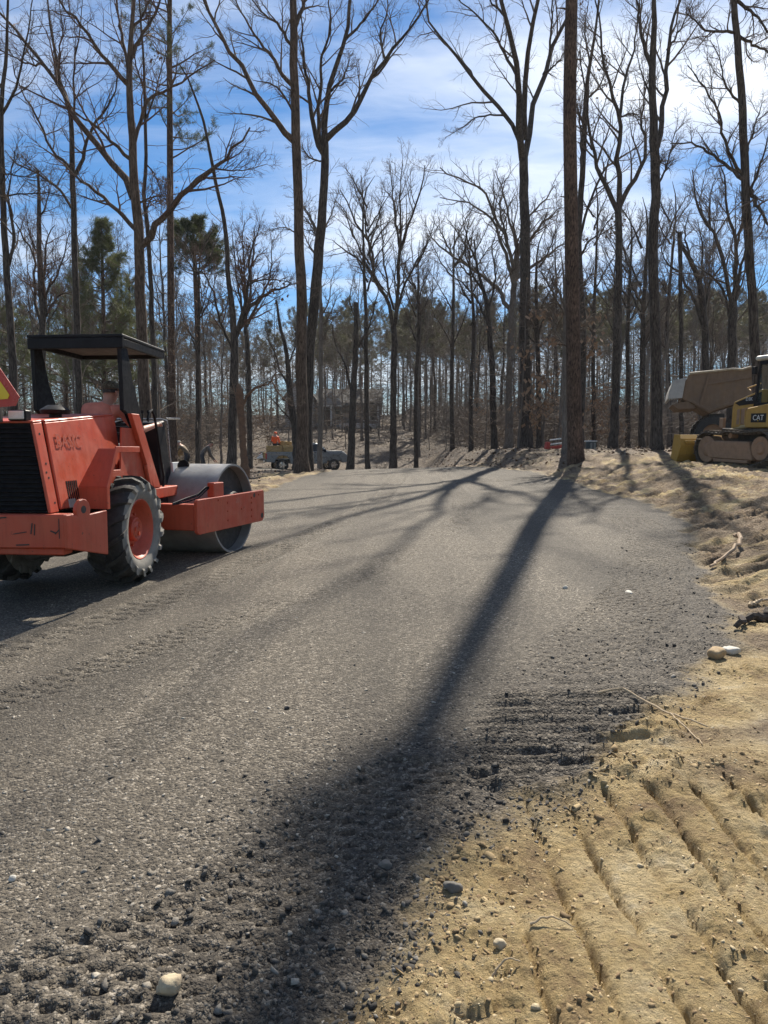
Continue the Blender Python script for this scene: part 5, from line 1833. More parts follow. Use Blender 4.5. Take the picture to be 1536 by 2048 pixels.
# black grab rail along the right strut
b = B()
b.tube([(.635, .92, 1.80), (.635, .97, 1.90), (.635, 1.05, 1.93), (.635, 1.12, 1.86), (.635, 1.18, 1.70), (.635, 1.30, 1.30), (.635, 1.36, 1.12), (.635, 1.33, 1.0)], .016)
b.obj('grab_rail', BLACKP, ROL, smooth=True)
b = B()
b.tube([(-.635, .92, 1.80), (-.635, .97, 1.90), (-.635, 1.05, 1.93), (-.635, 1.12, 1.86), (-.635, 1.30, 1.30), (-.635, 1.33, 1.0)], .016)
b.obj('grab_rail', BLACKP, ROL, smooth=True)

# console, steering wheel, handrail
b = B()
b.hexa([(-.42, 1.62, 1.0), (.50, 1.62, 1.0), (.50, 1.98, 1.0), (-.42, 1.98, 1.0), (-.38, 1.60, 1.80), (.46, 1.60, 1.80), (.46, 1.86, 1.84), (-.38, 1.86, 1.84)])
b.obj('console', BLACKP, ROL, bevel=.015)
b = B()
for i in range(20):
    pass
ring = [(.10 + .19 * math.cos(2 * math.pi * i / 20), 1.42 + .19 * .9 * math.sin(2 * math.pi * i / 20), 1.74 + .19 * .45 * math.sin(2 * math.pi * i / 20)) for i in range(21)]
b.tube(ring, .014)
b.tube([(.10, 1.42, 1.74), (.10, 1.60, 1.55)], .02)
b.tube([(-.08, 1.42, 1.74), (.28, 1.42, 1.74)], .012)
b.obj('steering_wheel', BLACKP, ROL, smooth=True)
b = B()
b.tube([(.485, 2.0, 1.05), (.455, 1.95, 1.84), (.46, 1.93, 1.87), (.54, 2.02, 1.87), (.60, 2.05, 1.87)], .013)
b.tube([(.49, 1.88, 1.83), (.40, 1.9, 1.86), (.2, 1.9, 1.86), (-.3, 1.9, 1.86)], .012)
b.obj('handrail', GREYM, ROL, smooth=True)
b = B()
for x in (.22, .30):
    b.tube([(x, 1.72, 1.81), (x + .01, 1.70, 1.93)], .009)
    b.cyl((x + .01, 1.70, 1.925), (x + .01, 1.70, 1.965), .02, seg=10)
b.obj('control_lever', BLACKP, ROL)
# white guard with hazard sign, round lamp
b = B()
b.hexa([(.50, 1.99, 1.0), (.53, 1.99, 1.0), (.53, 2.24, 1.0), (.50, 2.24, 1.0), (.50, 1.92, 1.29), (.53, 1.92, 1.29), (.53, 2.20, 1.29), (.50, 2.20, 1.29)])
guard = b.obj('side_guard', WHITEP, ROL, bevel=.004)
b = B()
b.hexa([(.532, 2.03, 1.03), (.536, 2.03, 1.03), (.536, 2.10, 1.03), (.532, 2.10, 1.03), (.532, 2.12, 1.28), (.536, 2.12, 1.28), (.536, 2.19, 1.28), (.532, 2.19, 1.28)])
b.obj('hazard_band', BLACKP, guard)
b = B()
b.prism([(2.035, 1.075), (2.125, 1.075), (2.08, 1.15)], .5365, .539, 'x')
b.obj('hazard_triangle', REFY, guard)
b = B()
b.bb(.539, .5405, 2.076, 2.086, 1.098, 1.128)
b.bb(.539, .5405, 2.076, 2.086, 1.082, 1.091)
b.obj('hazard_mark', BLACKP, guard)
b = B()
b.cyl((.62, 2.07, 1.24), (.62, 2.17, 1.24), .082, .055, seg=24)
b.tube([(.60, 2.14, 1.20), (.56, 2.14, 1.05), (.55, 2.12, .98)], .014)
b.obj('round_lamp', BLACKP, ROL, smooth=True)
# steps
b = B()
b.prism([(1.24, .97), (1.50, .97), (1.56, .52), (1.42, .50)], .57, .62, 'x')
b.obj('step_bracket', BLACKP, ROL, bevel=.006)
b = B()
b.box((.68, 1.49, .52), (.16, .20, .04))
b.obj('step', DARKM, ROL, bevel=.005)

# exhaust cap, tail lamps, slow vehicle emblem
b = B()
b.cyl((.25, -.40, 1.73), (.25, -.40, 1.83), .06, seg=18)
b.cyl((.25, -.40, 1.815), (.25, -.40, 1.85), .135, .145, seg=28)
b.cyl((.25, -.40, 1.851), (.25, -.40, 1.90), .145, .07, seg=28)
b.obj('air_precleaner', BLACKP, ROL, smooth=True)
for x in (.31, -.31):
    b = B()
    b.box((x, -1.10, 1.765), (.17, .09, .095))
    la = b.obj('tail_lamp', BLACKP, ROL, bevel=.008)
    b = B()
    b.box((x, -1.152, 1.767), (.145, .014, .075))
    b.obj('lamp_lens', LAMPG, la, bevel=.006)


def tri(b, cx, cz, r, y0, y1, cut):
    pts = []
    for k in range(3):
        a = rad(90 + 120 * k)
        for da in (cut, -cut):
            aa = a + (da if k >= 0 else 0)
            pts.append((cx + r * math.cos(aa), cz + r * math.sin(aa)))
    # order round the outline
    pts.sort(key=lambda p: math.atan2(p[1] - cz, p[0] - cx))
    b.prism(pts, y0, y1, 'y')
    return b


tilt = Matrix.Translation((.15, -1.25, 2.0)) @ Matrix.Rotation(rad(-4), 4, 'Y') @ Matrix.Translation((-.20, 1.25, -2.0))
em = tri(B(), .20, 2.0, .275, -1.256, -1.250, .16).obj('slow_vehicle_emblem', REFR, ROL, M=tilt)
tri(B(), .20, 2.0, .185, -1.262, -1.257, .10).obj('emblem_center', REFY, em, M=tilt)
b = B()
b.bb(.18, .22, -1.24, -1.21, 1.70, 2.02)
b.obj('emblem_bracket', DARKM, ROL)

# front frame and drum
for s in (1, -1):
    b = B()
    b.prism([(-1.13, .40), (-1.08, .37), (.72, .37), (.78, .42), (.78, .80), (.75, .82), (-1.10, .80), (-1.13, .77)], s * .875, s * .925, 'x')
    pl = b.obj('side_plate', RED, ROL, bevel=.008, M=MF)
    spots = [(-.35, .71), (-.35, .60), (-.35, .48), (.36, .73), (.36, .66), (.36, .56), (.36, .47), (.60, .76), (.05, .60), (-.60, .76)]
    for i, (y, z) in enumerate(spots):
        b = B()
        b.cyl((s * .925, y, z), (s * .937, y, z), .016, seg=6)
        b.obj('plate_bolt', RED, pl, M=MF)
    for (y, z, r) in ((.45, .76, .032), (.70, .45, .04)):
        b = B()
        b.cyl((s * .9255, y, z), (s * .9275, y, z), r, seg=16)
        b.obj('plate_hole', DARKM, pl, M=MF)
    b = B()
    b.bb(min(s * .80, s * .90), max(s * .80, s * .90), -.66, -.40, .803, .985)
    b.obj('mount_block', RED, ROL, bevel=.010, M=MF)
Mt = MF @ Matrix.Translation((.9255, -.05, .72)) @ Matrix(((0, 0, 1, 0), (1, 0, 0, 0), (0, 1, 0, 0), (0, 0, 0, 1)))
text_obj('frame_number', '201', .10, simple('chalky_red', (.55, .22, .16), (.5, .16, .11), scale=20, rough=.9), ROL, Mt, .0015)
b = B()
b.bb(-.874, .874, -1.12, -.95, .42, .74)
b.bb(-.30, .30, -1.7, -1.12, .42, .72)
b.obj('yoke', RED, ROL, bevel=.012, M=MF)
b = B()
b.bb(-.874, .874, .66, .775, .45, .72)
b.obj('front_beam', RED, ROL, bevel=.012, M=MF)
b = B()
b.lathe([(-.835, .605), (.835, .605), (.835, .578), (.70, .575), (.70, .0)], seg=72)
b.lathe([(-.835, .605), (-.835, .578), (-.70, .575), (-.70, .0)], seg=72)
drum = b.obj('drum', STEEL, ROL, smooth=True, M=MF @ Matrix.Translation((0, 0, .605)))
for s in (1, -1):
    b = B()
    b.lathe([(s * .705, .572), (s * .705, .30), (s * .74, .28), (s * .86, .22), (s * .86, .0)], seg=48)
    b.obj('drum_end', DARKM, drum, smooth=True, M=MF @ Matrix.Translation((0, 0, .605)))
for k, (dy, dz) in enumerate(((0, 0), (.03, .03), (-.03, .05))):
    b = B()
    b.tube([(.70, -1.30, .75 + dz * .3), (.74, -1.05, .765 + dz), (.78, -.85, .80 + dz), (.81, -.72, .88 + dz), (.83, -.62, .93)], .009)
    b.obj('hydraulic_hose', BLACKP, ROL, smooth=True, M=MF)

# operator
MW = Matrix.Translation((RC[0], RC[1], .145)) @ Matrix.Rotation(-RH, 4, 'Z')
jo = dict(pelvis=((.10, .66, 1.46), .155, .12), waist=((.12, .68, 1.62), .155, .115), chest=((.16, .74, 1.83), .165, .12), neckb=((.20, .78, 1.975), .075, .07), neck=((.225, .80, 2.02), .06, .062),
          head1=((.24, .825, 2.095), .074, .085), head2=((.245, .825, 2.17), .08, .092), head3=((.245, .815, 2.235), .062, .07), nose=((.275, .925, 2.115), .014), chin=((.265, .89, 2.05), .035),
          shR=((.36, .79, 1.93), .08), shL=((-.02, .75, 1.93), .08), elR=((.50, .98, 1.68), .052), wrR=((.55, 1.26, 1.745), .034), haR=((.56, 1.36, 1.775), .036, .024),
          elL=((-.13, .98, 1.66), .052), wrL=((-.04, 1.22, 1.74), .034), haL=((-.03, 1.30, 1.77), .036, .024),
          hiR=((.22, .72, 1.44), .105), hiL=((0, .72, 1.44), .105), knR=((.27, 1.18, 1.47), .072), knL=((.0, 1.18, 1.47), .072), anR=((.27, 1.36, 1.09), .045), anL=((.0, 1.36, 1.09), .045), toR=((.27, 1.52, 1.035), .04), toL=((.0, 1.52, 1.035), .04))
ed = [('pelvis', 'waist'), ('waist', 'chest'), ('chest', 'neckb'), ('neckb', 'neck'), ('neck', 'head1'), ('head1', 'head2'), ('head2', 'head3'), ('head1', 'nose'), ('head1', 'chin'), ('chest', 'shR'), ('chest', 'shL'), ('shR', 'elR'), ('elR', 'wrR'), ('wrR', 'haR'),
      ('shL', 'elL'), ('elL', 'wrL'), ('wrL', 'haL'), ('pelvis', 'hiR'), ('pelvis', 'hiL'), ('hiR', 'knR'), ('hiL', 'knL'), ('knR', 'anR'), ('knL', 'anL'), ('anR', 'toR'), ('anL', 'toL')]
for sd, hx in (('R', .56), ('L', -.03)):
    hb = jo['ha' + sd][0]
    for f in range(4):
        ox = (f - 1.5) * .021
        l = (.034, .040, .038, .03)[f]
        a_, b_ = 'f%s%da' % (sd, f), 'f%s%db' % (sd, f)
        jo[a_] = ((hb[0] + ox * 1.1, hb[1] + .045 + l * .6, hb[2] + .006), .0095)
        jo[b_] = ((hb[0] + ox * 1.15, hb[1] + .055 + l, hb[2] - .03), .0085)
        ed += [('ha' + sd, a_), (a_, b_)]
    t_ = 't' + sd
    sgn = -1 if sd == 'R' else 1
    jo[t_] = ((hb[0] + sgn * .05, hb[1] + .03, hb[2] - .012), .0105)
    ed.append(('ha' + sd, t_))
sm = {k: 1 for k in jo}
for k in ('pelvis', 'hiR', 'hiL', 'knR', 'knL', 'anR', 'anL'):
    sm[k] = 2
for k in ('toR', 'toL'):
    sm[k] = 3
for k in jo:
    if k in ('neck', 'head1', 'head2', 'head3', 'nose', 'chin', 'wrR', 'wrL', 'haR', 'haL') or k[0] == 'f' or k in ('tR', 'tL'):
        sm[k] = 0
op = person('person', 'roller operator in salmon shirt and dark cap seated under the black canopy', jo, ed, sm, [SKIN, SHIRT, JEANS, BOOT], 'pelvis', MW)
cap_part(op, (.245, .815, 2.165), .098, CAMO, (.55, .83, 0))
for s in (1, -1):
    b = B()
    f = Vector((.3, .95, 0)).normalized()
    sd = Vector((f.y, -f.x, 0))
    c = Vector((.243, .82, 2.11)) + sd * (.083 * s)
    b.hexa([c + Vector(v) for v in ((-.006, -.018, -.03), (.012, -.02, -.03), (.012, .012, -.026), (-.006, .012, -.026), (-.006, -.026, .03), (.016, -.03, .03), (.016, .014, .03), (-.006, .014, .03))])
    b.obj('ear', SKIN, op, bevel=.006)
b = B()
b.lathe([(0, .082), (.045, .086)], seg=20, M=Matrix.Translation((.245, .805, 2.10)) @ Matrix.Rotation(rad(90), 4, 'Y') @ Matrix.Translation((-.06, 0, 0)))
b.obj('hair', HAIR, op, smooth=True)

# ------------------------------------------------------------------ bulldozer
DO = (10.1, 19.07)
DG = 1.17
DZ = thing('bulldozer', 'yellow tracked bulldozer parked on the tan bank at the right edge', 'bulldozer', (DO[0], DO[1], DG), rad(14), rx=.035)
for s in (-1, 1):
    xc = s * .80
    tr = B()
    tr.prism([(-.78, .18), (.80, .18), (.92, .30), (.92, .58), (.80, .66), (-.62, .66)], xc - .10 + s * .10, xc + .10 + s * .10, 'x')
    frame = tr.obj('track_frame', CATMUD, DZ, bevel=.03)
    b = B()
    b.prism([(-.60, .10), (.62, .10), (.66, .18), (-.64, .18)], xc + s * .06, xc + s * .20, 'x')
    b.obj('roller_guard', CATMUD, frame, bevel=.01)
    for y, r in ((-1.0, .30), (.95, .36)):
        b = B()
        b.lathe([(-.16, .0), (-.16, r), (.16, r), (.17, r * .8), (.15, r * .55), (.19, r * .4), (.19, 0)] if s > 0 else [(.16, .0), (.16, r), (-.16, r), (-.17, r * .8), (-.15, r * .55), (-.19, r * .4), (-.19, 0)], origin=(xc, y, .42 if y > 0 else .50), seg=24)
        b.obj('idler' if y > 0 else 'sprocket', CATMUD, frame, smooth=True)
    b = B()
    b.cyl((xc - .1, .15, .80), (xc + .1, .15, .80), .07, seg=14)
    b.obj('carrier_roller', CATMUD, frame, smooth=True)
    # track loop
    path = []
    R1, c1 = .44, (.95, .45)
    R2, c2 = .40, (-1.0, .54)
    for i in range(13):
        a = rad(-90 + 180 * i / 12)
        path.append((c1[0] + R1 * math.cos(a), c1[1] + R1 * math.sin(a)))
    path.append((.45, .87))
    path.append((.15, .915))
    path.append((-.4, .90))
    for i in range(13):
        a = rad(90 + 170 * i / 12)
        path.append((c2[0] + R2 * math.cos(a), c2[1] + R2 * math.sin(a)))
    path.append((-.75, .02))
    path.append((.95, .01))
    P = np.array(path)
    L = np.concatenate([[0], np.cumsum(np.linalg.norm(np.diff(P, axis=0), axis=1))])
    n = 40
    b = B()
    b.bb(-.23, .23, -.078, .078, -.022, .006)
    b.bb(-.23, .23, -.022, .0, .006, .05)
    b.bb(-.07, .07, -.07, .07, -.07, -.024)
    track = B()
    for i in range(26):
        k = L[-1] * i / 26
        p0 = [np.interp(k, L, P[:, 0]), np.interp(k, L, P[:, 1])]
        track.box((xc, p0[0], p0[1]), (.05, .12, .05))
    tko = track.obj('track', SHOE, DZ)
    sh = b.obj('track_shoe', SHOE, tko)
    for i in range(n):
        k = L[-1] * (i + .3) / n
        y, z = np.interp(k, L, P[:, 0]), np.interp(k, L, P[:, 1])
        y2, z2 = np.interp((k + .02) % L[-1], L, P[:, 0]), np.interp((k + .02) % L[-1], L, P[:, 1])
        ang = math.atan2(z2 - z, y2 - y)
        o = sh if i == 0 else link('track_shoe', sh.data, None, tko)
        o.matrix_local = Matrix.Translation((xc, y, z)) @ Matrix.Rotation(ang, 4, 'X') @ Matrix.Rotation(math.pi, 4, 'Y')
# blade
b = B()
bp = [(1.86, .02), (1.80, .10), (1.70, .28), (1.66, .45), (1.70, .64), (1.80, .79), (1.76, .81), (1.62, .69), (1.56, .5), (1.60, .25), (1.72, .04)]
b.prism(bp, -1.33, 1.33, 'x')
blade = b.obj('blade', CATY, DZ, bevel=.008)
for s in (1, -1):
    b = B()
    b.prism([(1.98, .0), (1.92, .45), (1.86, .81), (1.62, .81), (1.54, .45), (1.70, .02)], s * 1.333, s * 1.36, 'x')
    b.obj('end_plate', CATY, blade, bevel=.004)
b = B()
b.bb(-1.2, 1.2, 1.52, 1.66, .55, .64)
b.bb(-.75, -.62, .9, 1.62, .3, .46)
b.bb(.62, .75, .9, 1.62, .3, .46)
b.bb(-.2, .2, 1.1, 1.6, .35, .6)
b.obj('push_frame', CATY, blade, bevel=.01)
# body
b = B()
b.bb(-.52, .52, -1.15, .95, .45, 1.0)
b.obj('chassis', DARKM, DZ, bevel=.02)
b = B()
b.prism([(-.34, 1.0), (.72, 1.0), (.72, 1.55), (.66, 1.72), (-.34, 2.02)], -.42, .42, 'x')
hd = b.obj('engine_hood', CATY, DZ, bevel=.03, seg=2)
for s in (1, -1):
    b = B()
    b.prism([(.0, 1.10), (.30, 1.10), (.52, 1.10), (.52, 1.50), (.0, 1.56)], s * .421, s * .428, 'x')
    dr = b.obj('side_door', CATMUD, hd, bevel=.003)
    for yy in (.18, .36):
        b = B()
        b.bb(min(s * .43, s * .445), max(s * .43, s * .445), yy, yy + .025, 1.10, 1.52)
        b.obj('door_rib', CATY, dr)
    b = B()
    b.prism([(-.33, 1.66), (.45, 1.60), (.62, 1.68), (-.33, 1.95)], s * .4212, s * .4235, 'x')
    b.obj('decal_panel', BLACKP, hd)
b = B()
b.tube([(-.44, .05, 1.99), (-.44, .16, 2.06), (-.44, -.10, 2.12), (-.44, -.30, 2.16)], .018)
b.obj('hood_rail', CATY, hd, smooth=True)
text_obj('model_lettering', 'D3K', .13, WHITEP, hd, Matrix.Translation((-.4245, .10, 1.765)) @ Matrix(((0, 0, -1, 0), (-1, 0, 0, 0), (0, 1, 0, 0), (0, 0, 0, 1))), .002)
b = B()
b.prism([(-.98, 1.02), (-.20, 1.02), (-.20, 1.42), (-.26, 1.52), (-.98, 1.62)], -.78, .78, 'x')
tk = b.obj('side_tank', CATY, DZ, bevel=.02)
b = B()
b.bb(-.786, -.781, -.93, -.42, 1.15, 1.38)
b.obj('badge_panel', BLACKP, tk)
text_obj('badge_lettering', 'CAT', .19, WHITEP, tk, Matrix.Translation((-.788, -.67, 1.265)) @ Matrix(((0, 0, -1, 0), (-1, 0, 0, 0), (0, 1, 0, 0), (0, 0, 0, 1))), .002)
b = B()
b.prism([(-.655, 1.185), (-.685, 1.185), (-.67, 1.22)], -.791, -.7885, 'x')
b.obj('badge_triangle', REFY, tk)
# cab
cb = [(-1.15, 1.55), (-.22, 1.55), (-.34, 2.70), (-1.15, 2.70)]
b = B()
for x in (-.56, .56):
    for (y0, y1, q0, q1) in ((-.24, -.33, -.36, -.42), (-.72, -.76, -.72, -.76), (-1.15, -1.08, -1.15, -1.08)):
        b.hexa([(x - .03, y0, 1.56), (x + .03, y0, 1.56), (x + .03, y1, 1.56), (x - .03, y1, 1.56), (x - .03, q0, 2.70), (x + .03, q0, 2.70), (x + .03, q1, 2.70), (x - .03, q1, 2.70)])
    b.hexa([(x - .03, -1.15, 1.56), (x + .03, -1.15, 1.56), (x + .03, -.24, 1.56), (x - .03, -.24, 1.56), (x - .03, -1.15, 1.66), (x + .03, -1.15, 1.66), (x + .03, -.25, 1.66), (x - .03, -.25, 1.66)])
    b.bb(x - .03, x + .03, -1.15, -.36, 2.62, 2.72)
b.bb(-.56, .56, -.42, -.36, 2.62, 2.72)
b.bb(-.56, .56, -1.15, -1.09, 2.62, 2.72)
b.bb(-.56, .56, -1.15, -.24, 1.48, 1.555)
cab = b.obj('cab', BLACKP, DZ, bevel=.008)
for x in (-.575, .575):
    for (y0, y1, q0, q1) in ((-.34, -.71, -.43, -.71), (-.77, -1.07, -.77, -1.07)):
        b = B()
        b.hexa([(x - .004, y1, 1.67), (x + .004, y1, 1.67), (x + .004, y0, 1.67), (x - .004, y0, 1.67), (x - .004, q1, 2.61), (x + .004, q1, 2.61), (x + .004, q0, 2.61), (x - .004, q0, 2.61)])
        b.obj('cab_window', GLASSD, cab)
b = B()
b.box((0, -.75, 2.79), (1.24, 1.05, .12))
b.obj('cab_roof', simple('cab_roof_paint', (.62, .60, .52), (.5, .48, .42), rough=.5), cab, bevel=.05, seg=2)
b = B()
b.bb(-.25, .25, -1.0, -.62, 1.56, 2.15)
b.obj('cab_seat', BLACKM, cab, bevel=.05)
b = B()
b.box((-.66, -.30, 2.48), (.08, .12, .20))
b.obj('mirror', BLACKP, cab, bevel=.01)
for s in (1, -1):
    b = B()
    b.cyl((s * .5, .25, 1.02), (s * .5, -.35, 1.10), .055, seg=14)
    b.cyl((s * .5, .25, 1.02), (s * .5, .65, .96), .025, seg=10)
    b.obj('lift_cylinder', simple('cylinder_tan', (.40, .30, .15), (.3, .22, .12), rough=.6), DZ, smooth=True)
b = B()
b.bb(-.62, -.52, .80, .95, 1.0, 1.28)
b.bb(.52, .62, .80, .95, 1.0, 1.28)
b.obj('lamp_post', CATMUD, DZ, bevel=.01)

# ------------------------------------------------------------------ dump truck behind the dozer
TY = 26.4
tg = gz(12.2, TY + .8)
DT = thing('dump_truck', 'brown articulated dump truck with raised bed behind the bulldozer', 'dump truck', (12.2, TY, tg), -rad(19))
DT.scale = (.94, 1, 1)
ox, oz = 12.2, tg
side = [(11.24, 4.42), (11.02, 4.0), (10.98, 3.50), (11.2, 3.40), (11.45, 3.24), (11.97, 2.94), (12.7, 3.20), (15.6, 3.95), (15.9, 4.95), (13.5, 4.62), (12.75, 4.50), (12.3, 4.47)]
side = [(x - ox, z - oz) for x, z in side]
b = B()
b.prism(side, -.02, .06, 'y')
b.prism(side, 2.24, 2.32, 'y')
fl = [(11.0, 3.48), (11.45, 3.22), (11.97, 2.92), (12.7, 3.18), (15.6, 3.93), (15.6, 4.02), (12.66, 3.28), (12.0, 3.02), (11.5, 3.34), (11.03, 3.58)]
b.prism([(x - ox, z - oz) for x, z in fl], .06, 2.24, 'y')
b.prism([(15.5 - ox, 3.95 - oz), (15.6 - ox, 3.95 - oz), (15.9 - ox, 4.95 - oz), (15.8 - ox, 4.95 - oz)], .06, 2.24, 'y')
bed = b.obj('dump_bed', BEDP, DT, bevel=.015)
b = B()
for y in (-.05, 2.35):
    b.tube([(11.22 - ox, y, 4.42 - oz), (12.3 - ox, y, 4.49 - oz), (12.75 - ox, y, 4.53 - oz), (13.1 - ox, y, 4.50 - oz), (13.6 - ox, y, 4.63 - oz), (15.9 - ox, y, 4.97 - oz)], .045)
b.obj('bed_rail', BEDE, bed, smooth=True)
for pts in ([(11.6, 3.25), (11.68, 3.25), (11.98, 4.42), (11.9, 4.42)], [(13.9, 3.54), (13.98, 3.56), (14.1, 4.66), (14.02, 4.65)]):
    b = B()
    b.prism([(x - ox, z - oz) for x, z in pts], -.08, -.022, 'y')
    b.obj('bed_rib', BEDP, bed, bevel=.01)
b = B()
b.prism([(x - ox, z - oz) for x, z in ((11.85, 3.96), (15.7, 4.5), (15.7, 4.55), (11.85, 4.02))], -.07, -.022, 'y')
b.prism([(x - ox, z - oz) for x, z in ((11.3, 3.36), (11.97, 3.0), (12.7, 3.26), (12.68, 3.34), (11.98, 3.09), (11.36, 3.45))], -.08, -.022, 'y')
b.obj('bed_fold', BEDP, bed, bevel=.008)
b = B()
b.prism([(x - ox, z - oz) for x, z in ((10.60, 3.28), (11.2, 3.42), (11.45, 3.24), (11.5, 3.12), (10.85, 3.10))], .0, 2.3, 'y')
b.obj('bed_lip', BEDP, bed, bevel=.02)
b = B()
b.prism([(x - ox, z - oz) for x, z in ((10.46, 3.50), (10.50, 3.78), (10.62, 4.12), (10.70, 4.20), (11.12, 4.26), (11.14, 4.20), (10.74, 4.13), (10.56, 3.76), (10.53, 3.45))], -.1, 2.4, 'y')
b.prism([(x - ox, z - oz) for x, z in ((10.46, 3.50), (10.50, 3.78), (10.62, 4.12), (10.70, 4.20), (11.10, 4.25), (10.99, 3.52))], -.12, -.101, 'y')
b.obj('tailgate', GREYPL, DT, bevel=.02)
for (wx, wy, lab) in ((12.16, .25, 0), (12.16, 2.05, 0), (13.9, .25, 0), (13.9, 2.05, 0), (16.6, .25, 0), (16.6, 2.05, 0)):
    r = .66
    zc = 2.15 if wx < 13 else 2.15
    gl = max(gz(wx, TY + wy) + r - .05, 0) - oz
    b = B()
    b.lathe([(-.24, .38), (-.26, .5), (-.24, .66), (-.15, r), (.15, r), (.24, .66), (.26, .5), (.24, .38)], seg=36, M=Matrix.Translation((wx - ox, wy, gl)) @ Matrix.Rotation(rad(90), 4, 'Z'))
    for i in range(22):
        a = 2 * math.pi * i / 22
        b.box((wx - ox + (r + .0) * math.cos(a), wy, gl + (r + .0) * math.sin(a)), (.05, .40, .11), rot=(0, -a, 0))
    wh = b.obj('wheel', RUBBER, DT, smooth=True)
    b = B()
    b.lathe([(-.2, .39), (-.1, .36), (-.06, .15), (-.16, .12), (-.16, 0)], seg=24, M=Matrix.Translation((wx - ox, wy, gl)) @ Matrix.Rotation(rad(90), 4, 'Z'))
    b.obj('rim', CATMUD, wh, smooth=True)
b = B()
b.bb(11.7 - ox, 17.2 - ox, .75, 1.55, 2.25 - oz, 2.6 - oz)
b.tube([(12.1 - ox, .7, 2.3 - oz), (12.35 - ox, .7, 2.95 - oz)], .08)
b.tube([(12.5 - ox, .7, 2.2 - oz), (12.2 - ox, .7, 2.95 - oz)], .05)
b.bb(12.0 - ox, 12.6 - ox, .4, 1.9, 2.65 - oz, 2.95 - oz)
b.obj('chassis', DARKM, DT, bevel=.02)
b = B()
b.prism([(x - ox, z - oz) for x, z in ((15.95, 2.5), (18.6, 2.5), (18.7, 3.3), (17.3, 3.5), (17.0, 4.6), (15.95, 4.6))], .15, 2.15, 'y')
cbt = b.obj('truck_cab', CATY, DT, bevel=.05)
b = B()
b.prism([(x - ox, z - oz) for x, z in ((16.1, 3.5), (17.0, 3.5), (16.85, 4.4), (16.1, 4.4))], .14, .149, 'y')
b.obj('cab_window', WINB, cbt)

# ------------------------------------------------------------------ pickup with straw bales
PA = rad(68.5)
p0 = Vector((-6.76, 49.2, 0))
PG = gz(-5.2, 50)
PU = thing('pickup_truck', 'silver grey pickup truck loaded with straw bales behind the central trees', 'pickup truck', (-7.18, 48.9, PG), rad(90) - PA)
# local +X forward from the rear axle; length 5.8, width 1.95
WB = 3.65
b = B()
low = [(-1.12, .62), (-1.15, 1.22), (-1.10, 1.30), (1.15, 1.30), (1.18, 1.22), (4.28, 1.24), (4.52, 1.16), (4.62, .98), (4.64, .62), (4.18, .55), (4.14, .80), (3.95, 1.0), (3.65, 1.06), (3.35, 1.0), (3.16, .80), (3.10, .50), (.55, .48), (.49, .80), (.30, 1.0), (0, 1.06), (-.30, 1.0), (-.49, .80), (-.55, .58)]
b.prism(low, -.97, -.90, 'y')
b.prism(low, .90, .97, 'y')
b.bb(1.12, 1.2, -.9, .9, .5, 1.30)
b.bb(-1.1, 1.15, -.9, .9, .78, .84)
b.bb(1.2, 3.0, -.9, .9, .48, .6)
body = b.obj('body', TRUCKP, PU, bevel=.02)
b = B()
b.prism([(2.95, 1.27), (4.28, 1.29), (4.52, 1.20), (4.52, .7), (2.95, .7)], -.9, .9, 'y')
b.prism([(2.7, 1.38), (4.2, 1.38), (4.46, 1.28), (4.44, 1.15), (2.7, 1.15)], -.86, .86, 'y')
b.obj('bonnet', TRUCKP, PU, bevel=.04, seg=2)
b = B()
roof = [(1.15, 1.25), (1.22, 1.86), (1.5, 1.93), (2.35, 1.92), (2.62, 1.84), (3.28, 1.28)]
b.loft([[(x, -.93 if z < 1.4 else -.76, z) for x, z in roof], [(x, .93 if z < 1.4 else .76, z) for x, z in roof]])
cabp = b.obj('cab', TRUCKP, PU, bevel=.03)
for s in (-1, 1):
    b = B()
    wpts = [(1.32, 1.34), (1.36, 1.80), (2.5, 1.80), (3.08, 1.34)]
    b.loft([[(x, s * (.925 - .165 * (z - 1.25) / .6), z) for x, z in wpts], [(x, s * (.94 - .165 * (z - 1.25) / .6), z) for x, z in wpts]])
    b.obj('side_window', WINB, cabp)
b = B()
b.hexa([(3.29, -.82, 1.30), (3.29, .82, 1.30), (2.66, .68, 1.83), (2.66, -.68, 1.83), (3.31, -.82, 1.31), (3.31, .82, 1.31), (2.68, .68, 1.84), (2.68, -.68, 1.84)])
b.obj('windscreen', WINB, cabp)
b = B()
b.bb(4.62, 4.75, -.95, .95, .52, .78)
b.obj('front_bumper', CHROME, PU, bevel=.03)
b = B()
b.bb(-1.32, -1.16, -.92, .92, .55, .75)
b.obj('rear_bumper', CHROME, PU, bevel=.03)
b = B()
b.bb(-1.75, -1.17, -.78, .78, .80, .85)
b.obj('tailgate', DARKM, PU, bevel=.01)
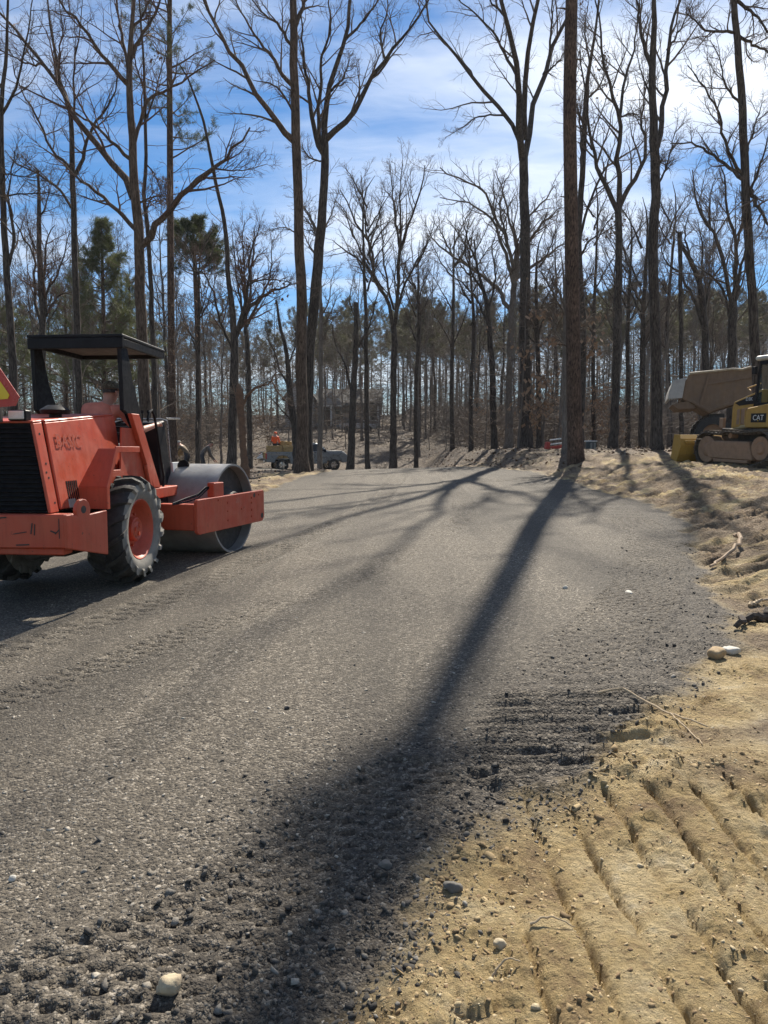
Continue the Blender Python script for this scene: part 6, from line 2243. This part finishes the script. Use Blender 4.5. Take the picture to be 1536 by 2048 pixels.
for s in (-1, 1):
    b = B()
    b.bb(-1.17, -1.08, s * .935 - .05, s * .935 + .05, .82, 1.20)
    b.obj('tail_lamp', TAILR, PU, bevel=.01)
    b = B()
    b.bb(4.48, 4.65, s * .80 - .14, s * .80 + .14, .88, 1.08)
    b.obj('headlight', LAMPG, PU, bevel=.03)
    b = B()
    b.box((2.95, s * 1.06, 1.38), (.10, .18, .22))
    b.obj('door_mirror', BLACKP, PU, bevel=.03)
    b = B()
    b.bb(1.6, 1.76, s * .972 - .01, s * .972 + .01, 1.10, 1.14)
    b.obj('door_handle', CHROME, PU)
    for x in (0, WB):
        b = B()
        b.lathe([(-.12, .25), (-.14, .33), (-.12, .39), (-.07, .405), (.07, .405), (.12, .39), (.14, .33), (.12, .25)], seg=28, M=Matrix.Translation((x, s * .83, .405)) @ Matrix.Rotation(rad(90), 4, 'Z'))
        wh = b.obj('wheel', RUBBER, PU, smooth=True)
        b = B()
        b.lathe([(-s * .10, .255), (-s * .12, .24), (-s * .06, .22), (-s * .05, .0)], seg=24, M=Matrix.Translation((x, s * .83, .405)) @ Matrix.Rotation(rad(90), 4, 'Z'))
        for k in range(5):
            a = 2 * math.pi * k / 5
            b.box((x + .14 * math.cos(a), s * (.83 + .10), .405 + .14 * math.sin(a)), (.22, .02, .06), rot=(0, -a, 0))
        b.obj('rim', CHROME, wh, smooth=True)
MP = Matrix.Translation((-7.18, 48.9, PG)) @ Matrix.Rotation(rad(90) - PA, 4, 'Z')


def bale(loc, rz, label, s=(1.0, .5, .42), tilt=0.0):
    rg = np.random.default_rng(int(abs(loc[0] * 100 + loc[2] * 991)))
    b = B()
    bmesh.ops.create_cube(b.bm, size=1.0)
    bmesh.ops.scale(b.bm, vec=s, verts=b.bm.verts[:])
    bmesh.ops.subdivide_edges(b.bm, edges=b.bm.edges[:], cuts=5, use_grid_fill=True)
    for v in b.bm.verts:
        q = np.array(v.co)
        f = 1 - .10 * ((abs(q[0]) / s[0] * 2) ** 6) - .05 * (1 if abs(abs(q[0]) - s[0] * .2) < .05 else 0)
        v.co = Vector((q[0], q[1] * f, q[2] * f)) + Vector(rg.normal(size=3) * .012)
    o = b.obj('straw_bale', STRAW, None)
    o.matrix_world = MP @ Matrix.Translation(loc) @ Matrix.Rotation(rz, 4, 'Z') @ Matrix.Rotation(tilt, 4, 'Y')
    tag(o, label, 'straw bale', 'straw bales on the pickup')
    for k in (-.2, .2):
        b = B()
        b.bb(s[0] * k - .006, s[0] * k + .006, -s[1] / 2 - .006, s[1] / 2 + .006, -s[2] / 2 - .006, s[2] / 2 + .006)
        b.obj('twine', WOODC, o)
    return o


bale((-.45, -.66, 1.07), 0, 'straw bale at the near rear corner of the pickup bed')
bale((.60, -.66, 1.07), 0, 'straw bale along the near side of the bed against the cab')
bale((-.45, .60, 1.07), 0, 'straw bale at the far rear corner of the pickup bed')
bale((.60, .60, 1.07), 0, 'straw bale along the far side of the bed against the cab')
bale((-.50, -.62, 1.50), .04, 'straw bale stacked on the rear near bale beneath the orange worker')
bale((.58, -.60, 1.50), -.05, 'straw bale stacked second up nearest the cab')
bale((.1, .45, 1.50), .1, 'straw bale of the second layer on the far side')
bale((.35, -.2, 1.86), .15, 'straw bale lying on top of the load right of the orange worker', (.8, .5, .32), .06)
b = B()
b.hexa([(-1.6, -.25, .86), (-1.2, -.35, .86), (-1.2, .2, .86), (-1.55, .2, .86), (-1.45, -.15, 1.10), (-1.25, -.2, 1.22), (-1.22, .05, 1.2), (-1.4, .05, 1.05)])
bag = b.obj('sack', WHITEP, None, bevel=.04, seg=2)
bag.matrix_world = MP
tag(bag, 'pale sack lying on the lowered tailgate of the pickup', 'sack')


def worker(x, y, z, rz, label, top, hat, pose, capmat, capfwd):
    M = Matrix.Translation((x, y, z)) @ Matrix.Rotation(rz, 4, 'Z')
    J = dict(pose)
    E_ = [('pelvis', 'waist'), ('waist', 'chest'), ('chest', 'neck'), ('neck', 'head1'), ('head1', 'head2'), ('head1', 'nose'), ('chest', 'shR'), ('chest', 'shL'), ('shR', 'elR'), ('elR', 'wrR'), ('wrR', 'haR'), ('shL', 'elL'), ('elL', 'wrL'), ('wrL', 'haL'),
          ('pelvis', 'hiR'), ('pelvis', 'hiL'), ('hiR', 'knR'), ('hiL', 'knL'), ('knR', 'anR'), ('knL', 'anL'), ('anR', 'toR'), ('anL', 'toL')]
    for sd in 'RL':
        h = np.array(J['ha' + sd][0])
        w_ = np.array(J['wr' + sd][0])
        dr = (h - w_) / np.linalg.norm(h - w_)
        sx_ = np.cross(dr, [0, 0, 1.0])
        sx_ = sx_ / (np.linalg.norm(sx_) + 1e-6)
        for f in range(4):
            p1 = h + dr * .05 + sx_ * (f - 1.5) * .022
            p2 = p1 + dr * (.03, .04, .037, .028)[f] + np.array([0, 0, -.018])
            J['f%s%da' % (sd, f)] = (tuple(p1), .0095)
            J['f%s%db' % (sd, f)] = (tuple(p2), .0085)
            E_ += [('ha' + sd, 'f%s%da' % (sd, f)), ('f%s%da' % (sd, f), 'f%s%db' % (sd, f))]
        J['t' + sd] = (tuple(h + dr * .02 + sx_ * (.05 if sd == 'L' else -.05)), .0105)
        E_.append(('ha' + sd, 't' + sd))
    S = {k: 1 for k in J}
    for k in J:
        if k in ('neck', 'head1', 'head2', 'nose', 'haR', 'haL', 'tR', 'tL') or k[0] == 'f':
            S[k] = 0
        if k in ('pelvis', 'hiR', 'hiL', 'knR', 'knL', 'anR', 'anL'):
            S[k] = 2
        if k in ('toR', 'toL'):
            S[k] = 3
    p = person('person', label, J, E_, S, [SKIN, top, JEANS, BOOT], 'pelvis', M, subsurf=1)
    c = J['head2'][0]
    cap_part(p, (c[0], c[1], c[2] - .01), .105, capmat, capfwd)
    return p


# local: +Y is the way the worker faces
STOOP = dict(pelvis=((0, -.12, .95), .15, .13), waist=((0, -.02, 1.10), .155, .13), chest=((0, .18, 1.30), .19, .14), neck=((0, .33, 1.42), .065), head1=((0, .40, 1.48), .09), head2=((0, .42, 1.57), .088), nose=((0, .50, 1.49), .016),
             shR=((.20, .22, 1.34), .085), shL=((-.20, .22, 1.34), .085), elR=((.30, .40, 1.08), .05), wrR=((.22, .60, .92), .036), haR=((.18, .68, .88), .038, .026), elL=((-.32, .36, 1.08), .05), wrL=((-.24, .58, .90), .036), haL=((-.2, .66, .86), .038, .026),
             hiR=((.11, -.10, .90), .105), hiL=((-.11, -.10, .90), .105), knR=((.14, .04, .50), .075), knL=((-.14, -.02, .50), .075), anR=((.15, -.05, .10), .05), anL=((-.15, -.15, .10), .05), toR=((.16, .14, .05), .045), toL=((-.16, .04, .05), .045))
q = at(372, 905, 37.5)
w1 = worker(q[0], q[1], gz(q[0], q[1]), rad(75), 'stooping worker in tan jacket and pale cap carrying loose straw above the drum', TANJ, 1, STOOP, PALEC, (0, 1, -.1))
b = B()
rg = np.random.default_rng(4)
V = []
F = []
for i in range(420):
    c = np.array([.05, .52, 1.12]) + rg.normal(size=3) * np.array([.17, .13, .17])
    d = rg.normal(size=3)
    d /= np.linalg.norm(d)
    s_ = np.cross(d, rg.normal(size=3))
    s_ = s_ / np.linalg.norm(s_) * .008
    V += [c - d * .14 - s_, c - d * .14 + s_, c + d * .14]
    F.append((3 * i, 3 * i + 1, 3 * i + 2))
b.bm.free()
st = link('straw_bundle', mesh_np('straw_bundle', np.array(V), np.array(F)), STRAW)
st.matrix_world = Matrix.Translation((q[0], q[1], gz(q[0], q[1]))) @ Matrix.Rotation(rad(75), 4, 'Z')
tag(st, 'loose armful of straw held by the stooping worker in pale cap', 'straw')
q = at(407, 912, 36.5)
REACH = dict(STOOP)
REACH.update(haR=((.30, .62, .62), .038, .026), wrR=((.30, .55, .70), .036), elR=((.30, .36, .95), .05), haL=((-.28, .60, .60), .038, .026), wrL=((-.28, .54, .68), .036), elL=((-.30, .34, .95), .05))
worker(q[0], q[1], gz(q[0], q[1]) - .08, rad(-70), 'bending worker in grey shirt and dark cap reaching down behind the drum', GREYSH, 1, REACH, CAMO, (0, 1, -.2))
SIT = dict(pelvis=((0, 0, .12), .16, .13), waist=((0, .02, .28), .16, .13), chest=((0, .06, .50), .19, .14), neck=((0, .10, .68), .06), head1=((0, .13, .76), .088), head2=((0, .13, .85), .085), nose=((0, .22, .77), .016),
           shR=((.20, .06, .56), .085), shL=((-.20, .06, .56), .085), elR=((.27, .14, .32), .05), wrR=((.16, .32, .22), .036), haR=((.14, .39, .2), .038, .026), elL=((-.27, .14, .32), .05), wrL=((-.16, .32, .22), .036), haL=((-.14, .39, .2), .038, .026),
           hiR=((.11, .05, .10), .10), hiL=((-.11, .05, .10), .10), knR=((.13, .45, .12), .07), knL=((-.13, .45, .12), .07), anR=((.13, .52, -.30), .048), anL=((-.13, .52, -.30), .048), toR=((.13, .68, -.36), .045), toL=((-.13, .68, -.36), .045))
c = MP @ Vector((-.42, -.55, 1.72))
worker(c.x, c.y, c.z, rad(-10), 'worker in bright orange hooded top sitting on the straw bales', HIVIS, 1, SIT, HIVIS, (0, 1, 0))

# ------------------------------------------------------------------ house beyond the woods
HY = 92.0
hg = gz(-8, HY)
HO = thing('house', 'grey house with white trim and gabled porch half hidden beyond the trees', 'house', (-8.0, HY, hg))


def hx(u):
    return (u - 768) / FPX * HY + 8.0


b = B()
b.prism([(hx(572), 0), (hx(628), 0), (hx(628), 3.6), (hx(601), 6.0), (hx(572), 3.6)], 0, 7.0, 'y')
b.bb(hx(628), hx(760), 1.6, 8.0, 0, 3.2)
b.obj('wall', SIDING, HO)
b = B()
for y0, y1 in ((-.35, 7.3),):
    for s in (-1, 1):
        xm = hx(600)
        xe = hx(566) if s < 0 else hx(634)
        b.prism([(xm, 6.15), (xe, 3.45), (xe, 3.60), (xm, 6.33)], y0, y1, 'y')
b.prism([(1.0, 3.05), (1.0, 3.2), (4.8, 5.3), (8.6, 3.2), (8.6, 3.05)], hx(628), hx(765), 'x')
rf = b.obj('roof', ROOF, HO)
b = B()
b.bb(hx(716), hx(724), 4.5, 5.3, 5.6, 7.0)
b.obj('chimney', simple('brick_red', (.22, .10, .07), (.16, .08, .06), rough=.9), rf)
b = B()
xm, xl, xr = hx(664), hx(640), hx(688)
b.prism([(xl, 2.75), (xr, 2.75), (xm, 4.35)], -1.0, 1.6, 'y')
b.obj('porch_gable', SIDING, HO)
b = B()
for x0, x1 in ((xl - .15, xm), (xr + .15, xm)):
    b.prism([(x0, 2.70), (x0, 2.88), (x1, 4.55), (x1, 4.37)], -1.2, 1.6, 'y')
b.bb(xl, xr, -1.06, -.96, 2.6, 2.76)
b.obj('porch_trim', TRIM, HO)
for u in (641, 664, 686, 712, 738, 756):
    b = B()
    b.bb(hx(u) - .09, hx(u) + .09, -.95, -.78, .1, 2.62)
    b.obj('porch_post', TRIM, HO)
b = B()
b.bb(hx(636), hx(762), -1.0, 1.6, -.1, .12)
b.bb(hx(636), hx(762), -1.0, 1.62, 2.76, 2.86)
b.obj('porch_deck', simple('porch_boards', (.3, .29, .27), rough=.8), HO)
for u, z0, z1, w in ((590, 1.0, 2.4, 1.0), (612, 1.0, 2.4, 1.0), (601, 3.8, 4.9, .9), (676, .9, 2.3, 1.2), (726, .9, 2.3, 1.2), (748, .9, 2.3, 1.2)):
    yf = -.02 if u < 630 else 1.58
    b = B()
    b.bb(hx(u) - w / 2, hx(u) + w / 2, yf - .05, yf, z0, z1)
    wn = b.obj('window', TRIM, HO)
    b = B()
    b.bb(hx(u) - w / 2 + .1, hx(u) + w / 2 - .1, yf - .07, yf - .052, z0 + .1, z1 - .1)
    b.obj('pane', WINB, wn)
b = B()
b.bb(hx(655) - .5, hx(655) + .5, 1.52, 1.58, .12, 2.25)
b.obj('door', simple('door_dark', (.10, .06, .05), rough=.6), HO)
# parked car by the house: body, glass, wheels
cg = at(716, 876, 84)
CZ = gz(cg[0], 84)
CA = thing('parked_car', 'small pale car parked far up the slope beside the house', 'car', (cg[0], 84, CZ))
b = B()
b.loft([[(x, -.85, z) for x, z in ((-2.1, .35), (-2.15, .8), (-1.2, .95), (1.0, .95), (2.05, .75), (2.1, .35))], [(x, .85, z) for x, z in ((-2.1, .35), (-2.15, .8), (-1.2, .95), (1.0, .95), (2.05, .75), (2.1, .35))]])
b.obj('body', simple('car_paint', (.55, .56, .58), rough=.3), CA, bevel=.05)
b = B()
b.loft([[(x, y, z) for x, y, z in ((-1.5, -.8, .95), (-1.0, -.65, 1.42), (.3, -.65, 1.42), (1.0, -.8, .95))], [(x, y, z) for x, y, z in ((-1.5, .8, .95), (-1.0, .65, 1.42), (.3, .65, 1.42), (1.0, .8, .95))]])
b.obj('cabin', WINB, CA, bevel=.03)
for x in (-1.3, 1.3):
    for y in (-.8, .8):
        b = B()
        b.cyl((x, y - .1, .32), (x, y + .1, .32), .32, seg=18)
        b.obj('wheel', RUBBER, CA)

# red and white barrier panel and dark bin beside the massive pine
q = at(1110, 907, 30)
z = gz(q[0], 30)
BA = thing('barrier', 'small red barrier with white rails lying left of the massive pine', 'barrier', (q[0] + .05, 30, z), .25)
b = B()
b.box((-.42, 0, .16), (.16, .22, .30), rot=(0, .2, 0))
b.box((.1, .05, .10), (.8, .10, .14), rot=(0, -.12, 0))
b.obj('frame', REDPL, BA, bevel=.02)
for zz2 in (.26, .44):
    b = B()
    b.box((.12, 0, zz2), (.85, .07, .05), rot=(0, -.12, 0))
    b.obj('rail', WHITEP, BA, bevel=.006)
q = at(1181, 903, 30)
BN = thing('utility_box', 'dark box with a bright white lid standing right of the massive pine', 'box', (q[0], 30, gz(q[0], 30) - .02), .35)
b = B()
b.box((0, 0, .17), (.34, .3, .34))
b.obj('body', BIN, BN, bevel=.015)
b = B()
b.box((0, 0, .365), (.40, .36, .045))
b.obj('lid', simple('white_lid', (.8, .8, .78), rough=.4), BN, bevel=.012)
for x in (-.08, .09):
    b = B()
    b.box((x, -.153, .17), (.10, .01, .26))
    b.obj('side_panel', simple('grey_panel', (.25, .26, .25), rough=.6), BN)


# ------------------------------------------------------------------ stones, sticks, roots
def ground_at(u, v):
    d = pray(u, v)
    t = .8
    for _ in range(4000):
        p = d * t
        if H + p[2] < gz(p[0], p[1]):
            break
        t += .01
    z = float(terrain(np.array([p[0]]), np.array([p[1]]))[0][0])
    return np.array([p[0], p[1], z])


def stone(u, v, size, mat, label, seed, sink=.25, name='stone', group=None):
    rg = np.random.default_rng(seed)
    b = B()
    bmesh.ops.create_icosphere(b.bm, subdivisions=3, radius=1)
    dirs = rg.normal(size=(9, 3))
    dirs /= np.linalg.norm(dirs, axis=1, keepdims=True)
    offs = rg.uniform(.55, .85, 9)
    for vv in b.bm.verts:
        n = np.array(vv.co)
        k = 1.0
        for d, o in zip(dirs, offs):
            c = n @ d
            if c > o:
                k = min(k, o / c)
        n = n * k * (1 + .04 * rg.normal())
        vv.co = Vector((n[0] * size[0], n[1] * size[1], n[2] * size[2]))
    o = b.obj(name, mat, None)
    o.data.polygons.foreach_set('use_smooth', [True] * len(o.data.polygons))
    p = ground_at(u, v)
    o.location = (p[0], p[1], p[2] + size[2] * (1 - 2 * sink) * .8)
    o.rotation_euler = (0, 0, rg.uniform(0, 3))
    return tag(o, label, 'stone', group)


stone(335, 1990, (.044, .036, .036), STONEO, 'fist sized ochre stone alone on the dark stone near the bottom left', 1, .12)
stone(1257, 1184, (.075, .045, .02), STONEW, 'flat white stone lying on the road edge right of the long shadow', 2, .2)
stone(1434, 1316, (.075, .06, .055), STONET, 'rounded tan stone at the dark edge of the road on the right', 3, .25)
stone(1462, 1306, (.07, .045, .035), STONEW, 'pale oblong stone just right of the rounded tan stone', 4, .25)
stone(24, 1765, (.016, .014, .013), STONEW, 'bright white pebble at the left border of the road', 5, .2, 'pebble')
stone(1130, 1178, (.03, .025, .02), STONEW, 'small pale stone on the road in the sun right of the shadow', 6, .2, 'pebble')
stone(1000, 1900, (.022, .02, .016), STONEO, 'ochre lump in the crumbled clay left of the grooves', 7, .2, 'clod')
stone(770, 1742, (.03, .026, .022), simple('grey_stone', (.16, .145, .125), (.11, .1, .085), scale=22, rough=.9, bstr=.5), 'grey stone in the loose dark edge beside the clay', 8, .25)
stone(905, 1790, (.035, .03, .026), bpy.data.materials['grey_stone'], 'dark grey stone where the loose edge meets the ochre clay', 9, .25)
stone(575, 1420, (.02, .018, .012), DARKM, 'single black clod on the sunlit road centre', 10, .2, 'clod')


def stick(pts, r, mat, name, label, cat, lift=.01, seg=7):
    P = [ground_at(u, v) + np.array([0, 0, lift + (h[0] if h else 0)]) for (u, v, *h) in pts]
    R = np.linspace(r, r * .45, len(P))
    a, rr = resample(np.array(P), R, 16)
    rg = np.random.default_rng(int(pts[0][0]))
    a[1:-1] += rg.normal(size=(14, 3)) * r * .35
    b = B()
    b.tube([tuple(p) for p in a], list(rr), seg)
    o = b.obj(name, mat, None, smooth=True)
    return tag(o, label, cat)


stick([(1195, 1394, .02), (1240, 1393, .03), (1290, 1412, .03), (1340, 1438, .02), (1390, 1456, .01), (1415, 1460)], .008, PALEW, 'stick', 'thin pale forked root lying across the pressed ridges onto the clay', 'stick')
stick([(1340, 1438, .02), (1380, 1470), (1405, 1500)], .005, PALEW, 'stick', 'short offshoot twig below the thin pale root', 'stick')
stick([(1470, 1084, .10), (1477, 1095, .14), (1478, 1105, .12), (1463, 1115, .08), (1440, 1126, .02), (1420, 1138)], .030, PALEROOT, 'root', 'curled bare root rising from the churned bank at right', 'root', .03)
stick([(1440, 1128, .01), (1460, 1133), (1485, 1134)], .02, PALEROOT, 'root', 'low straight root just beneath the curled root', 'root')
stick([(1560, 1232, .03), (1530, 1242, .03), (1500, 1252, .02), (1470, 1262)], .045, DARKLOG, 'log', 'dark rotten log half buried at the right border', 'log', .02)
stick([(1500, 1210), (1520, 1204, .02), (1550, 1200, .02)], .02, PALEW, 'stick', 'pale splintered stick just above the dark rotten log', 'stick')
stick([(1060, 1860), (1100, 1855, .012), (1150, 1862, .004)], .004, PALEW, 'stick', 'fine twig lying across the clay grooves at the bottom', 'stick')
stick([(985, 1960), (1010, 1945, .02), (1040, 1950)], .004, PALEW, 'stick', 'tiny bent twig in the crumbled clay near the bottom', 'stick')
stick([(1100, 640), (1101, 641)], .001, PALEW, 'stick', 'unused', 'stick') if False else None


# ------------------------------------------------------------------ loose chips and clods (uncountable)
def scatter(name, mat, n, fn, size, seed, flat=.6, rough=.36, pw=3.2):
    rg = np.random.default_rng(seed)
    y = 1.3 * (9.0 / 1.3) ** rg.random(n * 3)
    x = (rg.uniform(-420, 1950, n * 3) - 768) / FPX * y
    z, so, d, trk = terrain(x, y)
    p = fn(x, y, so, d) * (1 - .75 * np.clip(trk, 0, 1))
    k = np.nonzero(rg.random(len(x)) < p)[0][:n]
    x, y, z = x[k], y[k], z[k]
    m = len(k)
    s = size[0] * (size[1] / size[0]) ** (rg.random(m) ** pw)
    phi = (1 + 5 ** .5) / 2
    ico = np.array([(-1, phi, 0), (1, phi, 0), (-1, -phi, 0), (1, -phi, 0), (0, -1, phi), (0, 1, phi), (0, -1, -phi), (0, 1, -phi), (phi, 0, -1), (phi, 0, 1), (-phi, 0, -1), (-phi, 0, 1)]) / 1.9
    fac = np.array([(0, 11, 5), (0, 5, 1), (0, 1, 7), (0, 7, 10), (0, 10, 11), (1, 5, 9), (5, 11, 4), (11, 10, 2), (10, 7, 6), (7, 1, 8), (3, 9, 4), (3, 4, 2), (3, 2, 6), (3, 6, 8), (3, 8, 9), (4, 9, 5), (2, 4, 11), (6, 2, 10), (8, 6, 7), (9, 8, 1)])
    V = ico[None] * (1 + rough * rg.normal(size=(m, 12, 1)))
    sc = np.stack([rg.uniform(.7, 1.3, m), rg.uniform(.7, 1.3, m), rg.uniform(.35, 1.0, m) * flat * 1.4], 1)
    V = V * sc[:, None, :]
    a = rg.random(m) * 6.283
    tl = rg.normal(size=m) * .35
    ca, sa = np.cos(a), np.sin(a)
    X = V[..., 0] * ca[:, None] - V[..., 1] * sa[:, None]
    Yv = V[..., 0] * sa[:, None] + V[..., 1] * ca[:, None]
    Zv = V[..., 2] + X * tl[:, None]
    V = np.stack([X, Yv, Zv], -1) * s[:, None, None]
    V += np.stack([x, y, z - s * .05 - .001], 1)[:, None, :]
    F = (fac[None] + 12 * np.arange(m)[:, None, None]).reshape(-1, 3)
    me = mesh_np(name, V.reshape(-1, 3), F)
    tone = np.repeat(rg.random(m), 20).astype(np.float32)
    at2 = me.attributes.new('tone', 'FLOAT', 'FACE')
    at2.data.foreach_set('value', tone)
    return kind(link(name, me, mat), 'stuff')


def chip_mat(name, stops):
    m, t, p = new_mat(name)
    a = nd(t, 'ShaderNodeAttribute', attribute_name='tone')
    g = nd(t, 'ShaderNodeTexCoord').outputs['Object']
    col = ramp_n(t, a.outputs['Fac'], stops)
    col = mix_n(t, ramp_n(t, noise(t, g, 160, 4), [(.4, (.5, .5, .5)), (.6, (0, 0, 0))]), col, mix_n(t, .5, col, (.02, .018, .015)))
    t.links.new(col, p.inputs['Base Color'])
    p.inputs['Roughness'].default_value = .85
    bump(t, p, noise(t, g, 220, 4), .5, .004)
    return m


GCHIP = chip_mat('stone_chips', [(.0, (.05, .043, .035)), (.4, (.14, .122, .097)), (.7, (.26, .23, .185)), (1.0, (.55, .49, .40))])
RCHIP = chip_mat('dark_chips', [(.0, (.03, .026, .022)), (.6, (.075, .066, .055)), (.93, (.15, .135, .115)), (1.0, (.34, .31, .26))])
CCLOD = chip_mat('clay_clods', [(.0, (.17, .105, .05)), (.5, (.37, .26, .13)), (.85, (.46, .35, .19)), (1.0, (.56, .47, .31))])
scatter('gravel', GCHIP, 26000, lambda x, y, s, d: (s[:, 0] > .6) * (1 - s[:, 1]) * .30, (.004, .013), 21, .38)
scatter('gravel_rim', RCHIP, 20000, lambda x, y, s, d: (s[:, 0] > .4) * s[:, 1] * (1 - .8 * ((x > .5) & (x < 1.8) & (y > 3) & (y < 4.3))) + .5 * np.exp(-(d / .10) ** 2), (.004, .015), 22, .7)
scatter('clods', CCLOD, 30000, lambda x, y, s, d: (s[:, 0] < .5) * (.22 + .7 * np.exp(-((y - 3.05) / .15) ** 2) * (x < 1.7) + .5 * np.exp(-(d / .25) ** 2) + .35 * sstep(.15, .45, perlin(x / .3, y / .3, 71))), (.0025, .010), 23, .6)

PCHIP = chip_mat('pale_chips', [(.0, (.12, .105, .085)), (.5, (.26, .23, .185)), (1.0, (.50, .45, .37))])
scatter('flat_stones', PCHIP, 4000, lambda x, y, s, d: (s[:, 0] > .6) * (1 - .7 * s[:, 1]) * .06, (.007, .018), 24, .35, .3, 2.4)
CCLOD2 = chip_mat('damp_clods', [(.0, (.20, .13, .06)), (.6, (.36, .26, .13)), (1.0, (.46, .35, .19))])
scatter('broken_clods', CCLOD2, 8000, lambda x, y, s, d: (s[:, 0] < .6) * (1.0 * np.exp(-((y - 3.05) / .12) ** 2) * (x < 1.7) + .7 * np.exp(-(d / .14) ** 2) + .5 * sstep(.3, .55, perlin(x / .35, y / .35, 73))) * .35, (.007, .020), 25, .75, .42, 2.4)
